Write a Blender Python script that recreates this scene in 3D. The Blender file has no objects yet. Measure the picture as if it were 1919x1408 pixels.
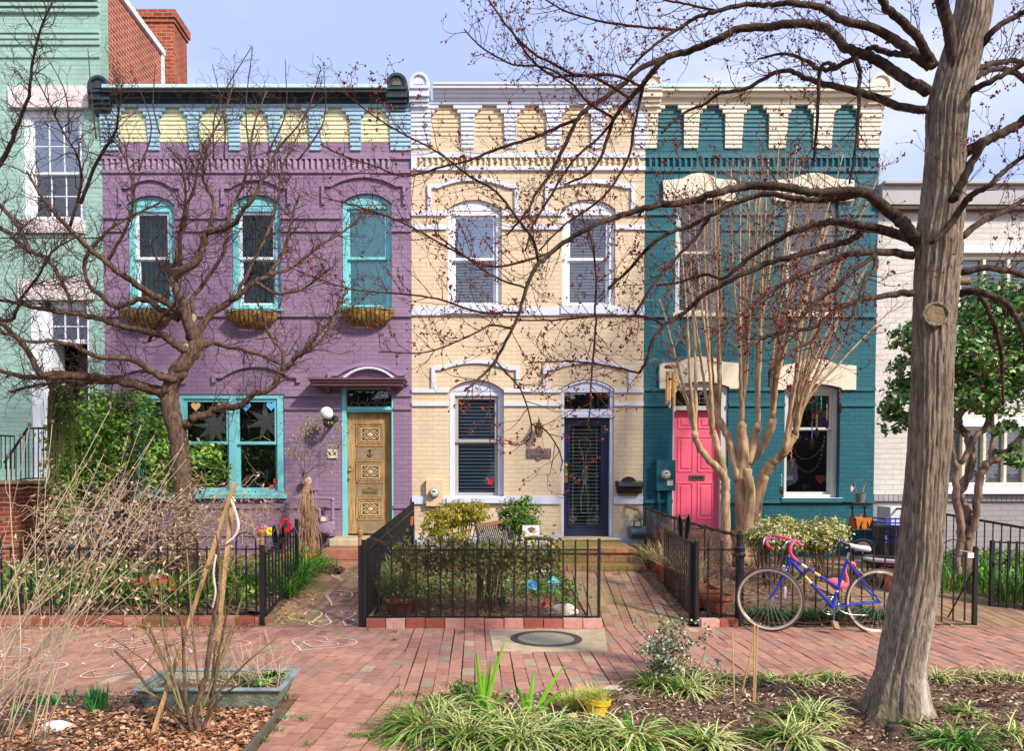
import bpy, math, random
import numpy as np
from mathutils import Vector, Matrix
random.seed(7)
RN = np.random.RandomState(11)
S = bpy.context.scene
COL = S.collection
# ---------------------------------------------------------------- camera
F, PX, PY, CH = 1386.0, 890.0, 931.0, 1.655
PITCH = math.atan(41.0/F)
cd = bpy.data.cameras.new('camera'); cam = bpy.data.objects.new('camera', cd); COL.objects.link(cam)
cam.location = (0, 0, CH); cam.rotation_euler = (math.pi/2-PITCH, 0, 0)
cd.sensor_width = 36.0; cd.lens = 36.0*F/1919.0
cd.shift_x = (959.5-PX)/1919.0; cd.shift_y = (PY-704.0)/1919.0
cd.clip_end = 2000; cd.clip_start = .05
S.camera = cam
# ---------------------------------------------------------------- light
SUN = Vector((.62, -.60, .66)).normalized()
W = bpy.data.worlds.new('World'); S.world = W; W.use_nodes = True
nt = W.node_tree; nt.nodes.clear()
sky = nt.nodes.new('ShaderNodeTexSky'); sky.sky_type = 'NISHITA'; sky.sun_disc = False
sky.sun_elevation = math.asin(SUN.z); sky.sun_rotation = math.atan2(SUN.x, SUN.y)
sky.air_density = 1.0; sky.dust_density = 1.5; sky.ozone_density = 1.5
# thin high veil of cloud mixed over the clear sky
tc = nt.nodes.new('ShaderNodeTexCoord'); mp = nt.nodes.new('ShaderNodeMapping'); mp.inputs['Scale'].default_value = (1.2, 1.2, 3.0)
nz = nt.nodes.new('ShaderNodeTexNoise'); nz.inputs['Scale'].default_value = 1.6; nz.inputs['Detail'].default_value = 5
rp = nt.nodes.new('ShaderNodeMapRange'); rp.inputs[1].default_value = .3; rp.inputs[2].default_value = .75; rp.inputs[3].default_value = .72; rp.inputs[4].default_value = .92
mx = nt.nodes.new('ShaderNodeMix'); mx.data_type = 'RGBA'
cm = nt.nodes.new('ShaderNodeMix'); cm.data_type = 'RGBA'; cm.inputs[6].default_value = (2.5, 2.95, 4.7, 1); cm.inputs[7].default_value = (4.2, 4.3, 5.2, 1)
n2_ = nt.nodes.new('ShaderNodeTexNoise'); n2_.inputs['Scale'].default_value = 2.3; n2_.inputs['Detail'].default_value = 7; n2_.inputs['Roughness'].default_value = .55
r2_ = nt.nodes.new('ShaderNodeMapRange'); r2_.inputs[1].default_value = .42; r2_.inputs[2].default_value = .68
bg = nt.nodes.new('ShaderNodeBackground'); bg.inputs['Strength'].default_value = .15
wo = nt.nodes.new('ShaderNodeOutputWorld')
L = nt.links.new
L(mp.outputs[0], n2_.inputs['Vector']); L(n2_.outputs['Fac'], r2_.inputs[0]); L(r2_.outputs[0], cm.inputs[0]); L(cm.outputs[2], mx.inputs[7])
L(tc.outputs['Generated'], mp.inputs[0]); L(mp.outputs[0], nz.inputs['Vector']); L(nz.outputs['Fac'], rp.inputs[0])
L(rp.outputs[0], mx.inputs[0]); L(sky.outputs[0], mx.inputs[6]); L(mx.outputs[2], bg.inputs[0]); L(bg.outputs[0], wo.inputs[0])
sd = bpy.data.lights.new('sun', 'SUN'); sd.energy = 3.0; sd.angle = math.radians(5.0); sd.color = (1, .93, .82)
so = bpy.data.objects.new('sun', sd); COL.objects.link(so); so.rotation_euler = SUN.to_track_quat('Z', 'Y').to_euler()
S.view_settings.view_transform = 'Standard'; S.view_settings.look = 'None'; S.view_settings.exposure = .72; S.view_settings.gamma = 1
S.render.engine = 'CYCLES'; S.cycles.use_denoising = True; S.cycles.max_bounces = 6; S.cycles.transparent_max_bounces = 12
# ---------------------------------------------------------------- geometry of the view
def ray(px, py):
    dx = (px-PX)/F; dy = -(py-PY)/F
    return Vector((dx, math.cos(PITCH)+dy*math.sin(PITCH), -math.sin(PITCH)+dy*math.cos(PITCH)))
def at(px, py, Y):
    r = ray(px, py); t = Y/r.y
    return Vector((r.x*t, Y, CH+r.z*t))
def gz(Y):
    if Y < 7.98: return 0.0
    if Y > 10.2: return .30
    t = (Y-7.98)/2.22
    return .30*t
def G(px, py, up=0.0):
    r = ray(px, py); Y = 4.0
    for i in range(40):
        t = (CH-gz(Y)-up)/(-r.z); Y = .5*Y+.5*min(t*r.y, 14)
    p = r*(Y/r.y); return Vector((p.x, Y, gz(Y)+up))
D = 12.49
def FX(px, py=700): return at(px, py, D).x
def FZ(py): return at(890, py, D).z
# ---------------------------------------------------------------- materials
def lin(c):
    o = []
    for v in c:
        v = v/255.0; o.append(v/12.92 if v <= .04045 else ((v+.055)/1.055)**2.4)
    return (o[0], o[1], o[2], 1)
MATS = {}
def mat(name, c, rough=.7, var=.12, scale=8, bump=0, bscale=40, metal=0, c2=None, spec=.5, coat=0, trans=0, emis=0):
    """procedural principled material: two-tone noise colour with noise bump"""
    if name in MATS: return MATS[name]
    m = bpy.data.materials.new(name); m.use_nodes = True; t = m.node_tree; b = t.nodes['Principled BSDF']
    a = lin(c); d = lin(c2) if c2 else tuple(x*(1-var) for x in a[:3])+(1,)
    e = tuple(min(1, x*(1+var)) for x in a[:3])+(1,)
    tc = t.nodes.new('ShaderNodeTexCoord')
    n = t.nodes.new('ShaderNodeTexNoise'); n.inputs['Scale'].default_value = scale; n.inputs['Detail'].default_value = 6; n.inputs['Roughness'].default_value = .65
    r = t.nodes.new('ShaderNodeValToRGB'); r.color_ramp.elements[0].position = .33; r.color_ramp.elements[1].position = .67
    r.color_ramp.elements[0].color = d; r.color_ramp.elements[1].color = e
    t.links.new(tc.outputs['Object'], n.inputs['Vector']); t.links.new(n.outputs['Fac'], r.inputs[0]); t.links.new(r.outputs[0], b.inputs['Base Color'])
    b.inputs['Roughness'].default_value = rough; b.inputs['Metallic'].default_value = metal; b.inputs['Specular IOR Level'].default_value = spec
    if coat: b.inputs['Coat Weight'].default_value = coat
    if trans: b.inputs['Transmission Weight'].default_value = trans
    if bump:
        n2 = t.nodes.new('ShaderNodeTexNoise'); n2.inputs['Scale'].default_value = bscale; n2.inputs['Detail'].default_value = 5
        bp = t.nodes.new('ShaderNodeBump'); bp.inputs['Strength'].default_value = bump; bp.inputs['Distance'].default_value = .02
        t.links.new(tc.outputs['Object'], n2.inputs['Vector']); t.links.new(n2.outputs['Fac'], bp.inputs['Height']); t.links.new(bp.outputs[0], b.inputs['Normal'])
    MATS[name] = m; return m
def wallmat(name, c, mortar=.86, bw=.203, bh=.0735, var=.06, raw=None, bump=.55, axis='x', dirt=.12):
    """brickwork, painted (one colour, joints slightly dirtier) or raw (several brick colours and pale mortar)"""
    if name in MATS: return MATS[name]
    m = bpy.data.materials.new(name); m.use_nodes = True; t = m.node_tree; b = t.nodes['Principled BSDF']; K = t.links.new
    g = t.nodes.new('ShaderNodeNewGeometry'); sx = t.nodes.new('ShaderNodeSeparateXYZ'); cx = t.nodes.new('ShaderNodeCombineXYZ')
    K(g.outputs['Position'], sx.inputs[0])
    nn = t.nodes.new('ShaderNodeTexNoise'); nn.inputs['Scale'].default_value = 2.2; nn.inputs['Detail'].default_value = 2; K(g.outputs['Position'], nn.inputs['Vector'])
    ad = t.nodes.new('ShaderNodeMath'); ad.operation = 'MULTIPLY_ADD'; ad.inputs[1].default_value = .03; K(nn.outputs['Fac'], ad.inputs[0]); K(sx.outputs['Z'], ad.inputs[2])
    sm = t.nodes.new('ShaderNodeMath'); sm.operation = 'ADD'; K(sx.outputs['X'], sm.inputs[0]); K(sx.outputs['Y'], sm.inputs[1])
    K(sm.outputs[0], cx.inputs[0]); K(ad.outputs[0], cx.inputs[1])
    br = t.nodes.new('ShaderNodeTexBrick'); br.inputs['Scale'].default_value = 1; br.inputs['Brick Width'].default_value = bw; br.inputs['Row Height'].default_value = bh
    br.inputs['Mortar Size'].default_value = .006 if not raw else .008; br.inputs['Mortar Smooth'].default_value = .35; br.inputs['Bias'].default_value = 0
    a = lin(c)
    def k(f): return tuple(min(1, x*f) for x in a[:3])+(1,)
    if raw: br.inputs['Color1'].default_value = a; br.inputs['Color2'].default_value = lin(raw[0]); br.inputs['Mortar'].default_value = lin(raw[1])
    else: br.inputs['Color1'].default_value = k(1+var); br.inputs['Color2'].default_value = k(1-var); br.inputs['Mortar'].default_value = k(mortar)
    K(cx.outputs[0], br.inputs['Vector'])
    # weathering streaks
    mp2 = t.nodes.new('ShaderNodeMapping'); mp2.inputs['Scale'].default_value = (1.5, 1.5, .5); K(g.outputs['Position'], mp2.inputs[0])
    n3 = t.nodes.new('ShaderNodeTexNoise'); n3.inputs['Scale'].default_value = 1.3; n3.inputs['Detail'].default_value = 8; K(mp2.outputs[0], n3.inputs['Vector'])
    rr = t.nodes.new('ShaderNodeMapRange'); rr.inputs[1].default_value = .35; rr.inputs[2].default_value = .7; rr.inputs[3].default_value = 1-dirt; rr.inputs[4].default_value = 1.04; K(n3.outputs['Fac'], rr.inputs[0])
    mm = t.nodes.new('ShaderNodeMix'); mm.data_type = 'RGBA'; mm.blend_type = 'MULTIPLY'; mm.inputs[0].default_value = 1
    K(br.outputs['Color'], mm.inputs[6]); K(rr.outputs[0], mm.inputs[7]); K(mm.outputs[2], b.inputs['Base Color'])
    n4 = t.nodes.new('ShaderNodeTexNoise'); n4.inputs['Scale'].default_value = 45; n4.inputs['Detail'].default_value = 4; K(g.outputs['Position'], n4.inputs['Vector'])
    n5 = t.nodes.new('ShaderNodeTexNoise'); n5.inputs['Scale'].default_value = 7; n5.inputs['Detail'].default_value = 2; K(g.outputs['Position'], n5.inputs['Vector'])
    h1 = t.nodes.new('ShaderNodeMath'); h1.operation = 'MULTIPLY_ADD'; h1.inputs[1].default_value = -1.0; K(br.outputs['Fac'], h1.inputs[0])
    h2 = t.nodes.new('ShaderNodeMath'); h2.operation = 'MULTIPLY_ADD'; h2.inputs[1].default_value = .35; K(n4.outputs['Fac'], h2.inputs[0])
    h3 = t.nodes.new('ShaderNodeMath'); h3.operation = 'MULTIPLY'; h3.inputs[1].default_value = .5; K(n5.outputs['Fac'], h3.inputs[0]); K(h3.outputs[0], h2.inputs[2])
    K(h2.outputs[0], h1.inputs[2])
    bp = t.nodes.new('ShaderNodeBump'); bp.inputs['Strength'].default_value = bump; bp.inputs['Distance'].default_value = .018
    K(h1.outputs[0], bp.inputs['Height']); K(bp.outputs[0], b.inputs['Normal'])
    b.inputs['Roughness'].default_value = .62 if not raw else .9; b.inputs['Specular IOR Level'].default_value = .3
    MATS[name] = m; return m
def rndmat(name, stops, rough=.85, bump=.3, bscale=60, moss=None, spec=.3, sheen=0, translucent=0):
    """colour ramp driven by a random number stored on every face (bricks, leaves, chips)"""
    if name in MATS: return MATS[name]
    m = bpy.data.materials.new(name); m.use_nodes = True; t = m.node_tree; b = t.nodes['Principled BSDF']; K = t.links.new
    at_ = t.nodes.new('ShaderNodeAttribute'); at_.attribute_name = 'rnd'
    r = t.nodes.new('ShaderNodeValToRGB'); cr = r.color_ramp
    while len(cr.elements) < len(stops): cr.elements.new(.5)
    for e, (p, c) in zip(cr.elements, stops): e.position = p; e.color = lin(c)
    K(at_.outputs['Fac'], r.inputs[0]); out = r.outputs[0]
    g = t.nodes.new('ShaderNodeNewGeometry')
    n = t.nodes.new('ShaderNodeTexNoise'); n.inputs['Scale'].default_value = 14; n.inputs['Detail'].default_value = 7; K(g.outputs['Position'], n.inputs['Vector'])
    rr = t.nodes.new('ShaderNodeMapRange'); rr.inputs[1].default_value = .3; rr.inputs[2].default_value = .7; rr.inputs[3].default_value = .82; rr.inputs[4].default_value = 1.12; K(n.outputs['Fac'], rr.inputs[0])
    mm = t.nodes.new('ShaderNodeMix'); mm.data_type = 'RGBA'; mm.blend_type = 'MULTIPLY'; mm.inputs[0].default_value = 1; K(out, mm.inputs[6]); K(rr.outputs[0], mm.inputs[7]); out = mm.outputs[2]
    if moss:
        n2 = t.nodes.new('ShaderNodeTexNoise'); n2.inputs['Scale'].default_value = 1.6; n2.inputs['Detail'].default_value = 6; K(g.outputs['Position'], n2.inputs['Vector'])
        r2 = t.nodes.new('ShaderNodeMapRange'); r2.inputs[1].default_value = moss[1]; r2.inputs[2].default_value = moss[2]; r2.inputs[3].default_value = 0; r2.inputs[4].default_value = moss[3]; K(n2.outputs['Fac'], r2.inputs[0])
        m2 = t.nodes.new('ShaderNodeMix'); m2.data_type = 'RGBA'; K(r2.outputs[0], m2.inputs[0]); K(out, m2.inputs[6]); m2.inputs[7].default_value = lin(moss[0]); out = m2.outputs[2]
    K(out, b.inputs['Base Color'])
    if bump:
        n4 = t.nodes.new('ShaderNodeTexNoise'); n4.inputs['Scale'].default_value = bscale; n4.inputs['Detail'].default_value = 5; K(g.outputs['Position'], n4.inputs['Vector'])
        bp = t.nodes.new('ShaderNodeBump'); bp.inputs['Strength'].default_value = bump; bp.inputs['Distance'].default_value = .01; K(n4.outputs['Fac'], bp.inputs['Height']); K(bp.outputs[0], b.inputs['Normal'])
    b.inputs['Roughness'].default_value = rough; b.inputs['Specular IOR Level'].default_value = spec
    if translucent:
        tr = t.nodes.new('ShaderNodeBsdfTranslucent'); K(out, tr.inputs[0]); mi = t.nodes.new('ShaderNodeMixShader'); mi.inputs[0].default_value = translucent
        K(b.outputs[0], mi.inputs[1]); K(tr.outputs[0], mi.inputs[2]); K(mi.outputs[0], t.nodes['Material Output'].inputs[0])
    MATS[name] = m; return m
def barkmat(name, c1, c2, sx=30, sz=3.5, bump=.9, moss=None, dist=.03):
    if name in MATS: return MATS[name]
    m = bpy.data.materials.new(name); m.use_nodes = True; t = m.node_tree; b = t.nodes['Principled BSDF']; K = t.links.new
    g = t.nodes.new('ShaderNodeNewGeometry'); mp = t.nodes.new('ShaderNodeMapping'); mp.inputs['Scale'].default_value = (sx, sx, sz); K(g.outputs['Position'], mp.inputs[0])
    n = t.nodes.new('ShaderNodeTexNoise'); n.inputs['Scale'].default_value = 1; n.inputs['Detail'].default_value = 8; n.inputs['Roughness'].default_value = .6; n.inputs['Distortion'].default_value = .6; K(mp.outputs[0], n.inputs['Vector'])
    n2 = t.nodes.new('ShaderNodeTexNoise'); n2.inputs['Scale'].default_value = 4; n2.inputs['Detail'].default_value = 4; K(g.outputs['Position'], n2.inputs['Vector'])
    r = t.nodes.new('ShaderNodeValToRGB'); r.color_ramp.elements[0].position = .36; r.color_ramp.elements[1].position = .66; r.color_ramp.elements[0].color = lin(c1); r.color_ramp.elements[1].color = lin(c2)
    K(n.outputs['Fac'], r.inputs[0]); out = r.outputs[0]
    rr = t.nodes.new('ShaderNodeMapRange'); rr.inputs[1].default_value = .3; rr.inputs[2].default_value = .7; rr.inputs[3].default_value = .8; rr.inputs[4].default_value = 1.15; K(n2.outputs['Fac'], rr.inputs[0])
    mm = t.nodes.new('ShaderNodeMix'); mm.data_type = 'RGBA'; mm.blend_type = 'MULTIPLY'; mm.inputs[0].default_value = 1; K(out, mm.inputs[6]); K(rr.outputs[0], mm.inputs[7]); K(mm.outputs[2], b.inputs['Base Color'])
    bp = t.nodes.new('ShaderNodeBump'); bp.inputs['Strength'].default_value = bump; bp.inputs['Distance'].default_value = dist; K(n.outputs['Fac'], bp.inputs['Height']); K(bp.outputs[0], b.inputs['Normal'])
    b.inputs['Roughness'].default_value = .9; b.inputs['Specular IOR Level'].default_value = .2
    MATS[name] = m; return m
def glassmat(name, tint=(.75, .8, .8), refl=.22, rough=.0, base=None):
    if name in MATS: return MATS[name]
    m = bpy.data.materials.new(name); m.use_nodes = True; t = m.node_tree; t.nodes.clear(); K = t.links.new
    o = t.nodes.new('ShaderNodeOutputMaterial'); tr = t.nodes.new('ShaderNodeBsdfTransparent'); tr.inputs[0].default_value = tint+(1,)
    gl = t.nodes.new('ShaderNodeBsdfGlossy'); gl.inputs['Roughness'].default_value = rough; gl.inputs[0].default_value = (.95, .97, 1, 1)
    fr = t.nodes.new('ShaderNodeFresnel'); fr.inputs[0].default_value = 1.45
    ad = t.nodes.new('ShaderNodeMath'); ad.operation = 'ADD'; ad.inputs[1].default_value = refl; ad.use_clamp = True
    tc = t.nodes.new('ShaderNodeNewGeometry'); nz = t.nodes.new('ShaderNodeTexNoise'); nz.inputs['Scale'].default_value = 2.5; bp = t.nodes.new('ShaderNodeBump'); bp.inputs['Strength'].default_value = .06; bp.inputs['Distance'].default_value = .05
    K(tc.outputs['Position'], nz.inputs['Vector']); K(nz.outputs['Fac'], bp.inputs['Height']); K(bp.outputs[0], gl.inputs['Normal'])
    mi = t.nodes.new('ShaderNodeMixShader'); K(fr.outputs[0], ad.inputs[0]); K(ad.outputs[0], mi.inputs[0]); K(tr.outputs[0], mi.inputs[1]); K(gl.outputs[0], mi.inputs[2]); K(mi.outputs[0], o.inputs[0])
    MATS[name] = m; return m
# ---------------------------------------------------------------- objects
def setp(o, label=None, cat=None, group=None, kind=None):
    if label: o['label'] = label
    if cat: o['category'] = cat
    if group: o['group'] = group
    if kind: o['kind'] = kind
    return o
def thing(name, label, cat, loc=(0, 0, 0), group=None, kind=None):
    o = bpy.data.objects.new(name, None); COL.objects.link(o); o.location = loc; o.empty_display_size = .1
    return setp(o, label, cat, group, kind)
def put(o, parent):
    """parent o to parent keeping it where it stands in the world"""
    o.parent = parent
    T = Vector((0, 0, 0)); p = parent
    while p is not None: T += p.location; p = p.parent
    if not o.get('_w'): o.location = Vector(o.location)-T
    return o
class MB:
    def __init__(s): s.v = []; s.f = []; s.m = []; s.r = []; s.mi = 0; s.rv = 0.5
    def face(s, idx): s.f.append(tuple(idx)); s.m.append(s.mi); s.r.append(s.rv)
    def quad(s, a, b, c, d): n = len(s.v); s.v += [tuple(a), tuple(b), tuple(c), tuple(d)]; s.face((n, n+1, n+2, n+3)); return s
    def tri(s, a, b, c): n = len(s.v); s.v += [tuple(a), tuple(b), tuple(c)]; s.face((n, n+1, n+2)); return s
    def box(s, x0, x1, y0, y1, z0, z1, M=None):
        n = len(s.v); P = [(x, y, z) for z in (z0, z1) for y in (y0, y1) for x in (x0, x1)]
        if M is not None: P = [tuple(M @ Vector(p)) for p in P]
        s.v += P
        for q in ((0, 2, 3, 1), (4, 5, 7, 6), (0, 1, 5, 4), (2, 6, 7, 3), (0, 4, 6, 2), (1, 3, 7, 5)): s.face([n+i for i in q])
        return s
    def prism(s, poly, off, cap=True):
        """poly: 3-D points, extruded by vector off"""
        n = len(s.v); k = len(poly); s.v += [tuple(p) for p in poly]+[tuple(Vector(p)+Vector(off)) for p in poly]
        if cap: s.face(range(n, n+k)); s.face([n+k+i for i in reversed(range(k))])
        for i in range(k): j = (i+1) % k; s.face((n+i, n+k+i, n+k+j, n+j))
        return s
    def tube(s, pts, rad, n=6, cap=True):
        pts = [Vector(p) for p in pts]
        if not hasattr(rad, '__len__'): rad = [rad]*len(pts)
        b0 = len(s.v); k = len(pts)
        t = (pts[1]-pts[0]).normalized(); u = t.orthogonal().normalized()
        for i in range(k):
            a = pts[max(0, i-1)]; b = pts[min(k-1, i+1)]; d = b-a
            if d.length > 1e-9: t = d.normalized()
            u = u-t*u.dot(t)
            if u.length < 1e-6: u = t.orthogonal()
            u.normalize(); w = t.cross(u); r = rad[i]
            for j in range(n):
                an = 2*math.pi*j/n; q = pts[i]+u*(r*math.cos(an))+w*(r*math.sin(an)); s.v.append((q.x, q.y, q.z))
        for i in range(k-1):
            for j in range(n):
                j2 = (j+1) % n; s.face((b0+i*n+j, b0+i*n+j2, b0+(i+1)*n+j2, b0+(i+1)*n+j))
        if cap: s.face([b0+j for j in reversed(range(n))]); s.face([b0+(k-1)*n+j for j in range(n)])
        return s
    def lathe(s, prof, c, n=20, axis='z', cap=True, M=None):
        """prof: (radius, height) pairs round centre c"""
        b0 = len(s.v); c = Vector(c)
        for (r, h) in prof:
            for j in range(n):
                a = 2*math.pi*j/n; x, y = r*math.cos(a), r*math.sin(a)
                p = Vector((x, y, h)) if axis == 'z' else (Vector((x, -h, y)) if axis == 'y' else Vector((h, x, y)))
                if M is not None: p = M @ p
                s.v.append(tuple(c+p))
        for i in range(len(prof)-1):
            for j in range(n):
                j2 = (j+1) % n; s.face((b0+i*n+j, b0+i*n+j2, b0+(i+1)*n+j2, b0+(i+1)*n+j))
        if cap: s.face([b0+j for j in reversed(range(n))]); s.face([b0+(len(prof)-1)*n+j for j in range(n)])
        return s
    def ball(s, c, r, n=10, sc=(1, 1, 1), m=None):
        m = m or max(4, n//2+1); b0 = len(s.v); c = Vector(c)
        for i in range(m+1):
            ph = math.pi*i/m
            for j in range(n):
                a = 2*math.pi*j/n; s.v.append((c.x+r*sc[0]*math.sin(ph)*math.cos(a), c.y+r*sc[1]*math.sin(ph)*math.sin(a), c.z+r*sc[2]*math.cos(ph)))
        for i in range(m):
            for j in range(n):
                j2 = (j+1) % n; s.face((b0+i*n+j, b0+(i+1)*n+j, b0+(i+1)*n+j2, b0+i*n+j2))
        return s
    def octa(s, c, r):
        n = len(s.v); x, y, z = c
        s.v += [(x+r, y, z), (x-r, y, z), (x, y+r, z), (x, y-r, z), (x, y, z+r*1.2), (x, y, z-r*1.2)]
        for q in ((0, 2, 4), (2, 1, 4), (1, 3, 4), (3, 0, 4), (2, 0, 5), (1, 2, 5), (3, 1, 5), (0, 3, 5)): s.face([n+i for i in q])
        return s
    def split(s, name, mats, parent):
        """one object for every separate piece"""
        key = {}; par = []
        def fd(i):
            while par[i] != i: par[i] = par[par[i]]; i = par[i]
            return i
        ids = []
        for v in s.v:
            k = (round(v[0], 3), round(v[1], 3), round(v[2], 3))
            if k not in key: key[k] = len(par); par.append(len(par))
            ids.append(key[k])
        for f in s.f:
            for q in f[1:]: par[fd(ids[q])] = fd(ids[f[0]])
        gr = {}
        for f in s.f: gr.setdefault(fd(ids[f[0]]), []).append(f)
        for fs in gr.values():
            m = MB(); mp = {}
            for f in fs:
                for q in f:
                    if q not in mp: mp[q] = len(m.v); m.v.append(s.v[q])
                m.face([mp[q] for q in f])
            m.build(name, mats, parent)
    def build(s, name, mats, parent=None, smooth=False, origin=None, bevel=0):
        me = bpy.data.meshes.new(name); O = Vector(origin) if origin is not None else Vector((0, 0, 0))
        n = len(s.v)
        V = np.array(s.v, dtype=np.float32).reshape(-1, 3)-np.array(O, dtype=np.float32)
        me.from_pydata(V.tolist(), [], s.f)
        if not isinstance(mats, (list, tuple)): mats = [mats]
        for m in mats: me.materials.append(m)
        if len(mats) > 1: me.polygons.foreach_set('material_index', np.array(s.m, dtype=np.int32))
        a = me.attributes.new('rnd', 'FLOAT', 'FACE'); a.data.foreach_set('value', np.array(s.r, dtype=np.float32))
        if smooth:
            me.polygons.foreach_set('use_smooth', np.ones(len(s.f), dtype=bool))
            if smooth is not True: me.set_sharp_from_angle(angle=math.radians(smooth))
        me.update()
        o = bpy.data.objects.new(name, me); COL.objects.link(o); o.location = O
        if bevel:
            b = o.modifiers.new('edge', 'BEVEL'); b.width = bevel; b.segments = 2; b.limit_method = 'ANGLE'
        if parent is not None: put(o, parent)
        return o
def npmesh(name, V, Fc, mats, rnd=None, mi=None, parent=None, smooth=False):
    """fast mesh from numpy arrays; Fc is (n,k)"""
    me = bpy.data.meshes.new(name); k = Fc.shape[1]; nf = len(Fc)
    me.vertices.add(len(V)); me.vertices.foreach_set('co', V.astype(np.float32).ravel())
    me.loops.add(nf*k); me.loops.foreach_set('vertex_index', Fc.astype(np.int32).ravel())
    me.polygons.add(nf); me.polygons.foreach_set('loop_start', np.arange(0, nf*k, k, dtype=np.int32)); me.polygons.foreach_set('loop_total', np.full(nf, k, dtype=np.int32))
    if not isinstance(mats, (list, tuple)): mats = [mats]
    for m in mats: me.materials.append(m)
    if mi is not None: me.polygons.foreach_set('material_index', mi.astype(np.int32))
    me.update(calc_edges=True)
    if rnd is not None:
        a = me.attributes.new('rnd', 'FLOAT', 'FACE'); a.data.foreach_set('value', rnd.astype(np.float32))
    if smooth: me.polygons.foreach_set('use_smooth', np.ones(nf, dtype=bool))
    me.validate()
    o = bpy.data.objects.new(name, me); COL.objects.link(o)
    if parent is not None: put(o, parent)
    return o
def leaves(name, C, size, mats, parent=None, N=None, asp=.5, up=.35, jit=.3, fold=.25, rnd=None, droop=0):
    """one folded leaf (2 quads) at each centre C (n,3), random facing biased along N"""
    n = len(C); R = RN.normal(size=(n, 3)); 
    if N is not None: R = R*.6+N
    R[:, 2] += up; R /= np.linalg.norm(R, axis=1)[:, None]
    T = RN.normal(size=(n, 3)); T[:, 2] -= droop; T -= R*np.sum(T*R, 1)[:, None]; T /= np.linalg.norm(T, axis=1)[:, None]
    B = np.cross(R, T); s = (size*(1+jit*RN.uniform(-1, 1, n)))[:, None]
    a = C-T*s*.5; d = C+T*s*.5; m = C+T*s*.02
    l = m+B*s*asp*.5+R*s*fold*.35; r = m-B*s*asp*.5+R*s*fold*.35
    V = np.stack([a, l, d, r, m], 1).reshape(-1, 3); i = (np.arange(n)*5)[:, None]
    Fc = np.concatenate([i+np.array([[0, 4, 2, 1]]), i+np.array([[0, 3, 2, 4]])], 0)
    rr = RN.uniform(0, 1, n) if rnd is None else rnd
    return npmesh(name, V, Fc, mats, rnd=np.concatenate([rr, rr]), parent=parent)
def cr(pts, k=4):
    """Catmull-Rom through tuples (any dimension)"""
    P = [np.array(p, float) for p in pts]
    if len(P) < 3: return [tuple(P[0]+(P[1]-P[0])*i/k) for i in range(k+1)]
    Q = [2*P[0]-P[1]]+P+[2*P[-1]-P[-2]]; o = []
    for i in range(1, len(Q)-2):
        for j in range(k):
            t = j/k; a, b, c, d = Q[i-1], Q[i], Q[i+1], Q[i+2]
            o.append(tuple(.5*((2*b)+(c-a)*t+(2*a-5*b+4*c-d)*t*t+(3*b-a-3*c+d)*t**3)))
    o.append(tuple(P[-1])); return o

def text(body, loc, size, m, parent, rz=0, ext=.002, name='lettering'):
    c = bpy.data.curves.new(name, 'FONT'); c.body = body; c.size = size; c.extrude = ext; c.align_x = 'CENTER'; c.align_y = 'CENTER'
    o = bpy.data.objects.new('tmp', c); me = bpy.data.meshes.new_from_object(o); bpy.data.objects.remove(o); me.materials.clear(); me.materials.append(m)
    me.transform(Matrix.Rotation(rz, 4, 'Z') @ Matrix.Rotation(math.pi/2, 4, 'X')); o = bpy.data.objects.new(name, me); COL.objects.link(o); o.location = loc
    return put(o, parent)
# ================================================================ ground, pavements, beds
soil = mat('soil', (128, 104, 82), .95, c2=(84, 66, 52), scale=9, bump=.8, bscale=35, spec=.1)
gm = MB()
ys = [-300, -60, 3, 7.98]+[7.98+.37*i for i in range(1, 7)]+[13, 60, 300]
for a, b in zip(ys[:-1], ys[1:]):
    gm.quad((-400, a, gz(a)-.03), (400, a, gz(a)-.03), (400, b, gz(b)-.03), (-400, b, gz(b)-.03))
setp(gm.build('ground', soil), kind='structure')
brickm = rndmat('paver_brick', [(0, (158, 112, 96)), (.2, (170, 122, 104)), (.45, (180, 132, 112)), (.65, (188, 140, 118)), (.8, (176, 128, 108)), (.92, (158, 126, 112)), (.97, (156, 144, 122)), (1, (194, 164, 136))], moss=((120, 112, 66), .62, .78, .35), bump=.35, bscale=70)
brickp = rndmat('path_brick', [(0, (132, 96, 78)), (.3, (152, 112, 92)), (.6, (166, 126, 100)), (.85, (150, 116, 96)), (1, (164, 142, 118))], moss=((150, 140, 88), .42, .68, .6), bump=.35, bscale=70)
joint = mat('joint_sand', (74, 66, 50), .95, c2=(52, 52, 34), scale=5, bump=.6, bscale=80, spec=.1)
def clip(poly, reg):
    """Sutherland-Hodgman, reg convex counter-clockwise"""
    out = poly
    for i in range(len(reg)):
        ax, ay = reg[i]; bx, by = reg[(i+1) % len(reg)]; inp = out; out = []
        if not inp: return []
        def ins(p): return (bx-ax)*(p[1]-ay)-(by-ay)*(p[0]-ax) >= 0
        def isc(p, q):
            d1 = (bx-ax)*(p[1]-ay)-(by-ay)*(p[0]-ax); d2 = (bx-ax)*(q[1]-ay)-(by-ay)*(q[0]-ax); t = d1/(d1-d2); return (p[0]+(q[0]-p[0])*t, p[1]+(q[1]-p[1])*t)
        for k in range(len(inp)):
            p, q = inp[k-1], inp[k]
            if ins(q):
                if not ins(p): out.append(isc(p, q))
                out.append(q)
            elif ins(p): out.append(isc(p, q))
    return out
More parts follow.
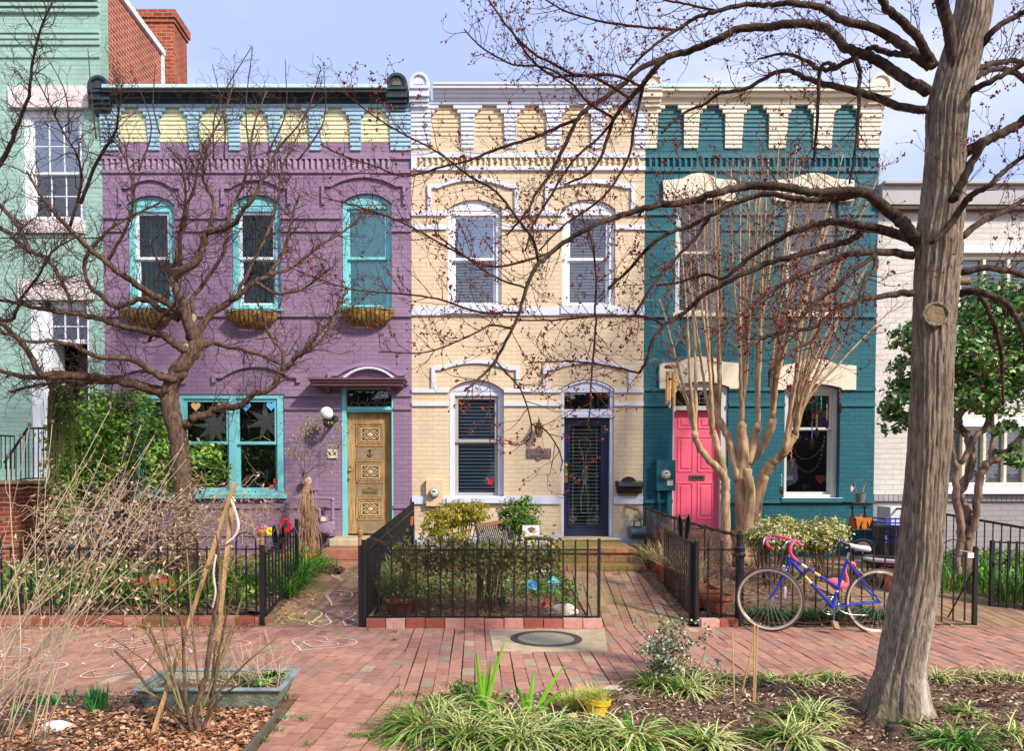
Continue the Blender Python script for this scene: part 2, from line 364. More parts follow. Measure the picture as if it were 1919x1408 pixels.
def pave(mb, regs, ang, org=(0, 0), bw=.108, bl=.212, gap=.0075, wob=.004, along=True):
    ca, sa = math.cos(ang), math.sin(ang)
    for reg in regs:
        U = [((x-org[0])*ca+(y-org[1])*sa, -(x-org[0])*sa+(y-org[1])*ca) for x, y in reg]
        u0, u1 = min(p[0] for p in U), max(p[0] for p in U); v0, v1 = min(p[1] for p in U), max(p[1] for p in U)
        i = int(math.floor(u0/bw))
        while i*bw < u1:
            rs = random.Random(i*77+5); ph = (.5 if i % 2 else 0)*bl+rs.uniform(-.03, .03)
            j = int(math.floor((v0-ph)/bl))
            while j*bl+ph < v1:
                w = math.sin(i*1.7+j*.35)*wob; x0, x1 = i*bw+gap/2+w, (i+1)*bw-gap/2+w; y0, y1 = j*bl+ph+gap/2, (j+1)*bl+ph-gap/2
                P = clip([(org[0]+x*ca-y*sa, org[1]+x*sa+y*ca) for x, y in ((x0, y0), (x1, y0), (x1, y1), (x0, y1))], reg)
                if len(P) > 2:
                    h = random.uniform(-.003, .003); tx, ty = random.uniform(-.012, .012), random.uniform(-.012, .012); cx_, cy_ = P[0]
                    T = [(x, y, gz(y)+h+(x-cx_)*tx+(y-cy_)*ty) for x, y in P]; n = len(mb.v); k = len(P)
                    mb.v += T+[(x, y, z-.03) for x, y, z in T]; mb.rv = random.random()
                    mb.face(range(n, n+k))
                    for q in range(k): mb.face((n+q, n+k+q, n+k+(q+1) % k, n+(q+1) % k))
                j += 1
            i += 1
def sheet(mb, poly, dz):
    xs = [p[0] for p in poly]; y0, y1 = min(p[1] for p in poly), max(p[1] for p in poly)
    st = [y0]+[y for y in ys if y0 < y < y1]+[y1]
    for a, b in zip(st[:-1], st[1:]):
        q = clip(clip(list(poly), [(-99, a), (99, a), (99, b), (-99, b)]), [(-99, a), (99, a), (99, b), (-99, b)])
        if len(q) > 2:
            n = len(mb.v); mb.v += [(x, y, gz(y)+dz) for x, y in q]; mb.face(range(n, n+len(q)))
SA = math.radians(8)
FB = 5.50
mb = MB(); sw_l = [[(-9, FB), (-.58, FB), (-.72, 7.97), (-9, 7.97)], [(-1.31, 2.5), (-.44, 2.5), (-.58, FB), (-1.31, FB)]]
sw_r = [[(-.58, FB), (.95, FB), (.95, 7.97), (-.72, 7.97)], [(.95, FB), (1.5, 6.0), (1.5, 7.97), (.95, 7.97)], [(1.5, 6.0), (10, 6.0), (10, 7.97), (1.5, 7.97)], [(-.44, 2.5), (-.36, 2.5), (-.36, FB), (-.58, FB)]]
jb = MB()
for r_ in sw_l+sw_r: sheet(jb, r_, -.011)
sidewalk = setp(jb.build('sidewalk', joint), kind='structure')
pave(mb, sw_l, -SA, (-.65, 7)); pave(mb, sw_r, 0, (-.65, 7))
mb.build('paving', brickm, sidewalk)
def path(name, reg, ang):
    j = MB(); sheet(j, reg, -.011); o = setp(j.build(name, joint), kind='structure'); b = MB(); pave(b, [reg], ang, reg[0]); b.build('paving', brickp, o); return o
path_l = path('path', [(-2.3, 7.98), (-1.16, 7.98), (-1.16, 11.9), (-2.1, 11.9)], -SA)
path_m = path('path', [(1.30, 7.98), (2.32, 7.98), (2.26, 10.35), (1.2, 10.35)], math.radians(-4))
path_r = path('path', [(4.75, 7.98), (7.1, 7.98), (6.3, 11.6), (3.9, 11.6)], math.radians(5))
# concrete slab round the manhole
conc = mat('concrete', (196, 176, 142), .9, c2=(168, 150, 122), scale=6, bump=.4, bscale=120, spec=.2)
sl = MB(); sl.prism([(.15, 7.83, .008), (1.38, 7.83, .008), (1.24, 6.86, .008), (.17, 6.88, .008)], (0, 0, -.04))
setp(sl.build('concrete_slab', conc, bevel=.004), kind='structure')
iron = mat('cast_iron', (98, 88, 86), .55, c2=(70, 60, 58), scale=30, bump=.3, bscale=150, metal=.3)
peb = mat('pebble_concrete', (196, 186, 160), .9, c2=(110, 104, 84), scale=90, bump=.8, bscale=110)
mc = G(1025, 1203); mh = thing('manhole_cover', 'round cast iron manhole cover with pebbled concrete centre in the pale slab', 'manhole cover', (mc.x, 7.37, .008))
MB().lathe([(.285, .004), (.285, .007), (.325, .008), (.33, .004), (.337, .004), (.342, .008), (.355, .008), (.36, 0)], (mc.x, 7.37, .008), 48, cap=False).build('rim', iron, mh, smooth=30)
MB().lathe([(.285, .003), (.15, .006), (.01, .007)], (mc.x, 7.37, .008), 40, cap=False).build('plate', peb, mh)
# beds
mulchm = mat('mulch_soil', (138, 112, 90), .95, c2=(84, 64, 50), scale=16, bump=1, bscale=60, spec=.1)
def bed(name, poly, dz, m, amp=.03, step=.09, seed=3):
    xs = [p[0] for p in poly]; yy = [p[1] for p in poly]; x0, x1, y0, y1 = min(xs), max(xs), min(yy), max(yy)
    nx, ny = int((x1-x0)/step)+2, int((y1-y0)/step)+2; V = []; mbb = MB(); rs = np.random.RandomState(seed)
    gx = np.linspace(x0, x1, nx); gy = np.linspace(y0, y1, ny); hh = rs.uniform(-1, 1, (ny, nx)); hh = (hh+np.roll(hh, 1, 0)+np.roll(hh, 1, 1))*.4
    def inside(x, y):
        c = False
        for i in range(len(poly)):
            ax, ay = poly[i]; bx, by = poly[i-1]
            if (ay > y) != (by > y) and x < (bx-ax)*(y-ay)/(by-ay)+ax: c = not c
        return c
    ok = [[inside(x, y) for x in gx] for y in gy]
    for j, y in enumerate(gy):
        for i, x in enumerate(gx): mbb.v.append((x, y, gz(y)+(dz+amp*hh[j, i] if ok[j][i] else -.025)))
    for j in range(ny-1):
        for i in range(nx-1):
            if ok[j][i] or ok[j+1][i] or ok[j][i+1] or ok[j+1][i+1]: a = j*nx+i; mbb.face((a, a+1, a+nx+1, a+nx))
    o = mbb.build(name, m, smooth=True); return setp(o, kind='structure'), inside, (x0, x1, y0, y1)
treebed_r = [(-.34, 2.6), (9, 2.6), (9, 5.97), (1.5, 5.97), (.95, 5.47), (-.34, 5.47)]
treebed_l = [(-6.5, 2.6), (-1.34, 2.6), (-1.34, 5.0), (-1.9, 5.47), (-6.5, 5.47)]
_, in_r, _b = bed('planting_bed', treebed_r, .02, mulchm, .022, .08)
_, in_l, _b = bed('planting_bed', treebed_l, .02, mulchm, .025, .08, 5)
bed('garden_bed', [(-7.5, 8.35), (-2.3, 8.35), (-2.1, 12.45), (-7.5, 12.45)], .03, mulchm, .03, .15, 8)
bed('garden_bed', [(-1.12, 8.1), (1.28, 8.1), (1.15, 12.45), (-1.12, 12.45)], .0, mulchm, .03, .12, 9)
bed('garden_bed', [(2.36, 8.1), (4.7, 8.1), (3.85, 12.45), (2.3, 12.45)], .0, mulchm, .03, .12, 10)
bed('garden_bed', [(7.2, 8.1), (12, 8.1), (12, 12.45), (6.3, 12.45)], .0, mulchm, .03, .15, 12)
def scatter(n, inside, box, pw=1):
    o = []
    while len(o) < n:
        x = random.uniform(box[0], box[1]); y = random.uniform(box[2], box[3])
        if inside(x, y): o.append((x, y))
    return o
# ================================================================ facade helpers
def wall(name, x0, x1, z0, z1, ops, m, parent, y=D, th=.28):
    xs = sorted({x0, x1} | {o[0] for o in ops} | {o[1] for o in ops}); zs = sorted({z0, z1} | {o[2] for o in ops} | {o[3] for o in ops}); b = MB()
    def op(cx, cz): return any(o[0] < cx < o[1] and o[2] < cz < o[3] for o in ops)
    for i in range(len(xs)-1):
        for j in range(len(zs)-1):
            a, c, d, e = xs[i], xs[i+1], zs[j], zs[j+1]
            if op((a+c)/2, (d+e)/2): continue
            b.quad((a, y, d), (c, y, d), (c, y, e), (a, y, e)); b.quad((c, y+th, d), (a, y+th, d), (a, y+th, e), (c, y+th, e))
    for o in ops:
        a, c, d, e = o[:4]; rise = o[4] if len(o) > 4 else 0
        b.quad((a, y, d), (a, y+th, d), (a, y+th, e-rise), (a, y, e-rise)); b.quad((c, y, e-rise), (c, y+th, e-rise), (c, y+th, d), (c, y, d)); b.quad((a, y, d), (c, y, d), (c, y+th, d), (a, y+th, d))
        if rise:
            A = arc(a, c, e-rise, e)
            for (p, q) in zip(A[:-1], A[1:]):
                b.quad((p[0], y, p[1]), (q[0], y, q[1]), (q[0], y, e), (p[0], y, e)); b.quad((p[0], y, p[1]), (p[0], y+th, p[1]), (q[0], y+th, q[1]), (q[0], y, q[1]))
        else: b.quad((a, y, e), (a, y+th, e), (c, y+th, e), (c, y, e))
    return b.build(name, m, parent)
def arc(x0, x1, zs, za, n=12):
    h = za-zs; w = (x1-x0)/2; R = (w*w+h*h)/(2*h); cx_ = (x0+x1)/2; cz = za-R; t = math.asin(w/R)
    return [(cx_+R*math.sin(-t+2*t*i/n), cz+R*math.cos(-t+2*t*i/n)) for i in range(n+1)]
def strip(mb, pts, w, y0, y1):
    """mitred band of width w along pts (x,z), between depths y0 (front) and y1"""
    P = [Vector((p[0], p[1])) for p in pts]; Lf = []; Rt = []
    for i, p in enumerate(P):
        d1 = (P[i]-P[i-1]).normalized() if i else (P[1]-P[0]).normalized(); d2 = (P[i+1]-P[i]).normalized() if i < len(P)-1 else d1
        n1 = Vector((-d1.y, d1.x)); n2 = Vector((-d2.y, d2.x)); n = (n1+n2); n = n.normalized() if n.length > .01 else n1; k = w/2/max(.4, n.dot(n1)); Lf.append(p+n*k); Rt.append(p-n*k)
    for i in range(len(P)-1):
        a, b_, c, d = Lf[i], Lf[i+1], Rt[i+1], Rt[i]; mb.prism([(d.x, y0, d.y), (c.x, y0, c.y), (b_.x, y0, b_.y), (a.x, y0, a.y)], (0, y1-y0, 0), cap=True)
def heart(cx_, cz, s, n=16):
    o = []
    for i in range(n):
        t = 2*math.pi*i/n; o.append((cx_+s*16*math.sin(t)**3/17, cz+s*(13*math.cos(t)-5*math.cos(2*t)-2*math.cos(3*t)-math.cos(4*t))/17))
    return o
def extr(mb, pts, y0, y1): mb.prism([(x, y0, z) for x, z in pts], (0, y1-y0, 0))
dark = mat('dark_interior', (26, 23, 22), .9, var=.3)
glass = glassmat('window_glass', tint=(.93, .95, .95), refl=.12); glass_sky = glassmat('sky_window_glass', tint=(.8, .85, .9), refl=.34); glass_dk = glassmat('dark_window_glass', tint=(.85, .88, .88), refl=.10)
def slats(mb, x0, x1, z0, z1, y, pitch=.045, tilt=.6, d=.04):
    z = z0+.02
    while z < z1-.01:
        dy, dz = d/2*math.cos(tilt), d/2*math.sin(tilt)
        mb.prism([(x0, y-dy, z-dz), (x0, y+dy, z+dz), (x0, y+dy, z+dz+.003), (x0, y-dy, z-dz+.003)], (x1-x0, 0, 0)); z += pitch
def window(parent, x0, x1, z0, z1, fm, sm=None, rise=0, rec=.10, fw=.06, sw=.045, zm=None, mun=None, mun_lo=None, blind=None, g=glass, g2=None, sill=None, name='window', jamb_y=None):
    """double-hung window: frame with arched head panel, two sashes, panes, blind"""
    sm = sm or fm; yf = D+(rec-.04 if jamb_y is None else jamb_y); b = MB(); zs = z1-rise
    b.box(x0, x0+fw, yf, D+rec+.10, z0, zs); b.box(x1-fw, x1, yf, D+rec+.10, z0, zs); b.box(x0+fw, x1-fw, yf+.002, D+rec+.10, zs-fw*.9, zs)
    b.box(x0+fw, x1-fw, yf+.002, D+rec+.10, z0, z0+fw*.8)
    if rise: extr(b, [(x1, zs), (x0, zs)]+arc(x0, x1, zs, z1)[1:-1], yf-.01, D+rec+.09); strip(b, [(p[0], p[1]-.012) for p in arc(x0+.01, x1-.01, zs, z1)], .022, yf-.022, yf)
    w = b.build(name, fm, parent, bevel=.004)
    a, c, lo, hi = x0+fw, x1-fw, z0+fw*.8, zs-fw*.9; zm = zm if zm is not None else (lo+hi)/2
    for (zl, zh, yy, mu, gg) in ((zm-.01, hi, D+rec, mun, g), (lo, zm+.02, D+rec+.045, mun_lo, g2 or g)):
        s = MB(); s.box(a, a+sw, yy, yy+.04, zl, zh); s.box(c-sw, c, yy, yy+.04, zl, zh); s.box(a+sw, c-sw, yy+.001, yy+.04, zl, zl+sw*.9); s.box(a+sw, c-sw, yy+.001, yy+.04, zh-sw*.9, zh)
        if mu:
            for i in range(1, mu[0]): X_ = a+sw+(c-a-2*sw)*i/mu[0]; s.box(X_-.008, X_+.008, yy+.006, yy+.03, zl+sw*.9, zh-sw*.9)
            for i in range(1, mu[1]): Z_ = zl+sw+(zh-zl-2*sw)*i/mu[1]; s.box(a+sw, c-sw, yy+.008, yy+.028, Z_-.008, Z_+.008)
        s.build('sash', sm, w, bevel=.003)
        MB().quad((a+sw, yy+.02, zl+.03), (c-sw, yy+.02, zl+.03), (c-sw, yy+.02, zh-.03), (a+sw, yy+.02, zh-.03)).build('pane', gg, w)
    if blind:
        s = MB(); slats(s, a+.01, c-.01, lo, hi, D+rec+.14, pitch=blind[1], tilt=blind[2]); s.build('blind', blind[0], w)
    if sill: MB().box(x0-.05, x1+.05, D-.05, D+rec+.02, z0-sill[1], z0).build('sill', sill[0], w, bevel=.005)
    return w
def body(parent, x0, x1, ztop, m, depth=7.0, roofm=None):
    b = MB(); y0 = D+.281; y1 = D+depth
    b.quad((x0, y0, 0), (x0, y0, ztop), (x0, y1, ztop), (x0, y1, 0)); b.quad((x1, y0, 0), (x1, y1, 0), (x1, y1, ztop), (x1, y0, ztop)); b.quad((x0, y1, 0), (x0, y1, ztop), (x1, y1, ztop), (x1, y1, 0))
    b.build('rear_wall', m, parent)
    MB().box(x0, x1, y0, y1, ztop-.05, ztop+.03).build('roof', roofm or mat('roof_tar', (90, 90, 92), .9), parent)
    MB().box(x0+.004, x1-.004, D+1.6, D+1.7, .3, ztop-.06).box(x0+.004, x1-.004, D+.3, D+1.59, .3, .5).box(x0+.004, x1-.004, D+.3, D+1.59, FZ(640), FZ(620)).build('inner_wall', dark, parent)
def frieze(parent, xa, xb, zt, zb, cents, hw, fieldm, infm, rows=11, inf_rows=8, plain=None):
    rh = (zt-zb)/rows; f = MB(); g = MB()
    for i in range(rows):
        z1 = zt-rh*i; z0 = z1-rh; k = 0 if i == 0 else (.5 if i == 1 else (.78 if i == 2 else 1))
        cuts = []
        for c in cents: cuts.append((c-hw*k, c+hw*k))
        x = xa; p = .022+.062*(1-i/(rows-1)); segs = []
        if k:
            for a, b in cuts: segs.append((x, a)); x = b
        segs.append((x, xb))
        for (a, b) in segs:
            ta = .012*max(0, i-4)*.16
            if b-a > .01: f.prism([(a+(ta if a > xa else 0), D-p+.006, z1-.001), (a+(ta if a > xa else 0), D-p-.008, z0+.012), (a+(ta if a > xa else 0), D-p, z0), (a+(ta if a > xa else 0), D+.02, z0), (a+(ta if a > xa else 0), D+.02, z1-.001)], (b-a-(2*ta if a > xa and b < xb else ta if (a > xa or b < xb) else 0), 0, 0))
        if k and i <= inf_rows:
            q = .004+.022*(1-i/inf_rows)
            for a, b in cuts: g.prism([(a-.003, D-q+.004, z1), (a-.003, D-q-.010, z0+.014), (a-.003, D-q, z0), (a-.003, D+.015, z0), (a-.003, D+.015, z1)], (b-a+.006, 0, 0))
    f.build('frieze', fieldm, parent); g.split('frieze_arch_infill', infm, parent)
def moulding(parent, x0, x1, prof, m, name='cornice'):
    """prof: (projection, z) list from the top down"""
    MB().prism([(x0, D+.05, prof[0][1])]+[(x0, D-p, CH+(z-CH)*(D-p)/D) for p, z in prof]+[(x0, D+.05, prof[-1][1])], (x1-x0, 0, 0)).build(name, m, parent)
def acroterion(parent, x0, x1, z0, z1, m, m2, prot=.20, lens=True):
    z0, z1 = (CH+(q-CH)*(D-prot)/D for q in (z0, z1)); w = (x1-x0)/2; c = (x0+x1)/2; zc = z1-w; hs = z0+(zc-z0)*.55
    b = MB(); A = [(c+w*math.cos(math.pi*i/16), zc+w*math.sin(math.pi*i/16)) for i in range(17)]
    extr(b, [(x1, hs)]+A+[(x0, hs)], D-prot, D+.15)
    strip(b, [(c+(w-.03)*math.cos(math.pi*i/14), zc+(w-.03)*math.sin(math.pi*i/14)) for i in range(15)]+[(c-w+.03, zc-.08), (c+w-.03, zc-.08), (c+w-.03, zc)], .05, D-prot-.03, D-prot)
    for k in range(3): zz = hs-(hs-z0)*k/3; b.box(x0+.012*k, x1-.012*k, D-prot+.035*k-.01*(k == 0), D+.1, hs-(hs-z0)*(k+1)/3, zz-.004)
    b.box(x0+.04, x1-.04, D-prot+.12, D+.1, z0-.05, z0)
    a = b.build('corner_block', m, parent, bevel=.006)
    if lens: extr_b = MB(); extr(extr_b, [(c+w*.45*math.cos(math.pi*i/10), zc-.03+w*.45*math.sin(math.pi*i/10)) for i in range(11)], D-prot-.018, D-prot+.001); extr_b.build('fan_relief', m2, a)
def dogtooth(parent, x0, x1, z0, z1, m, pitch=.098, name='dogtooth_band', p=.045):
    b = MB(); x = x0
    while x < x1-pitch: b.prism([(x, D+.01, z0), (x+pitch*.15, D-p, z0), (x+pitch*.62, D-p*.25, z0), (x+pitch*.8, D+.01, z0)], (0, 0, z1-z0)); x += pitch
    b.build(name, m, parent)
def hood(mb, x0, x1, ysh, yap, yleg, w, p, sh=.13):
    """drip mould px: outer x0..x1, shoulders at ysh, arc apex yap, legs down to yleg"""
    a, b, zs, za, zl = FX(x0, ysh), FX(x1, ysh), FZ(ysh), FZ(yap), FZ(yleg)
    strip(mb, [(a, zl), (a, zs), (a+sh, zs)]+arc(a+sh, b-sh, zs, za)[1:-1]+[(b-sh, zs), (b, zs), (b, zl)], w, D-p, D+.01)
def course(mb, pairs, yc, h, p):
    for x0, x1 in pairs: mb.box(x0, x1, D-p, D+.015, FZ(yc)-h/2, FZ(yc)+h/2)
XA, XB, XC, XE = FX(195, 560), FX(771.5, 560), FX(1207, 560), FX(1643, 560)
# ================================================================ the row of houses
def OP(x0, y0, x1, y1, rise=0):
    my = (y0+y1)/2; return (FX(x0, my), FX(x1, my), FZ(y1), FZ(y0), rise/111.0)
def FQ(y, p=.25): return CH+(FZ(y)-CH)*(D-p)/D
def mx_(o, k=0): return (o[0]+k, o[1]-k, o[2]+k, o[3]-k, o[4])
white = mat('white_paint', (232, 234, 240), .5, var=.05, scale=5, bump=.1)
wcool = mat('cool_white_paint', (214, 218, 232), .55, var=.06, scale=5, bump=.12, bscale=25)
ivory = mat('ivory_paint', (228, 216, 190), .6, var=.05, bump=.15, bscale=25)
turq = mat('turquoise_paint', (128, 204, 208), .5, var=.08, scale=4, bump=.1)
brass = mat('brass', (196, 158, 82), .35, metal=.8, var=.2)
blk = mat('black_iron', (26, 25, 27), .5, var=.3, bump=.2, bscale=80)
stone = mat('sandstone', (198, 182, 146), .85, c2=(164, 148, 112), scale=5, bump=.4, bscale=50)
# ---------------------------------------------------------------- purple house
pm = wallmat('purple_brick', (150, 122, 148), mortar=.80)
pmp = mat('purple_trim', (150, 122, 148), .6, var=.08, bump=.25, bscale=30)
pk = thing('row_house', 'purple painted brick row house with turquoise windows and wooden door', 'house', (XA, D, .3))
u1, u2, u3 = OP(238, 366, 327, 579, 17), OP(433, 364, 526, 579, 18), OP(640, 362, 734, 580, 18)
big = OP(255, 739, 533, 932); dp = OP(640, 722, 738, 1006)
ztp = FZ(196)
wall('wall', XA, XB, 0, ztp, [u1, u2, u3, big, dp], pm, pk)
body(pk, XA, XB, ztp, pm)
blue = mat('frieze_blue', (158, 190, 206), .6, var=.08, scale=6, bump=.25, bscale=30); lemon = mat('frieze_lemon', (226, 222, 176), .6, var=.06, bump=.2, bscale=30)
frieze(pk, XA+.001, XB-.001, FZ(196), FZ(283), [FX(c, 240) for c in (251, 327, 402, 478, 553, 629, 704)], .236, blue, lemon)
blkc = mat('black_cornice', (34, 42, 50), .55, c2=(16, 20, 26), scale=14, bump=.5, bscale=60)
moulding(pk, XA+.15, XB-.37, [(.0, FZ(166)), (.26, FZ(167)), (.26, FZ(172)), (.20, FZ(174)), (.17, FZ(180)), (.17, FZ(183)), (.12, FZ(187)), (.12, FZ(190)), (.08, FZ(195))], blkc)
aqua = mat('roof_edge_metal', (196, 226, 226), .4, var=.05)
MB().box(XA+.15, XB-.37, D-.29, D+.6, FQ(166), FQ(159)).build('roof_edging', aqua, pk, bevel=.01)
slate = mat('slate_blue_paint', (44, 62, 76), .55, c2=(24, 34, 44), scale=12, bump=.3)
acroterion(pk, FX(179, 170)-.03, FX(216, 170), FZ(201), FZ(141), slate, slate); acroterion(pk, FX(726, 170), FX(766, 170)-.005, FZ(197), FZ(136), slate, mat('lead_relief', (120, 112, 88), .7, c2=(60, 60, 54), scale=40))
b = MB(); b.box(XA, XB, D-.035, D+.01, FZ(299), FZ(290)).box(XA, XB, D-.03, D+.01, FZ(325), FZ(318)); b.split('string_course', pmp, pk)
dogtooth(pk, XA+.05, XB-.28, FZ(318)+.001, FZ(299)-.001, pmp)
b = MB()
for (x0, x1) in ((226, 340), (418, 542), (606, 758)): hood(b, x0, x1, 352 if x0 < 600 else 348, 336 if x0 < 600 else 331, 384, .05, .045)
for (x0, x1, ysh, yap, yl) in ((205, 345, 708, 690, 720), (402, 560, 706, 685, 718), (618, 762, 702, 683, 722)): hood(b, x0, x1, ysh, yap, yl, .06, .05)
b.split('drip_mould', pmp, pk)
b = MB()
for y in (408, 432): course(b, [(XA+.001, u1[0]), (u1[1], u2[0]), (u2[1], u3[0]), (u3[1], XB-.001)], y, .05, .035)
course(b, [(XA+.001, XB-.001)], 591, .06, .04); course(b, [(XA+.001, XB-.001)], 584, .05, .018)
for y in (741, 766): course(b, [(XA+.001, big[0]-.02) if y == 766 else (XA+.001, big[0]-.04), (big[1]+.02, dp[0]), (dp[1], XB-.001)], y, .045, .03)
course(b, [(XA+.001, dp[0]), (dp[1], XB-.001)], 950, .06, .03); course(b, [(XA+.001, dp[0]), (dp[1], XB-.001)], 1000, .10, .025)
b.split('string_course', pmp, pk)
shade = mat('turquoise_shade', (150, 226, 216), .7, var=.05, scale=2); refl_green = mat('curtain_reflection_green', (70, 150, 132), .9, c2=(16, 60, 52), scale=7)  # teal-green reflection of the upper panes is put into the curtain colour
for i, u in enumerate((u1, u2, u3)):
    u = mx_(u, .006)
    w = window(pk, u[0], u[1], u[2], u[3], turq, white if i < 2 else turq, rise=u[4], rec=.11, fw=.10 if i < 2 else .07, sw=.05, zm=FZ(482), g=glassmat('curtained_glass', tint=(.9, .97, .95), refl=.02) if i < 2 else glassmat('shade_glass', tint=(.95, .98, .98), refl=.08), sill=(turq, .05))
    if i == 2: MB().box(u[0]+.12, u[1]-.12, D+.20, D+.21, u[2]+.02, u[3]-.2).build('window_shade', shade, w)
    else:
        q = MB(); q.rv = .5
        for k in range(14): xx = u[0]+.1+k*(u[1]-u[0]-.2)/14; q.box(xx, xx+.03, D+.3+.02*(k % 2), D+.31+.02*(k % 2), u[2], u[3]-.2)
        q.build('curtain', refl_green, w)
# big triple window
b = MB(); x0, x1, z0, z1, _ = mx_(big, .006); yf = D+.02
b.box(x0, x1, yf, D+.16, z1-.07, z1); b.box(x0, x1, yf-.05, D+.16, z0, z0+.10); b.box(x0-.05, x1+.05, D-.09, D+.0, z0-.03, z0+.045)
cs = [x0, FX(338, 830), FX(436, 830), x1]; ms = []
for i, xx in enumerate(cs):
    h = .07; a_ = xx if i == 0 else (xx-2*h+.02 if i == 3 else xx-h); b.box(a_, a_+(2*h-.02), yf+.002, D+.16, z0+.10, z1-.07); ms.append((a_, a_+2*h-.02))
bw_ = b.build('window', turq, pk, bevel=.004)
for i in range(3):
    a, c = ms[i][1], ms[i+1][0]; zm = FZ(831)
    for (zl, zh, yy) in ((zm-.02, z1-.07, D+.05), (z0+.10, zm+.02, D+.10)):
        s = MB(); s.box(a, a+.05, yy, yy+.04, zl, zh); s.box(c-.05, c, yy, yy+.04, zl, zh); s.box(a+.05, c-.05, yy+.001, yy+.04, zl, zl+.05); s.box(a+.05, c-.05, yy+.001, yy+.04, zh-.05, zh); s.build('sash', turq, bw_, bevel=.003)
        MB().quad((a+.05, yy+.02, zl+.04), (c-.05, yy+.02, zl+.04), (c-.05, yy+.02, zh-.04), (a+.05, yy+.02, zh-.04)).build('pane', glass_dk, bw_)
    if i == 0: MB().box(a, c, D+.2, D+.21, z0+.5, z1-.05).build('curtain', mat('grey_net', (120, 126, 118), .9), bw_)
peach = mat('peach_paper', (240, 190, 120), .7, var=.08); skyb = mat('blue_paper', (92, 176, 228), .7, var=.08)
for k, (px, py, m_) in enumerate(((367, 762, peach), (416, 762, peach), (461, 762, skyb), (508, 761, skyb))):
    c = at(px, py, D+.045); q = MB(); extr(q, heart(c.x, c.z, .088), D+.042, D+.046); setp(q.build('paper_heart', m_, origin=(c.x, D+.044, c.z)), ('peach' if k < 2 else 'blue')+' paper heart on the big turquoise window, '+('at the left edge of its pane', 'beside the centre mullion', 'right of the centre mullion', 'in the top right corner')[k], 'paper heart', 'paper hearts in the purple house window')
starm = mat('paper_star', (244, 238, 228), .7, var=.08, scale=20)
for k, (px, py, R_, n_) in enumerate(((402, 800, .40, 9), (499, 790, .36, 7))):
    c = at(px, py, D+.19); q = MB(); c = Vector(c)
    for i in range(n_):
        a0 = math.pi/2+2*math.pi*i/n_+.1; t = c+Vector((math.cos(a0)*R_, .0, math.sin(a0)*R_)); da = math.pi/n_
        l = c+Vector((math.cos(a0-da)*R_*.36, .0, math.sin(a0-da)*R_*.36)); r = c+Vector((math.cos(a0+da)*R_*.36, 0, math.sin(a0+da)*R_*.36)); f_ = c+Vector((0, -.06, 0)); bk = c+Vector((0, .06, 0))
        q.tri(f_, l, t); q.tri(f_, t, r); q.tri(bk, t, l); q.tri(bk, r, t)
    o = q.build('paper_star', starm, origin=c); setp(o, ('large grey folded paper star hanging in the middle pane of the turquoise window', 'dotted white seven pointed paper star in the right hand pane of the turquoise window')[k], 'paper star', 'paper stars in the window')
# indoor plants / flower pot on sill, stickers
q = MB()
for (px, py, m_) in ((517, 902, 0), (509, 913, 1), (520, 912, 2)):
    c = at(px, py, D+.1); q.mi = m_; q.box(c.x-.035, c.x+.035, D+.095, D+.098, c.z-.04, c.z+.04)
q.build('window_sticker', [mat('orange_sticker', (236, 110, 70)), mat('red_sticker', (214, 50, 50)), mat('blue_sticker', (120, 170, 220))], bw_)
# door
woodm = barkmat('weathered_oak', (150, 112, 74), (200, 164, 116), sx=60, sz=3, bump=.25, dist=.004)
woodg = barkmat('grey_oak', (132, 112, 90), (170, 146, 116), sx=8, sz=60, bump=.25, dist=.004)
x0, x1, z0, z1, _ = mx_(dp, .006); b = MB(); ztr = FZ(770)
b.box(x0, x0+.075, D+.0, D+.2, z0-.02, z1); b.box(x1-.03, x1, D+.0, D+.2, z0-.02, z1); b.box(x0+.075, x1-.03, D+.003, D+.2, z1-.06, z1); b.box(x0+.075, x1-.03, D+.02, D+.2, ztr-.02, ztr+.07)
b.box(x0+.075, x1-.03, D-.01, D+.03, ztr+.012, ztr+.035)
df = b.build('door_frame', turq, pk, bevel=.004)
MB().quad((x0+.075, D+.09, ztr+.07), (x1-.03, D+.09, ztr+.07), (x1-.03, D+.09, z1-.06), (x0+.075, D+.09, z1-.06)).build('transom_pane', glass_dk, df)
q = MB(); cc = at(706, 745, D+.1)
for r_ in (.03, .055): q.tube([(cc.x+r_*1.5*math.cos(t/8*math.pi), D+.085, cc.z+r_*math.sin(t/8*math.pi)) for t in range(17)], .004, 4)
for k in range(5): xx = x0+.12+k*.15; q.tube(cr([(xx, D+.085, ztr+.08), (xx+.06, D+.085, ztr+.16), (xx+.13, D+.085, ztr+.12), (xx+.16, D+.085, ztr+.24)], 4), .004, 4)
q.build('leaded_tracery', mat('lead', (150, 160, 150), .5, metal=.5), df)
da, dc, dz0, dz1 = x0+.078, x1-.033, z0+.03, ztr-.025; yd = D+.13; wd = dc-da
def DPx(px): return da+(px-648)/(735-648)*wd
def DPz(py): return dz1-(py-773)/(1003-773)*(dz1-dz0)
b = MB(); b.box(da, dc, yd, yd+.05, dz0, dz1); door = b.build('door', woodm, pk, bevel=.003)
b = MB(); ps = [(793, 835), (864, 905), (935, 975)]
for (a_, c_) in ps:
    X0, X1, Z1, Z0 = DPx(666), DPx(716), DPz(a_), DPz(c_); strip(b, [(X0, Z0), (X1, Z0), (X1, Z1), (X0, Z1), (X0, Z0-.01)], .028, yd-.016, yd)
    X0, X1, Z1, Z0 = DPx(670), DPx(713), DPz(a_+5), DPz(c_-4); strip(b, [(X0, Z0), (X1, Z0), (X1, Z1), (X0, Z1), (X0, Z0-.01)], .02, yd-.012, yd+.001)
b.build('moulding', woodm, door)
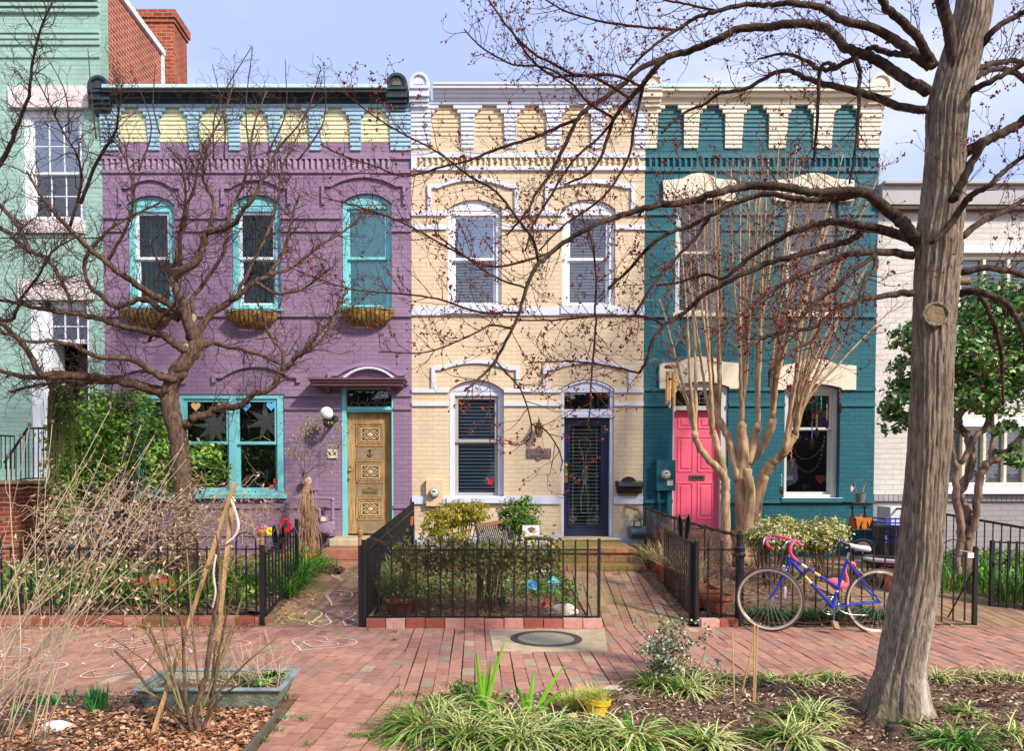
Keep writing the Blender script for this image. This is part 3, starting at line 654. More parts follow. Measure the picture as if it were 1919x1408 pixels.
b = MB(); b.box(DPx(666), DPx(717), yd-.010, yd, DPz(862), DPz(838)); b.box(DPx(666), DPx(717), yd-.010, yd, DPz(933), DPz(908)); b.box(DPx(666), DPx(718), yd-.010, yd, DPz(1001), DPz(978)); b.build('rail', woodg, door)
b = MB(); h = MB()
for (a_, c_) in ps:
    X0, X1, Z1, Z0 = DPx(674), DPx(710), DPz(a_+9), DPz(c_-8); cx_, cz = (X0+X1)/2, (Z0+Z1)/2; h.box(X0-.004, X1+.004, yd-.0025, yd, Z0-.004, Z1+.004)
    for k in (1.0, .66, .34):
        w_, h_ = (X1-X0)/2*k, (Z1-Z0)/2*k; strip(b, [(cx_-w_, cz), (cx_, cz+h_), (cx_+w_, cz), (cx_, cz-h_), (cx_-w_-.002, cz)], .012, yd-.012, yd-.002)
    for sx_ in (-1, 1):
        for sz_ in (-1, 1):
            X_, Z_ = (X1 if sx_ > 0 else X0), (Z1 if sz_ > 0 else Z0)
            for (ux, uz) in ((.10, .01), (.075, .045), (.03, .075), (.115, .06)): b.prism([(X_, yd-.010, Z_), (X_-sx_*ux-.004, yd-.010, Z_-sz_*uz), (X_-sx_*ux+.004, yd-.010, Z_-sz_*(uz+.006))], (0, .008, 0)); strip(b, [(X_, Z_), (X_-sx_*ux, Z_-sz_*uz)], .009, yd-.011, yd-.002)
    b.ball((cx_, yd-.008, cz), .03, 10, (1.3, .4, 1)); strip(b, [(X0, Z0), (X1, Z0), (X1, Z1), (X0, Z1), (X0, Z0-.006)], .012, yd-.014, yd-.002)
b.build('carved_panel', mat('carved_oak', (214, 184, 140), .7, var=.1), door); h.build('pierced_backing', mat('pierced_dark', (44, 30, 20), .9), door)
b = MB(); cc = (DPx(652), yd-.02, DPz(883)); b.box(cc[0]-.025, cc[0]+.025, yd-.01, yd, cc[2]-.02, cc[2]+.09); b.ball((cc[0], yd-.05, cc[2]+.01), .028, 12); b.ball((cc[0], yd-.05, DPz(897)), .026, 12); b.tube([(cc[0], yd, DPz(897)), (cc[0], yd-.05, DPz(897))], .012, 8); b.build('door_knob', brass, door, smooth=35)
b = MB(); ax, az = DPx(692), DPz(850); b.tube([(ax, yd-.02, az+.07), (ax, yd-.02, az-.05)], .006, 6); b.tube(cr([(ax-.04, yd-.02, az-.01), (ax-.03, yd-.02, az-.04), (ax, yd-.02, az-.055), (ax+.03, yd-.02, az-.04), (ax+.04, yd-.02, az-.01)], 4), .006, 6); b.tube([(ax-.03, yd-.02, az+.055), (ax+.03, yd-.02, az+.055)], .006, 6); b.build('anchor_knocker', mat('dark_brass', (110, 84, 48), .5, metal=.6), door)
b = MB(); mxx, mz = DPx(692), DPz(921); b.box(mxx-.13, mxx+.13, yd-.022, yd-.01, mz-.04, mz+.035); b.box(mxx-.10, mxx+.10, yd-.03, yd-.022, mz-.022, mz+.018); b.ball((mxx, yd-.02, mz+.055), .03, 8, (1.4, .4, .7)); b.build('letter_slot', mat('aged_brass', (150, 136, 84), .45, metal=.6, var=.2), door)
# door hood with little pediment
zc = FQ(722, .42); hx0, hx1 = FX(586, 715), FX(764, 715); b = MB()
hp = .42
b.box(hx0+.06, hx1-.06, D-hp+.06, D, zc, zc+.05); b.box(hx0+.03, hx1-.03, D-hp+.03, D, zc+.05, zc+.09); b.box(hx0, hx1, D-hp, D, zc+.09, zc+.125)
for xx in (hx0+.25, hx1-.33): b.prism([(xx, D, zc-.14), (xx, D-.08, zc-.08), (xx, D-.3, zc), (xx, D, zc)], (.07, 0, 0))
hd = b.build('door_hood', mat('plum_trim', (112, 76, 84), .55, var=.12), pk, bevel=.005)
b = MB(); strip(b, [(FX(640, 705), zc+.13)]+arc(FX(645, 705), FX(740, 705), zc+.145, zc+.33)+[(FX(745, 705), zc+.13)], .035, D-.11, D+.0); b.build('arched_crest', wcool, hd)
# steps
b = MB(); zs_ = z0
b.box(x0-.12, x1+.1, D-.55, D+.22, zs_-.13, zs_+.0); st = b.build('doorstep', stone, pk, bevel=.02)
b = MB(); b.box(x0-.16, x1+.16, D-.95, D-.25, zs_-.30, zs_-.131); b.box(x0-.2, x1+.3, D-1.3, D-.5, .2, zs_-.302); b.build('front_steps', rndmat('step_brick', [(0, (150, 96, 78)), (1, (176, 124, 98))]), pk, bevel=.012)
# ---------------------------------------------------------------- cream house
cmw = wallmat('cream_brick', (226, 202, 168), mortar=.88, var=.03)
cmt = mat('cream_trim', (222, 194, 156), .6, var=.05, bump=.2, bscale=30)
ch = thing('row_house', 'cream painted brick row house with white trim and navy glazed door', 'house', (XB, D, .3))
v1, v2 = OP(838, 374, 940, 577, 18), OP(1054, 373, 1153, 577, 18); lw = OP(842, 712, 944, 938, 20); dc_ = OP(1052, 711, 1150, 1009, 18)
zct = FZ(192)
wall('wall', XB, XC, 0, zct, [v1, v2, lw, dc_], cmw, ch); body(ch, XB, XC, zct, cmw)
frieze(ch, XB+.001, XC-.001, FZ(192), FZ(279), [FX(c, 240) for c in (836, 917, 996, 1079, 1160)], .245, wcool, cmt, inf_rows=7)
moulding(ch, XB+.37, XC+.0, [(.0, FZ(158)), (.24, FZ(159)), (.24, FZ(164)), (.20, FZ(166)), (.19, FZ(172)), (.15, FZ(176)), (.15, FZ(180)), (.10, FZ(184)), (.10, FZ(188)), (.07, FZ(192))], wcool)
MB().box(XB+.37, XC, D-.26, D+.6, FQ(158), FQ(154)).build('roof_edging', mat('cap_metal', (226, 220, 214), .5, var=.06), ch, bevel=.008)
acroterion(ch, FX(767, 170)+.012, FX(806, 170), FZ(195), FZ(135), wcool, wcool)
acroterion(ch, FX(1197, 170), FX(1236, 170), FZ(195), FZ(137), ivory, ivory)
b = MB(); course(b, [(XB+.001, XC-.001)], 292.5, .075, .045); course(b, [(XB+.001, XC-.001)], 316.5, .065, .045); b.box(XB+.001, XB+.10, D-.044, D+.01, FZ(313.5), FZ(296.5)); b.build('white_band', wcool, ch)
dogtooth(ch, XB+.13, XC-.02, FZ(313)+.001, FZ(297)-.001, cmt)
b = MB()
for (x0, x1) in ((805, 968), (1025, 1186)): hood(b, x0, x1, 350, 336 if x0 < 1000 else 341, 397, .065, .04, .14)
for (x0, x1) in ((812, 970), (1021, 1181)): hood(b, x0, x1, 691, 678, 728, .06, .04, .14)
b.split('drip_mould', wcool, ch)
b = MB()
for y in (401, 427): course(b, [(XB+.001, v1[0]), (v1[1], v2[0]), (v2[1], XC-.001)], y, .07, .035)
course(b, [(XB+.001, XC-.001)], 584, .135, .04)
b.box(v1[0]-.03, v1[1]+.03, D-.065, D-.039, FZ(589), FZ(574)); b.box(v2[0]-.03, v2[1]+.03, D-.065, D-.039, FZ(589), FZ(574))
for y in (733, 758): course(b, [(XB+.001, lw[0]), (lw[1], dc_[0]), (dc_[1], XC-.001)], y, .062, .035)
course(b, [(XB+.001, dc_[0]), (dc_[1], XC-.001)], 938, .125, .04); course(b, [(XB+.001, dc_[0]), (dc_[1], XC-.001)], 1012, .18, .03)
b.box(lw[0]-.04, lw[1]+.04, D-.075, D-.039, FZ(943), FZ(933))
b.split('white_course', wcool, ch)
blindw = mat('white_blind', (206, 210, 204), .6, var=.03); blindb = mat('pale_blue_blind', (176, 204, 212), .6, var=.04)
for i, (u, zm, nm) in enumerate(((v1, 484, 0), (v2, 484, 0))):
    u = mx_(u, .004); window(ch, u[0], u[1], u[2], u[3], white, white, rise=u[4], rec=.10, fw=.085, sw=.05, zm=FZ(zm), blind=(blindw, .052, .95), g=glass_sky if i == 0 else glass, g2=glass)
grey = mat('grey_metal_sash', (172, 170, 164), .5, var=.05)
u = mx_(lw, .004); w = window(ch, u[0], u[1], u[2], u[3], wcool, grey, rise=u[4], rec=.12, fw=.085, sw=.06, zm=FZ(828), blind=(blindb, .060, 1.0), g=glass, g2=glass_dk)
cc = at(918, 904, D+.13); q = MB(); red = mat('red_vinyl', (206, 38, 60), .5)
q.tube([(cc.x+dx*.07, D+.155, cc.z+dz*.07) for dx, dz in cr([(-.9, .5), (-.6, .85), (-.35, .3), (-.4, -.6), (-.1, -.3), (.1, .7), (.15, -.3), (.3, -.7), (.6, -.1), (.75, .9), (.3, .75)], 4)], .011, 5); q.tube([(cc.x-.08, D+.156, cc.z-.085), (cc.x+.07, D+.156, cc.z-.085)], .004, 4); q.build('window_sticker', red, w)
# navy door
x0, x1, z0, z1, rs_ = mx_(dc_, .004); navy = mat('navy_paint', (28, 40, 68), .35, var=.15, scale=3)
b = MB(); za = z1-rs_; b.box(x0, x0+.045, D+.03, D+.2, z0, za); b.box(x1-.055, x1, D+.03, D+.2, z0, za); b.box(x0+.045, x1-.055, D+.031, D+.2, za-.05, za); b.box(x0+.045, x1-.055, D+.025, D+.2, FZ(780), FZ(767)); b.box(x0+.0, x1-.0, D+.0, D+.05, FZ(783), FZ(776)); extr(b, [(x1, za), (x0, za)]+arc(x0, x1, za, z1)[1:-1], D+.03, D+.2); strip(b, arc(x0+.01, x1-.01, za-.03, z1-.03), .03, D+.0, D+.03)
dfc = b.build('door_frame', wcool, ch, bevel=.004)
MB().quad((x0+.045, D+.1, FZ(767)), (x1-.055, D+.1, FZ(767)), (x1-.055, D+.1, za-.05), (x0+.045, D+.1, za-.05)).build('transom_pane', glass_dk, dfc)
a_, c_, d0, d1 = x0+.048, x1-.058, z0+.015, FZ(781); yy = D+.12; gx0, gx1, gz0, gz1 = FX(1067, 890), FX(1129, 890), FZ(988), FZ(796)
b = MB(); b.box(a_, gx0, yy, yy+.05, d0, d1); b.box(gx1, c_, yy, yy+.05, d0, d1); b.box(gx0, gx1, yy, yy+.05, d0, gz0); b.box(gx0, gx1, yy, yy+.05, gz1, d1); dn = b.build('door', navy, ch, bevel=.002)
b = MB(); strip(b, [(gx0, gz0), (gx1, gz0), (gx1, gz1), (gx0, gz1), (gx0, gz0-.012)], .03, yy-.014, yy+.001); b.build('moulding', navy, dn)
MB().quad((gx0, yy+.02, gz0), (gx1, yy+.02, gz0), (gx1, yy+.02, gz1), (gx0, yy+.02, gz1)).build('glass_panel', glass_dk, dn)
b = MB(); slats(b, gx0+.02, gx1-.02, gz0+.02, gz1-.02, yy+.07, pitch=.062, tilt=.6, d=.04); b.build('door_blind', mat('green_white_blind', (176, 200, 186), .5), dn)
lead = MATS['lead']; b = MB(); gc = (gx0+gx1)/2
def LZ(k): return gz0+(gz1-gz0)*k
for sgn in (-1, 1):
    b.tube([(gc+sgn*x, yy+.015, LZ(z)) for x, z in cr([(0, .13), (.05, .14), (.06, .2), (.06, .3), (.02, .42), (.05, .5), (0, .58), (-.03, .5), (0, .42), (.03, .7), (.10, .8), (.08, .85), (0, .87)], 5)], .0035, 4)
    b.tube([(gc+sgn*x, yy+.015, LZ(z)) for x, z in [(.24, .5), (.17, .52), (.12, .5), (.17, .48), (.24, .5)]], .0035, 4); b.tube([(gc+sgn*x, yy+.015, LZ(z)) for x, z in [(.26, .07), (.2, .1), (.14, .07), (.2, .04), (.26, .07)]], .0035, 4)
    b.tube([(gc+sgn*.2, yy+.015, LZ(.02)), (gc+sgn*.2, yy+.015, LZ(.98))], .003, 4)
b.build('leaded_tracery', lead, dn)
b = MB(); kx = a_+.035
b.box(kx-.03, kx+.035, yy-.012, yy, FZ(905), FZ(880)); b.ball((kx, yy-.05, FZ(891)), .028, 12); b.lathe([(.036, 0), (.036, .012), (.02, .02)], (kx, yy, FZ(873)), 14, 'y'); b.box(kx-.018, kx+.018, yy-.014, yy, FZ(879), FZ(866)); b.build('door_lock', brass, dn, smooth=35)
# front steps, mossy brick
stb = rndmat('mossy_step_brick', [(0, (138, 104, 66)), (.5, (160, 124, 84)), (.85, (150, 110, 76)), (1, (176, 110, 84))], moss=((108, 112, 44), .40, .58, .85), bump=.4)
sx0, sx1 = FX(1028, 1010), 2.36; zpl = z0-.01; b = MB(); yb = 10.72
def brickbox(mb, X0, X1, Y0, Y1, Z0, Z1, bl=.2, alt=0):
    x = X0-(bl/2 if alt else 0)
    while x < X1: a, c = max(x, X0)+.003, min(x+bl, X1)-.003; x += bl; mb.rv = random.random(); (c-a > .02) and mb.box(a, c, Y0+random.uniform(-.004, .004), Y1, Z0+.003, Z1-.003+random.uniform(-.003, .003))
for k, (za_, zb_) in enumerate(((zpl-.06, zpl), (zpl-.13, zpl-.06), (zpl-.20, zpl-.13))): brickbox(b, sx0, sx1, yb+(.0 if k == 0 else .04), yb+.12, za_, zb_, alt=k % 2)
yk = yb+.124
while yk < D-.01: brickbox(b, sx0, sx1, yk, min(yk+.108, D-.005), zpl-.06, zpl, bl=.21, alt=int(yk*10) % 2); yk += .112
z2 = zpl-.20
brickbox(b, sx0-.05, sx1+.05, yb-.36, yb-.25, z2-.075, z2, bl=.105); brickbox(b, sx0-.05, sx1+.05, yb-.246, yb-.13, z2-.07, z2); brickbox(b, sx0-.05, sx1+.05, yb-.126, yb+.03, z2-.07, z2, alt=1); brickbox(b, sx0-.05, sx1+.05, yb-.35, yb-.2, z2-.16, z2-.076, alt=1)
b.rv = .2; b.box(sx0+.01, sx1-.01, yb+.05, D, .2, zpl-.065); b.build('front_steps', stb, ch)
b = MB(); b.box(x0-.04, x1+.08, D-.42, D+.12, z0-.008, z0+.016); b.build('doorstep', stone, ch, bevel=.01)
# ---------------------------------------------------------------- teal house
tm = wallmat('teal_brick', (30, 98, 110), mortar=.72, var=.07)
tmt = mat('teal_trim', (24, 98, 108), .6, var=.1, bump=.25, bscale=30)
th_ = thing('row_house', 'teal painted brick row house with cream lintels and pink door', 'house', (XC, D, .3))
w1, w2 = OP(1266, 376, 1350, 588, 0), OP(1474, 376, 1570, 588, 0); tw = OP(1470, 720, 1574, 934, 8); td = OP(1260, 716, 1364, 994, 10)
wall('wall', XC, XE, 0, zct, [w1, w2, tw, td], tm, th_); body(th_, XC, XE, zct, tm)
frieze(th_, XC+.001, XE-.001, FZ(192), FZ(279), [FX(c, 240) for c in (1256, 1333, 1415, 1498, 1583)], .215, ivory, tmt, inf_rows=8)
moulding(th_, XC, XE-.2, [(.0, FZ(162)), (.22, FZ(164)), (.22, FZ(169)), (.16, FZ(173)), (.16, FZ(180)), (.10, FZ(184)), (.07, FZ(192))], ivory)
MB().box(XC+.001, XE-.2, D-.24, D+.6, FQ(162), FQ(155)).build('roof_edging', aqua, th_, bevel=.008)
acroterion(th_, FX(1617, 170), FX(1660, 170), FZ(190), FZ(136), ivory, ivory)
b = MB(); course(b, [(XC+.001, XE-.001)], 293, .07, .035); course(b, [(XC+.001, XE-.001)], 318, .07, .035); b.split('string_course', tmt, th_)
dogtooth(th_, XC+.05, XE-.1, FZ(314)+.001, FZ(297)-.001, tmt)
b = MB()
for (u, e) in ((w1, 26), (w2, 26), (tw, 26), (td, 26)):
    k = e/111; zt_ = u[3]+.02 if u in (w1, w2) else u[3]; zs_ = u[3]-u[4]
    A = arc(u[0]+.10, u[1]-.10, zt_+.33, zt_+.42)
    low = [(u[1], zs_-.0)] if u[4] else [(u[1], u[3])]
    pts = [(u[0]-k, zt_-.03 if u in (w1, w2) else zs_-.03), (u[0]-.001, zs_-.03)]+(arc(u[0], u[1], zs_, u[3])[0:] if u[4] else [(u[0]-.001, u[3]), (u[1]+.001, u[3])])+[(u[1]+.001, zs_-.03), (u[1]+k, zt_-.03 if u in (w1, w2) else zs_-.03), (u[1]+k, zt_+.30)]+[(p[0], p[1]) for p in reversed(A)]+[(u[0]-k, zt_+.30)]
    extr(b, pts, D-.05, D-.0005)
b.split('lintel', ivory, th_)
b = MB()
for y in (401, 430): course(b, [(XC+.001, w1[0]), (w1[1], w2[0]), (w2[1], XE-.001)], y, .055, .03)
course(b, [(XC+.001, XE-.001)], 592, .06, .04)
for y in (730, 759): course(b, [(XC+.001, td[0]), (td[1], tw[0]), (tw[1], XE-.001)], y, .055, .03)
course(b, [(XC+.001, td[0]), (td[1], XE-.001)], 940, .06, .045); b.box(tw[0]-.06, tw[1]+.06, D-.06, D, FZ(942), FZ(934)); b.split('string_course', tmt, th_)
slg = mat('silver_paint', (206, 206, 200), .5, var=.04)
for u in (w1, w2):
    u = mx_(u, .004); window(th_, u[0], u[1], u[2], u[3], slg, slg, rec=.14, fw=.07, sw=.045, zm=FZ(470), g=glass, sill=(ivory, .06))
u = mx_(tw, .004); tw_ = window(th_, u[0], u[1], u[2], u[3], slg, slg, rise=u[4], rec=.14, fw=.07, sw=.045, zm=FZ(804), g=glass_dk, sill=(white, .05))
b = MB()
for i in range(10): z = u[3]-.12-i*.03; b.box(u[0]+.1, u[1]-.1, D+.29+.006*(i % 2), D+.3+.006*(i % 2), z-.03, z)
b.build('roman_blind', mat('dim_blind', (46, 82, 92), .8), tw_)
ho = mat('orange_red_paper', (214, 92, 74), .7); q = MB(); pts_ = [(1538, 898, .10), (1511, 823, .035), (1498, 824, .03)]
for k, (px, py, s_) in enumerate(pts_):
    c = at(px, py, D+.24); q = MB(); extr(q, heart(c.x, c.z, s_), D+.235, D+.239); setp(q.build('paper_heart', ho, origin=(c.x, D+.237, c.z)), ('large orange red paper heart low in the teal house window', 'small red paper heart in the teal house window, just right of its twin', 'small red paper heart in the teal house window, just left of its twin')[k], 'paper heart', 'red paper hearts in the teal window')
chm = mat('paper_link', (222, 216, 190), .8)
for k, P in enumerate(([(1487, 838), (1492, 852), (1500, 859), (1511, 861), (1525, 855), (1538, 842), (1545, 826)], [(1487, 858), (1497, 876), (1511, 885), (1525, 881), (1536, 864), (1542, 840), (1546, 815)])):
    C_ = cr(P, 3); q = MB()
    for i in range(0, len(C_)-1): a, c = at(C_[i][0], C_[i][1], D+.225), at(C_[i+1][0], C_[i+1][1], D+.225); q.tube([a.lerp(c, .15), a.lerp(c, .72)], [.008, .008], 5)
    setp(q.build('paper_chain', chm), ('upper swag of white paper chain hung in the teal house window', 'lower swag of white paper chain hung in the teal house window')[k], 'paper chain', 'paper chains in the teal window')
c = at(1464, 891, D-.02)
q = MB(); c = at(1479, 896, D+.23); q.box(c.x-.06, c.x+.06, D+.225, D+.228, c.z-.04, c.z+.04); q.mi = 1; q.box(c.x-.06, c.x+.06, D+.222, D+.2249, c.z+.012, c.z+.035); q.build('window_sticker', [white, mat('yellow_label', (240, 214, 60))], tw_)
c = at(1540, 786, D+.26); q = MB()
for k, (dx, dz, r_, m_) in enumerate(((.0, -.05, .12, 0), (-.10, .06, .07, 1), (.06, .07, .08, 2), (.12, -.08, .07, 3))): q.mi = m_; q.ball((c.x+dx, D+.27, c.z+dz), r_, 12, (1, .12, 1))
setp(q.build('paper_flower', [mat('purple_card', (150, 40, 160)), mat('magenta_card', (226, 40, 130)), mat('lime_card', (180, 190, 40)), mat('blue_card', (40, 90, 190))], origin=(c.x, D+.27, c.z)), 'bright paper flower of coloured discs behind the upper pane of the teal house window', 'paper flower')
# pink door
x0, x1, z0, z1, rs_ = mx_(td, .004); pink = mat('pink_paint', (240, 100, 128), .42, var=.05, scale=3)
b = MB(); za = z1-rs_; b.box(x0, x0+.03, D+.03, D+.2, z0, za); b.box(x1-.11, x1, D+.03, D+.2, z0, za); b.box(x0+.03, x1-.11, D+.031, D+.2, za-.04, za); b.box(x0+.03, x1-.11, D+.02, D+.2, FZ(769), FZ(761)); extr(b, [(x1, za), (x0, za)]+arc(x0, x1, za, z1)[1:-1], D+.03, D+.2)
dft = b.build('door_frame', slg, th_, bevel=.004)
MB().quad((x0+.03, D+.1, FZ(761)), (x1-.11, D+.1, FZ(761)), (x1-.11, D+.1, za-.04), (x0+.03, D+.1, za-.04)).build('transom_pane', glass_dk, dft)
b = MB(); tz0, tz1 = FZ(761), za-.04; tx0, tx1 = x0+.25, x1-.3
for k in range(6): xx = tx0+k*(tx1-tx0)/5; b.tube([(xx, D+.09, tz0+.05+.03*(k % 3)), (xx, D+.09, tz1-.05-.03*(k % 2))], .003, 4)
for k in range(4): zz = tz0+.06+k*.07; b.tube([(tx0-.02, D+.09, zz), (tx1+.02, D+.09, zz+.01*(k % 2))], .003, 4)
b.build('leaded_tracery', lead, dft)
a_, c_, d0, d1 = x0+.033, x1-.113, z0+.02, FZ(770); yy = D+.13
b = MB(); b.box(a_, c_, yy, yy+.05, d0, d1); dk = b.build('door', pink, th_)
b = MB(); wd = c_-a_
for col in (0, 1):
    xa_, xb_ = a_+wd*(.12+.44*col), a_+wd*(.44+.44*col)
    for (ya, yb2) in ((779, 802), (819, 884), (906, 973)):
        Z1, Z0 = FZ(ya), FZ(yb2); strip(b, [(xa_, Z0), (xb_, Z0), (xb_, Z1), (xa_, Z1), (xa_, Z0-.01)], .022, yy-.012, yy+.001); b.prism([(xa_+.05, yy-.012, Z0+.05), (xb_-.05, yy-.012, Z0+.05), (xb_-.05, yy-.012, Z1-.05), (xa_+.05, yy-.012, Z1-.05)], (0, .013, 0))
b.build('moulding', pink, dk, bevel=.005)
b = MB(); cx_ = (a_+c_)/2+.03; zz = FZ(896); b.box(cx_-.13, cx_+.13, yy-.018, yy, zz-.04, zz+.045); b.mi = 1; b.box(cx_-.10, cx_+.10, yy-.022, yy-.017, zz-.018, zz+.02); b.build('letter_slot', [mat('dull_bronze', (120, 92, 84), .5, metal=.4), blk], dk)
b = MB(); b.box(x0-.3, x1+.2, D-.9, D+.15, .35, z0); b.box(x0-.3, x1+.2, D-1.3, D-.901, .2, z0-.17); b.build('front_steps', rndmat('step_brick', []), th_)
# ---------------------------------------------------------------- mint house
mm_ = wallmat('mint_brick', (160, 194, 180), mortar=.84, var=.05, bw=.21, bh=.075)
mt = mat('mint_trim', (160, 194, 180), .6, var=.06, bump=.2, bscale=30)
MX0, MX1 = -11.0, XA; XM = FX(207, 80); Ztop = 10.06
mh_ = thing('row_house', 'mint green painted brick house with white windows and bare brick flank', 'house', (MX1, D, .3))
g1 = OP(40, 203, 158, 414); g2 = OP(58, 562, 170, 905)
wall('wall', MX0, MX1-.001, 0, Ztop-.3, [g1, g2], mm_, mh_)
rawb = wallmat('raw_red_brick', (176, 86, 60), raw=((148, 66, 50), (206, 176, 150)), bump=.7, dirt=.2)
b = MB(); b.quad((MX1, D+.281, 0), (MX1, 14.9, 0), (MX1, 14.9, Ztop-.05), (MX1, D+.281, Ztop-.05)); b.quad((MX1, 14.9, 0), (MX0, 14.9, 0), (MX0, 14.9, Ztop-.05), (MX1, 14.9, Ztop-.05)); b.quad((MX0, D+.281, Ztop-.2), (MX1, D+.281, Ztop-.2), (MX1, 14.9, Ztop-.2), (MX0, 14.9, Ztop-.2)); b.build('flank_wall', rawb, mh_)
b = MB(); b.box(MX1-.3, MX1+.05, D+.20, 15.0, Ztop-.06, Ztop+.05); b.box(MX1-.25, MX1+.03, 14.9, 15.0, Ztop-1.3, Ztop-.06); b.build('parapet_coping', mat('flashing', (222, 226, 226), .5, var=.06), mh_)
b = MB(); cxx0, cxx1 = -6.86, -6.12
b.box(cxx0, cxx1, 15.3, 16.0, 7.2, at(310, 42, 15.3).z); zc_ = at(310, 42, 15.3).z; b.box(cxx0-.03, cxx1+.03, 15.27, 16.03, zc_, zc_+.08); b.box(cxx0-.06, cxx1+.06, 15.24, 16.06, zc_+.08, at(310, 16, 15.24).z)
chim = b.build('chimney', wallmat('chimney_brick', (186, 92, 60), raw=((140, 62, 48), (196, 156, 122)), bump=.8, dirt=.3), mh_, bevel=.008)
b = MB()
for (y0_, p) in ((2, .11), (12, .08), (21, .05), (61, .06), (71, .045), (81, .03), (105, .025)): course(b, [(MX0, MX1+.002)], y0_, .06, p)
b.box(MX0, MX1+.003, D-.02, D+.01, FZ(21), FZ(2)); b.box(MX0, MX1+.003, D-.02, D+.01, FZ(81), FZ(61)); course(b, [(MX0, MX1-.002)], 443, .04, .02); b.split('string_course', mt, mh_)
b = MB()
for (x0_, x1_, ya, yb2) in ((18, 168, 163, 203), (36, 176, 524, 563)): q = OP(x0_, ya, x1_, yb2); b.box(q[0], q[1], D-.05, D-.0005, q[2], q[3])
q = OP(30, 414, 160, 438); b.box(q[0], q[1], D-.07, D-.0005, q[2], q[3]); b.split('stone_lintel', mat('pale_pink_stone', (228, 214, 208), .8, var=.07, bump=.4, bscale=20), mh_)
u = mx_(g1, .004); window(mh_, u[0], u[1], u[2], u[3], white, white, rec=.12, fw=.11, sw=.04, zm=FZ(320), mun=(3, 2), mun_lo=(3, 2), g=glass_sky, g2=glass)
x0, x1, z0, z1, _ = mx_(g2, .004); b = MB()
b.box(x0, x0+.2, D+.02, D+.2, z0, z1); b.box(x0+.2, x0+.3, D+.1, D+.5, z0, z1); b.box(x1-.05, x1, D+.02, D+.2, z0, z1); b.box(x0+.2, x1-.05, D+.1, D+.2, z1-.14, z1); b.box(x0+.3, x1-.05, D+.12, D+.18, FZ(642), FZ(634))
fmn = b.build('door_frame', white, mh_, bevel=.004)
q = MB()
for i in (1, 2): xx = x0+.3+(x1-.05-x0-.3)*i/3; q.box(xx-.01, xx+.01, D+.13, D+.16, FZ(634), z1-.14)
q.box(x0+.3, x1-.05, D+.131, D+.158, FZ(609)-.01, FZ(609)+.01); q.build('transom_bars', white, fmn)
MB().quad((x0+.3, D+.15, FZ(634)), (x1-.05, D+.15, FZ(634)), (x1-.05, D+.15, z1-.14), (x0+.3, D+.15, z1-.14)).build('transom_pane', glass_dk, fmn)
b = MB(); tan = mat('tan_panelling', (126, 112, 92), .7, var=.1); b.box(x0+.3, x1, D+.9, D+.95, z0, FZ(600)); b.box(x1-.3, x1-.15, D+.8, D+.9, z0, FZ(640)); b.box(x0+.02, x1, D+.3, D+1.2, z0-.1, z0-.01); b.build('door', tan, mh_)
body(mh_, MX0, MX1-.3, 9.3, mm_)
# brick stoop
b = MB(); sb = wallmat('stoop_brick', (168, 84, 58), raw=((140, 66, 50), (180, 156, 130)))
b.box(FX(30, 900), FX(112, 900), D-1.3, D-.002, .1, FZ(906)); b.box(FX(-20, 900), FX(30, 900), D-1.3, D-.002, .1, FZ(940)); b.box(FX(-80, 900), FX(-20, 900), D-1.3, D-.002, .1, FZ(975)); b.build('stoop', sb, mh_)
b = MB(); b.box(FX(26, 900), FX(116, 900), D-1.35, D-.003, FZ(906)+.001, FZ(900)); b.build('stoop_slab', stone, mh_)
# ---------------------------------------------------------------- white brick house at the right
wm = wallmat('pale_grey_brick', (218, 210, 200), mortar=.80, var=.04, bh=.088, bw=.26); wm2 = wallmat('grey_brick', (168, 160, 160), mortar=.80, var=.04, bh=.088, bw=.26)
WX1 = 11.5; wh = thing('row_house', 'pale grey brick house behind the big tree with wide white windows', 'house', (XE, D, .3))
q1 = OP(1800, 478, 1990, 572); q2 = OP(1768, 800, 2010, 912)
wall('wall', XE+.001, WX1, FZ(940), FZ(392), [q1, q2], wm, wh, y=D+.05); b = MB(); b.box(XE+.001, WX1, D+.045, D+.33, 0, FZ(941)); b.build('base_wall', wm2, wh)
body(wh, XE, WX1, FZ(392), wm)
b = MB(); b.box(XE+.002, WX1, D-.12, D+.6, FZ(388), FZ(352)); b.box(XE+.002, WX1, D-.2, D+.6, FZ(352), FZ(346)); b.build('fascia', mat('grey_fascia', (176, 172, 168), .6, var=.06, scale=3), wh, bevel=.006)
b = MB(); b.box(XE+.002, WX1, D-.1, D+.6, FZ(395), FZ(389)); b.build('under_fascia_board', mat('brown_board', (84, 56, 48), .7), wh)  # narrow dark brown board directly below the fascia
b = MB(); b.box(FX(1780, 466), WX1, D-.02, D+.06, FZ(474), FZ(459)); b.box(FX(1740, 790), WX1, D-.03, D+.06, FZ(800), FZ(786)); b.box(FX(1755, 920), WX1, D-.09, D+.06, FZ(926), FZ(912)); b.split('stone_lintel', white, wh)
b = MB(); x = XE+.01
while x < WX1: b.box(x, x+.075, D-.0, D+.06, FZ(940), FZ(927)); x += .083
b.build('soldier_course', wm2, wh)
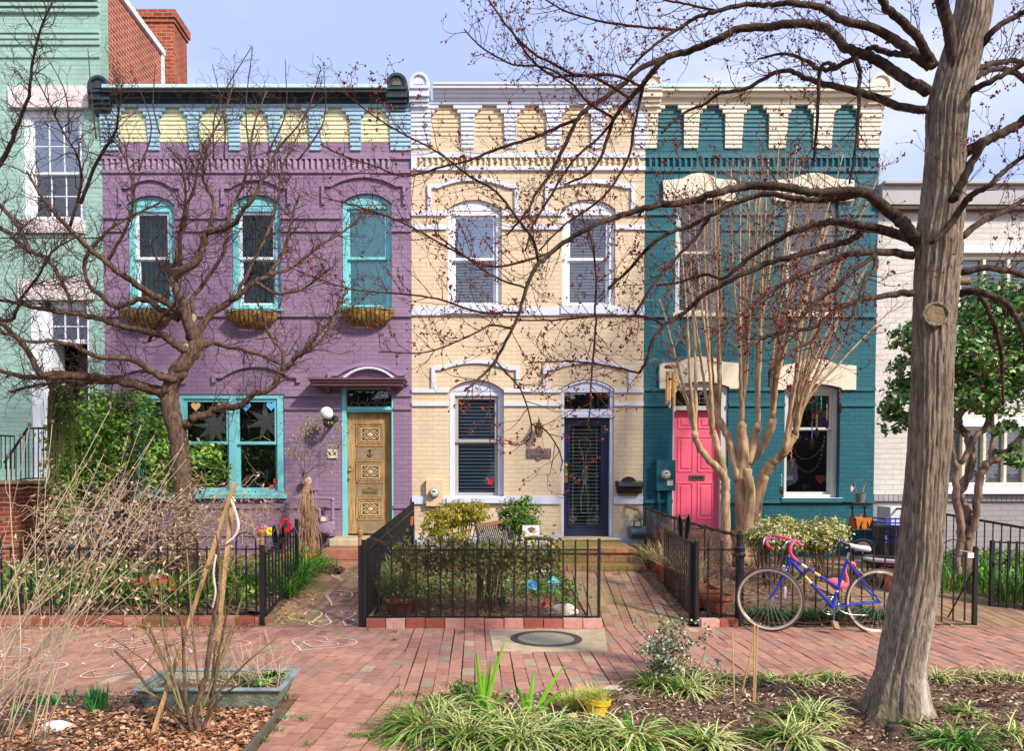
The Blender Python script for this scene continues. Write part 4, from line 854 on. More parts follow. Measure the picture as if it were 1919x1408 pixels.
for (q_, n_) in ((q1, 2), (q2, 3)):
    x0, x1, z0, z1, _ = mx_(q_, .004); b = MB(); ivf = mat('cream_frame', (226, 214, 188), .5); b.box(x0, x1, D+.06, D+.16, z0, z0+.06); b.box(x0, x1, D+.06, D+.16, z1-.05, z1)
    for i in range(2*n_+1): xx = x0+(x1-x0-.05)*i/(2*n_); b.box(xx, xx+.05, D+.062, D+.158, z0+.06, z1-.05)
    w = b.build('window', ivf, wh, bevel=.003); MB().quad((x0, D+.13, z0), (x1, D+.13, z0), (x1, D+.13, z1), (x0, D+.13, z1)).build('pane', glassmat('bright_glass', tint=(.9, .92, .92), refl=.10), w)
    s = MB(); slats(s, x0+.02, x1-.02, z0, z1, D+.2, pitch=.07, tilt=1.0, d=.075); s.build('shutter', mat('shutter_white', (210, 220, 216), .6), w)
# ================================================================ things on the facade
def T(name, label, cat, c, group=None): return thing(name, label, cat, tuple(c), group)
def cable(mb, pts, r, n=5, k=4): mb.tube(cr(pts, k), r, n)
# globe lamp
c = at(612, 775, D-.30); t = T('wall_lamp', 'white glass globe lamp on a black ivy-cast bracket beside the wooden door', 'wall lamp', (c.x+.06, D, c.z-.15))
MB().ball(c, .108, 24).build('globe', mat('opal_glass', (244, 244, 240), .25, var=.02, trans=.0), t, smooth=True)
b = MB(); b.lathe([(.055, 0), (.07, -.02), (.05, -.10), (.02, -.13)], (c.x, c.y, c.z-.09), 14); cable(b, [(c.x, c.y, c.z-.2), (c.x+.03, c.y+.1, c.z-.22), (c.x+.07, c.y+.22, c.z-.15), (c.x+.08, D, c.z-.08)], .022, 7); b.lathe([(.06, 0), (.055, .02), (.0, .03)], (c.x+.08, D-.001, c.z-.07), 14, 'y')
for i in range(40): a = i*.9; b.ball((c.x+.05+.03*math.cos(a), c.y+.08+.003*i, c.z-.20+.03*math.sin(a)+.003*i), .011, 5)
b.build('bracket', blk, t, smooth=40)
# tile plaque with two birds
c = at(623, 851, D-.012); t = T('wall_tile', 'small square white tile with two black birds on the purple wall', 'wall tile', c)
MB().box(c.x-.08, c.x+.08, D-.025, D, c.z-.075, c.z+.075).build('tile', mat('tile_white', (226, 218, 200), .4), t, bevel=.004)
b = MB()
for s_ in (-1, 1):
    for P in ([(.015, -.02), (.05, .0), (.065, .035)], [(.02, .03), (.045, .0), (.06, -.03)], [(.03, .02), (.055, .01)]): strip(b, [(c.x+s_*x, c.z+z) for x, z in P], .012, D-.029, D-.0249)
b.build('bird_motif', blk, t)
# lantern
c = at(1010, 803, D-.14); bm_ = mat('antique_brass', (132, 104, 48), .4, metal=.7, var=.2); t = T('wall_lantern', 'small brass carriage lantern above the number plaque on the cream wall', 'wall lamp', (c.x, D, c.z))
b = MB(); b.lathe([(.085, -.0), (.08, .015), (.045, .035), (.05, .06), (.03, .085), (.012, .10), (.018, .12), (.004, .15), (.0, .16)], (c.x, c.y, c.z+.02), 12); b.lathe([(.03, -.15), (.045, -.14), (.045, -.13)], (c.x, c.y, c.z), 12)
for i in range(6): a = math.pi*i/3+.3; b.tube([(c.x+.078*math.cos(a), c.y+.078*math.sin(a), c.z+.02), (c.x+.042*math.cos(a), c.y+.042*math.sin(a), c.z-.135)], .005, 5)
cable(b, [(c.x, c.y, c.z+.15), (c.x, c.y+.03, c.z+.19), (c.x, c.y+.1, c.z+.14), (c.x, D, c.z+.05)], .008, 6); b.lathe([(.035, 0), (.03, .02), (0, .025)], (c.x, D-.001, c.z+.05), 12, 'y'); b.build('housing', bm_, t, smooth=40)
b = MB(); b.lathe([(.02, -.12), (.026, -.1), (.026, -.02), (.01, .01)], (c.x, c.y, c.z), 12); b.build('bulb', mat('frosted_bulb', (214, 222, 226), .3), t, smooth=True)
b = MB(); b.lathe([(.04, -.13), (.074, .018)], (c.x, c.y, c.z), 12, cap=False); b.build('glass', glassmat('lantern_glass', tint=(.9, .88, .75), refl=.06), t)
# number plaque
c = at(1010, 850, D-.02); t = T('house_plaque', 'grey star pointed metal plaque with the number 718 beside the navy door', 'house number', c)
w_, h_, d_ = .205, .078, .045; P = [(-w_, -h_), (-.055, -h_), (0, -h_-.06), (.055, -h_), (w_, -h_), (w_, h_), (.055, h_), (0, h_+.06), (-.055, h_), (-w_, h_)]
b = MB(); extr(b, [(c.x+x, c.z+z) for x, z in P], D-.022, D); pl = b.build('plate', mat('plaque_bronze', (126, 108, 108), .55, metal=.2), t, bevel=.003)
b = MB(); strip(b, [(c.x+x*.97, c.z+z*.95) for x, z in P+[P[0]]], .007, D-.026, D-.0221); b.build('rim', mat('plaque_rim', (84, 70, 70), .5), t)
text('718', (c.x, D-.026, c.z+.02), .085, mat('plaque_letters', (78, 66, 68), .5), t); text('EST. WASHINGTON D.C.', (c.x, D-.026, c.z-.045), .026, MATS['plaque_letters'], t)
# mailbox
c = at(1180, 911, D-.1); t = T('mailbox', 'black metal wall mailbox with domed back on the cream house', 'mailbox', (c.x, D, c.z-.12))
b = MB(); b.prism([(c.x-.20, D-.13, c.z-.13), (c.x+.20, D-.13, c.z-.13), (c.x+.225, D-.15, c.z+.06), (c.x-.225, D-.15, c.z+.06)], (0, .149, 0)); mb1 = b.build('box', mat('mailbox_bronze', (46, 36, 32), .5, metal=.3, bump=.2), t, bevel=.008)
b = MB(); extr(b, arc(c.x-.13, c.x+.13, c.z+.075, c.z+.155)+[(c.x+.225, c.z+.085), (c.x+.225, c.z+.0), (c.x-.225, c.z+.0), (c.x-.225, c.z+.085)], D-.022, D-.002); b.build('back_plate', MATS['mailbox_bronze'], t, bevel=.004)
b = MB(); b.prism([(c.x-.205, D-.02, c.z+.085), (c.x-.21, D-.17, c.z+.055), (c.x-.20, D-.182, c.z-.01), (c.x-.20, D-.172, c.z-.012), (c.x-.20, D-.15, c.z+.04), (c.x-.2, D-.02, c.z+.07)], (.40, 0, 0)); b.build('flap', mat('mailbox_flap', (70, 74, 72), .25, metal=.5), t, bevel=.004)
b = MB(); b.lathe([(.02, 0), (.016, .012)], (c.x, D-.1501, c.z-.02), 10, 'y'); strip(b, [(c.x-.11, c.z-.07), (c.x-.06, c.z-.06), (c.x, c.z-.075), (c.x+.06, c.z-.06), (c.x+.11, c.z-.07)], .012, D-.15, D-.135); b.build('ornament', blk, t)
# electric meters
def emeter(px0, px1, py0, py1, m_, label, dp=.12, mpx=None, mpy=None):
    a, c_ = at(px0, py0, D), at(px1, py1, D); t = T('electric_meter', label, 'electric meter', (a.x, D, c_.z)); MB().box(a.x, c_.x, D-dp, D, c_.z, a.z).build('box', m_, t, bevel=.006)
    m = at(mpx, mpy, D-dp); g = MB(); g.lathe([(.085, 0), (.085, .02), (.075, .03)], (m.x, D-dp, m.z), 24, 'y'); g.build('collar', mat('meter_grey', (150, 152, 144), .4, metal=.3), t, smooth=35)
    g = MB(); g.lathe([(.072, .03), (.07, .075), (.055, .09), (0, .094)], (m.x, D-dp, m.z), 24, 'y'); dome = g.build('dome', mat('meter_face', (196, 202, 186), .15, var=.04), t, smooth=True)
    g = MB(); g.box(m.x-.03, m.x+.03, D-dp-.096, D-dp-.088, m.z+.012, m.z+.034); g.box(m.x-.04, m.x-.028, D-dp-.094, D-dp-.088, m.z-.03, m.z-.018); g.box(m.x+.028, m.x+.04, D-dp-.094, D-dp-.088, m.z-.03, m.z-.018); g.build('display', blk, dome); return t
emeter(799, 831, 899, 949, cmt, 'cream painted electric meter box between the fence and the cream window', .10, 814, 924)
te = emeter(1227, 1262, 863, 920, tmt, 'teal painted electric meter box beside the pink door', .14, 1247, 890)
b = MB(); p1_, p2_ = at(1234, 920, D-.07), at(1253, 920, D-.07)
cable(b, [p1_, (p1_.x, p1_.y, p1_.z-.2), (p1_.x+.02, D-.03, p1_.z-.3), (p1_.x+.02, D-.03, .4)], .028, 8); b.tube([p2_, (p2_.x, p2_.y, .35)], .036, 8); b.build('conduit', tmt, te, smooth=True)
b = MB(); q = at(1256, 905, D-.145); b.box(q.x-.05, q.x+.05, D-.143, D-.1405, q.z-.05, q.z+.05); b.mi = 1; b.box(q.x-.05, q.x+.05, D-.1445, D-.1431, q.z+.03, q.z+.05); b.build('label_sticker', [white, mat('orange_sticker', (236, 110, 70))], te)
# gas meters
def gmeter(px, py, m_, pipem, label, s=1.0, down=False):
    c = at(px, py, D-.2); t = T('gas_meter', label, 'gas meter', (c.x, D-.2, gz(12))); b = MB()
    b.box(c.x-.14*s, c.x+.14*s, D-.29, D-.12, c.z-.13*s, c.z+.10*s); b.box(c.x-.17*s, c.x+.17*s, D-.27, D-.14, c.z-.07*s, c.z+.10*s); bd = b.build('case', m_, t, bevel=.03)
    b = MB(); b.lathe([(.10*s, 0), (.09*s, .02), (.0, .03)], (c.x-.0, D-.29, c.z-.01), 18, 'y') if not down else b.lathe([(.08*s, -.12), (.08*s, .12)], (c.x, D-.30, c.z), 14, 'x'); b.build('diaphragm', m_, t, smooth=35)
    b = MB(); b.box(c.x-.08*s, c.x+.06*s, D-.31, D-.27, c.z+.09*s, c.z+.20*s); b.build('index_box', m_, t, bevel=.006); b = MB(); b.box(c.x-.055*s, c.x+.035*s, D-.314, D-.309, c.z+.11*s, c.z+.18*s); b.build('dial', mat('dial_cream', (226, 214, 180), .4), t)
    b = MB()
    if down:
        cable(b, [(c.x+.06, D-.2, c.z+.10), (c.x+.06, D-.2, c.z+.22), (c.x+.05, D-.19, c.z+.32), (c.x+.03, D-.15, c.z+.37), (c.x-.07, D-.12, c.z+.40), (c.x-.14, D, c.z+.42)], .028, 8); b.ball((c.x+.05, D-.2, c.z+.24), .055, 10); b.ball((c.x-.02, D-.14, c.z+.385), .04, 8)
        b.mi = 1; b.tube([(c.x+.09, D-.2, c.z-.1), (c.x+.09, D-.2, .25)], .034, 8); b.lathe([(.05, -.02), (.05, .02)], (c.x+.09, D-.2, c.z-.16), 10); b.lathe([(.045, -.02), (.045, .02)], (c.x+.09, D-.2, c.z-.3), 10)
    else:
        for sx_ in (-.10, .12): b.tube([(c.x+sx_, D-.2, c.z+.08), (c.x+sx_, D-.2, c.z+.26)], .028, 8); b.lathe([(.045, -.02), (.045, .02)], (c.x+sx_, D-.2, c.z+.14), 10)
        cable(b, [(c.x-.10, D-.2, c.z+.26), (c.x-.11, D-.18, c.z+.29), (c.x-.20, D-.1, c.z+.30)], .028, 8); cable(b, [(c.x+.12, D-.2, c.z+.24), (c.x+.12, D-.2, c.z+.44), (c.x+.09, D-.2, c.z+.47), (c.x-.25, D-.18, c.z+.48)], .026, 8); b.ball((c.x+.12, D-.2, c.z+.46), .04, 8)
    b.build('pipe', [pipem, mat('zinc', (176, 176, 164), .5, metal=.5)], t, smooth=40); return t
gmeter(610, 988, pmp, pmp, 'purple painted gas meter at the foot of the purple wall', .95)
gmeter(1193, 997, mat('gas_grey_green', (88, 112, 112), .45, var=.1), mat('rusty_pipe', (150, 130, 92), .7, var=.2), 'grey green gas meter on a pipe by the cream house corner', .95, True)
# small electricity dome on the purple wall
c = at(576, 902, D-.05); t = T('electric_meter', 'round meter half hidden behind the dry vine stump on the purple wall', 'electric meter', c); MB().box(c.x-.05, c.x+.17, D-.06, D, c.z-.16, c.z+.2).build('box', pmp, t, bevel=.01)
g = MB(); g.lathe([(.08, 0), (.08, .06), (.06, .08), (0, .085)], (c.x, D-.06, c.z), 20, 'y'); g.build('dome', MATS['meter_face'], t, smooth=35)
# coir window baskets
coir = rndmat('coir', [(0, (112, 82, 40)), (.5, (152, 116, 58)), (1, (184, 150, 84))], bump=1, bscale=90); leafd = rndmat('dry_leaf', [(0, (120, 92, 62)), (.5, (160, 130, 92)), (1, (190, 168, 128))])
for k, (x0_, x1_, y_) in enumerate(((231, 329, 586), (426, 524, 588), (641, 741, 584))):
    c = at((x0_+x1_)/2, y_, D); a, e = at(x0_, y_, D).x, at(x1_, y_, D).x; w_ = (e-a)/2
    t = T('window_basket', ('coir lined wire basket under the turquoise window nearest the mint house', 'coir lined wire basket under the middle upper turquoise window', 'coir lined wire basket under the turquoise window nearest the cream house')[k], 'window basket', (c.x, D, c.z-.25), 'coir baskets under the purple house windows')
    b = MB(); n_ = 18; m_ = 8
    for i in range(n_+1):
        u_ = -1+2*i/n_; prof = (1-abs(u_)**3.2*.55)
        for j in range(m_+1): ph = math.pi/2*j/m_; b.v.append((c.x+u_*w_*(1-.1*(1-math.cos(ph))), D-.03-.24*prof*math.cos(ph)**.8, c.z-.0-.26*prof*math.sin(ph)))
    for i in range(n_):
        for j in range(m_): q = i*(m_+1)+j; b.rv = random.random(); b.face((q, q+1, q+m_+2, q+m_+1))
    b.box(c.x-w_*.9, c.x+w_*.9, D-.2, D-.02, c.z-.04, c.z-.03); b.build('liner', coir, t, smooth=True)
    b = MB(); b.tube([(c.x-w_, D-.04, c.z+.01), (c.x-w_*.96, D-.2, c.z+.01), (c.x-w_*.7, D-.27, c.z+.01), (c.x+w_*.7, D-.27, c.z+.01), (c.x+w_*.96, D-.2, c.z+.01), (c.x+w_, D-.04, c.z+.01)], .007, 5)
    for i in range(1, 12):
        u_ = -1+2*i/12; prof = (1-abs(u_)**3.2*.55); b.tube([(c.x+u_*w_*(1-.1*(1-math.cos(ph))), D-.03-.25*prof*math.cos(ph)**.8, c.z-.27*prof*math.sin(ph)+.01) for ph in [math.pi/2*q/7 for q in range(8)]], .005, 4)
    b.build('wire_frame', blk, t)
    C_ = np.stack([c.x+RN.uniform(-w_*.8, w_*.8, 130), D-.05-RN.uniform(0, .18, 130), c.z+RN.uniform(-.03, .06, 130)], 1); leaves('dry_plant', C_, .05, leafd, t)
# wind chime hanging from the crape myrtle
c = at(1258, 690, 11.3); t = T('wind_chime', 'bamboo wind chime with a round red top hanging left of the pink door', 'wind chime', c)
b = MB(); b.lathe([(.0, .02), (.10, .015), (.105, 0), (.10, -.02), (0, -.02)], (c.x, c.y, c.z+.02), 20); b.tube([(c.x, c.y, c.z+.03), (c.x+.02, c.y, c.z+.5)], .003, 4); b.build('top_disc', mat('red_wood', (140, 52, 30), .4), t, smooth=30)
b = MB()
for i in range(6): a = i*math.pi/3; l_ = .32+.06*i; b.tube([(c.x+.07*math.cos(a), c.y+.07*math.sin(a), c.z-.02-.03), (c.x+.07*math.cos(a), c.y+.07*math.sin(a), c.z-.05-l_)], .015, 8)
b.build('tube', mat('bamboo', (222, 170, 104), .5, var=.15), t, smooth=40)
# pine cones on twisted ribbons hanging in the garden trees
conem = rndmat('pine_cone', [(0, (58, 40, 32)), (.6, (104, 78, 62)), (1, (190, 172, 150))])
def cone(px, py_top, py_mid, py_bot, Y, rc, label, first=[None]):
    a, m_, e = at(px, py_top, Y), at(px, py_mid, Y), at(px, py_bot, Y); L_ = m_.z-e.z; t = T('pine_cone_ornament', label, 'pine cone ornament', a, 'pine cones hung from the branches on pipe cleaners')
    b = MB()
    for i in range(11):
        f_ = i/10; zz = m_.z-L_*f_; r_ = .042*math.sin(math.pi*(.12+.8*f_))**.7
        for j in range(7): an = 2*math.pi*j/7+i*.45; b.rv = random.random(); b.tri((a.x+r_*.4*math.cos(an-.45), a.y+r_*.4*math.sin(an-.45), zz+.01), (a.x+r_*.4*math.cos(an+.45), a.y+r_*.4*math.sin(an+.45), zz+.01), (a.x+r_*1.15*math.cos(an), a.y+r_*1.15*math.sin(an), zz-.008))
    b.rv = .2; b.lathe([(.012, -L_), (.03, -L_*.6), (.03, -L_*.3), (.01, 0)], (a.x, a.y, m_.z), 8); b.build('cone', conem, t)
    b = MB(); pts = [(a.x+.006*math.cos(i*1.3), a.y+.006*math.sin(i*1.3), a.z+(m_.z-a.z)*i/14) for i in range(15)]; b.tube(pts, .008, 5); b.build('pipe_cleaner', rc, t)
    b = MB(); b.tube([a, (a.x, a.y, a.z+.35)], .0015, 3); b.build('thread', mat('thread', (180, 176, 170)), t)
cg, cw, cp, cy, crd, cpk, cr2 = mat('green_chenille', (60, 200, 110)), mat('white_chenille', (220, 190, 160)), mat('violet_chenille', (150, 130, 230)), mat('lime_chenille', (170, 220, 70)), mat('red_chenille', (176, 44, 60)), mat('coral_chenille', (240, 100, 110)), mat('mint_chenille', (120, 210, 170))
cone(1539, 743, 768, 782, 11.0, cg, 'pine cone on a green twist hanging highest in front of the teal window')
cone(1550, 757, 787, 804, 10.9, cw, 'pine cone on a peach and white twist at the right of the teal window')
cone(1531, 778, 803, 820, 10.6, cy, 'pine cone on a lime yellow twist in front of the teal window sash rail')
cone(1522, 791, 822, 841, 10.8, cp, 'pine cone on a violet twist hanging in front of the teal window')
cone(1483, 833, 858, 878, 10.3, cpk, 'pine cone on a coral twist hanging at the lower left of the teal window')
cone(1574, 728, 757, 776, 11.0, crd, 'pine cone on a dark red twist against the teal wall right of the window')
cone(1465, 888, 913, 928, 10.6, cr2, 'pine cone on a pale green twist beside the teal window sill')
cone(1790, 860, 893, 918, 9.3, cg, 'pine cone on a bright green twist hanging right of the big trunk')
cone(1803, 787, 797, 812, 9.5, crd, 'small pine cone on a red twist high in the camellia tree'); cone(1792, 915, 934, 955, 9.4, crd, 'thin pine cone hanging below the green twisted one beside the trunk')
# ================================================================ fences
def picket(b, x, y, z0, z1, r=.008, tip=True): b.box(x-r, x+r, y-r, y+r, z0, z1); 
def spear(b, x, y, z, s=1): b.lathe([(.007*s, 0), (.018*s, .012), (.008*s, .024), (.022*s, .05), (.0, .10)], (x, y, z), 6)
# purple garden front fence with hoops, on a brick kerb
t = T('iron_fence', 'low black iron fence with hooped tops in front of the overgrown purple house garden', 'fence', (-2.6, 8.28, 0)); Yf = 8.28
zr, zb_ = at(300, 1030, Yf).z, at(300, 1153, Yf).z; b = MB(); b.box(-7.4, at(497, 1100, Yf).x, Yf-.008, Yf+.008, zr-.008, zr+.008); b.box(-7.4, at(497, 1100, Yf).x, Yf-.012, Yf+.012, zb_-.012, zb_+.012); b.build('rail', blk, t)
b = MB(); x = -7.3; i = 0
while x < at(490, 1100, Yf).x:
    zt_ = zr+.15 if i % 6 in (0, 2) else (zr+.09 if i % 6 == 4 else zr+.03); picket(b, x, Yf, .06, zt_-(.06 if i % 6 in (0, 2) else 0), .0075)
    if i % 6 == 0: b.tube([(x+.11*(1-math.cos(a)), Yf, zr+.09+.10*math.sin(a)) for a in [math.pi*k/10 for k in range(11)]], .008, 5)
    if i % 6 == 4: spear(b, x, Yf, zt_)
    x += .11; i += 1
b.build('picket', blk, t)
b = MB(); x = -7.4
kerbm = rndmat('kerb_brick', [(0, (140, 80, 62)), (.5, (164, 98, 80)), (1, (186, 128, 110))], moss=((92, 96, 52), .5, .68, .6))
while x < -2.42: b.rv = random.random(); b.box(x, x+.2, Yf-.16, Yf+.05, -.02, .075+random.uniform(-.004, .004)); x += .207
kb = b.build('brick_kerb', kerbm, bevel=.006); kb['kind'] = 'structure'
# return of the same fence along the path: posts, gate
def sidefence(name, label, x, ya, yb, zta, ztb, z0, m_, sp=.105, wood=None, r=.008, railup=.06, cat='fence', dx=0):
    t = T(name, label, cat, (x, ya, 0)); b = MB(); n_ = int((yb-ya)/sp)
    for i in range(n_+1): f_ = i/n_; yy = ya+(yb-ya)*f_; picket(b, x+dx*f_, yy, gz(yy)+z0, zta+(ztb-zta)*f_, r)
    b.build('picket', m_, t); b = MB()
    for k, (za, zb2) in enumerate(((zta-railup, ztb-railup), (gz(ya)+z0+.03, gz(yb)+z0+.03))): b.prism([(x-.012, ya, za-.012), (x+.012, ya, za-.012), (x+.012, ya, za+.012), (x-.012, ya, za+.012)], (dx, yb-ya, zb2-za))
    b.build('rail', m_, t); return t
xg = at(497, 1100, 8.2).x; t = sidefence('iron_fence', 'short black iron fence section running back beside the chalked path', xg+.02, 8.15, 9.55, at(500, 1035, 8.2).z, 1.0, .05, blk, .13, railup=.03, dx=.0)
b = MB(); b.box(xg-.035, xg+.015, 8.1, 8.15, 0, at(497, 1022, 8.1).z); b.box(xg-.0, xg+.045, 9.55, 9.6, .1, 1.08); b.build('post', blk, t, bevel=.004)
finm = mat('old_gilt_wood', (160, 120, 76), .6, var=.2)
def finial(b, x, y, z, s=1): b.lathe([(.02, 0), (.02, .05), (.028, .055), (.015, .07), (.03, .10), (.032, .13), (.012, .16), (.02, .17), (.006, .19), (.012, .2), (.0, .215)], (x, y, z), 10, M=Matrix.Scale(s, 3))
b = MB(); finial(b, xg-.01, 8.125, at(497, 1022, 8.1).z, 1.1); b.build('finial', finm, t, smooth=35)
# fence between the chalked path and the cream garden
xa = at(680, 1100, 8.0).x; t = sidefence('iron_fence', 'long black picket fence running back from the sidewalk to the corner of the cream house', xa+.02, 8.0, 12.35, at(682, 1014, 8.0).z, 1.18, .05, blk, .098, railup=.12, dx=.16)
b = MB(); b.box(xa-.045, xa-.005, 7.96, 8.0, 0, at(676, 1022, 7.98).z); b.box(xa+.0, xa+.045, 7.955, 7.995, 0, at(684, 1012, 7.98).z); b.box(xa+.16, xa+.20, 12.35, 12.4, .2, 1.2); b.build('post', blk, t, bevel=.004)
b = MB(); finial(b, xa-.025, 7.98, at(676, 1022, 7.98).z, 1.1); b.build('finial', finm, t, smooth=35)
# cream front fence with wire mesh
Yc = 8.04; xl, xr = xa+.04, at(1124, 1090, Yc).x; t = T('iron_fence', 'black iron fence with fine wire mesh in front of the cream house garden', 'fence', ((xl+xr)/2, Yc, 0)); zr, zb_ = at(900, 1031, Yc).z, at(900, 1157, Yc).z
b = MB(); b.box(xl, xr, Yc-.008, Yc+.008, zr-.009, zr+.009); b.box(xl, xr, Yc-.008, Yc+.008, zb_-.008, zb_+.008); b.build('rail', blk, t)
b = MB(); n_ = 19
for i in range(n_): x = xl+(xr-xl)*i/n_; (i > 0) and picket(b, x, Yc+.001, .05, at(900, 1012, Yc).z+random.uniform(-.01, .01), .0085)
b.build('picket', blk, t); b = MB(); b.box(xr-.025, xr+.005, Yc-.016, Yc+.016, .04, at(900, 1010, Yc).z); b.build('post', blk, t)
b = MB(); x = xl+.01
while x < xr: b.box(x-.0007, x+.0007, Yc+.0105, Yc+.012, .08, zr); x += .0185
z = .09
while z < zr: b.box(xl, xr, Yc+.0121, Yc+.0132, z-.0007, z+.0007); z += .0185
b.build('wire_mesh', mat('mesh_wire', (84, 78, 66), .5, metal=.5), t)
ebm = rndmat('edging_brick', [(0, (150, 84, 66)), (.4, (172, 100, 84)), (.7, (196, 128, 114)), (1, (214, 168, 152))], bump=.7, bscale=60)
x = at(686, 1173, 7.93).x; k = 0
lab = {}
while x < at(1130, 1173, 7.93).x-.12:
    b = MB(); b.rv = [.2, .95, .1, .05, .9, .75, .7, .8, .1, .35, .9, .95][k % 12]; h_ = .094+random.uniform(-.004, .01); tl = random.uniform(-.02, .02)
    M_ = Matrix.Translation((x+.105, 7.955, 0)) @ Matrix.Rotation(random.uniform(-.04, .04), 4, 'Z') @ Matrix.Rotation(tl, 4, 'Y'); b.box(-.102, .102, -.03, .03, -.02, h_, M_)
    o = b.build('edging_brick', ebm, origin=(x+.105, 7.955, 0), bevel=.006); setp(o, '%s edging brick below the mesh fence, %s from the tall fence posts' % ('chalky pink' if b.rv > .6 else 'dark red', 'first second third fourth fifth sixth seventh eighth ninth tenth eleventh twelfth thirteenth'.split()[k]), 'brick', 'edging bricks below the cream garden fence'); x += .2125; k += 1
for k, px in enumerate((1330, 1365)):
    p = at(px, 1176, 8.0); b = MB(); b.rv = (.95, .15)[k]; b.box(p.x-.1, p.x+.1, 7.97, 8.07, -.02, .085); setp(b.build('edging_brick', ebm, origin=(p.x, 8.0, 0), bevel=.007), ('pale whitened brick lying under the short black gate panel', 'dark red brick lying next to the thick finial post')[k], 'brick', 'loose bricks under the gate panel')
# gate and posts by the teal garden
xq = at(1272, 1060, 9.2).x; xf = at(1303, 1080, 8.1).x
t = sidefence('iron_gate', 'black iron gate standing open beside the mossy brick path', xf-.02, 8.18, 9.35, at(1300, 1015, 8.2).z, .97, .05, blk, .085, railup=.03, cat='gate', dx=-.0)
b = MB(); b.box(xf-.01, xf+.03, 8.06, 8.10, 0, at(1301, 1014, 8.06).z); b.box(xf-.045, xf+.005, 8.13, 8.18, 0, at(1290, 1014, 8.13).z); b.build('post', blk, t, bevel=.004)
Yp = 8.12; xp = at(1386, 1080, Yp).x; t = T('iron_fence', 'short black picket panel between the open gate and the finial post', 'fence', (xf, Yp, 0)); b = MB(); zt_ = at(1340, 1031, Yp).z; b.box(xf+.03, xp-.03, Yp-.01, Yp+.01, zt_-.01, zt_+.01); zl_ = at(1340, 1155, Yp).z; b.box(xf+.03, xp-.03, Yp-.01, Yp+.01, zl_-.01, zl_+.01); b.build('rail', blk, t)
b = MB(); [picket(b, at(x_, 1080, Yp).x, Yp, .06, at(x_, 1014, Yp).z, .010) for x_ in (1327, 1352)]; b.build('picket', blk, t)
t = T('iron_post', 'thick black iron post with turned finial at the corner of the teal garden', 'post', (xp, Yp, 0)); b = MB(); b.lathe([(.045, 0), (.045, .74), (.065, .76), (.065, .78), (.05, .8), (.055, .83), (.06, .85), (.04, .87), (.035, .92), (.04, .96), (.042, 1.0), (.02, 1.02), (.022, 1.03), (0, 1.04)], (xp, Yp, 0), 14); b.build('shaft', blk, t, smooth=30)
for k, (px, py, Y_) in enumerate(((1277, 985, 9.0), (517, 1005, 9.3))):
    c = at(px, py, Y_); t = T('garden_scoop', ('pair of black plastic scoops leaning on top of the open gate', 'pair of black plastic scoops on the end of the short fence by the purple garden')[k], 'scoop', c)
    for s_ in (-1, 1):
        b = MB(); n_ = 8
        for i in range(n_+1):
            f_ = i/n_; w_ = .05*math.sin(math.pi*min(1, .12+.8*f_))+.012
            for j in range(5): a = -1+j*.5; b.v.append((c.x+s_*.055+a*w_*.6-.04*f_*s_*.6+.03, c.y+.05*(1-a*a), c.z+.13-.30*f_))
        for i in range(n_):
            for j in range(4): q = i*5+j; b.face((q, q+1, q+6, q+5))
        o = b.build('blade', mat('black_plastic', (30, 36, 40), .35, var=.2), t, smooth=True); sm_ = o.modifiers.new('s', 'SOLIDIFY'); sm_.thickness = .012
# chain link fence
xc = 2.93; t = T('chain_link_fence', 'rusty chain link fence between the mossy path and the pink door', 'fence', (xc, 10.2, 0)); rust = mat('rusty_iron', (84, 60, 52), .8, c2=(52, 36, 34), scale=30, bump=.3)
P0, P1 = Vector((2.86, 12.35, 1.10)), Vector((xp-.02, 8.2, at(1375, 1003, 8.2).z)); b = MB()
def cl(f_, h_): p = P0.lerp(P1, f_); z0_ = gz(p.y)+.04; return Vector((p.x, p.y, z0_+(p.z-.02*math.sin(math.pi*f_)-z0_)*h_))
b.tube([cl(i/20, 1) for i in range(21)], .017, 7); b.tube([cl(i/60, 1)+Vector((.012*math.cos(i), 0, .022*math.sin(i))) for i in range(61)], .010, 4); b.build('top_rail', rust, t, smooth=True)
b = MB()
for f_ in (0, .42, .75): p = cl(f_, 0); q = cl(f_, 1.04); b.tube([(p.x, p.y, .1), q], .022, 8)
b.build('post', rust, t, smooth=True)
b = MB(); Lf = (P1-P0).length; nn_ = int(Lf/.055)
for i in range(-14, nn_+1):
    for sg in (1, -1):
        A_, B_ = (i/nn_, (i+14)/nn_); pts = []
        for k in range(5):
            f_ = A_+(B_-A_)*k/4; h_ = k/4 if sg > 0 else 1-k/4
            if 0 <= f_ <= 1: pts.append(cl(f_, h_))
        if len(pts) > 1: b.tube(pts, .0022, 3, cap=False)
b.build('wire_mesh', mat('mesh_rust', (96, 76, 66), .7), t)
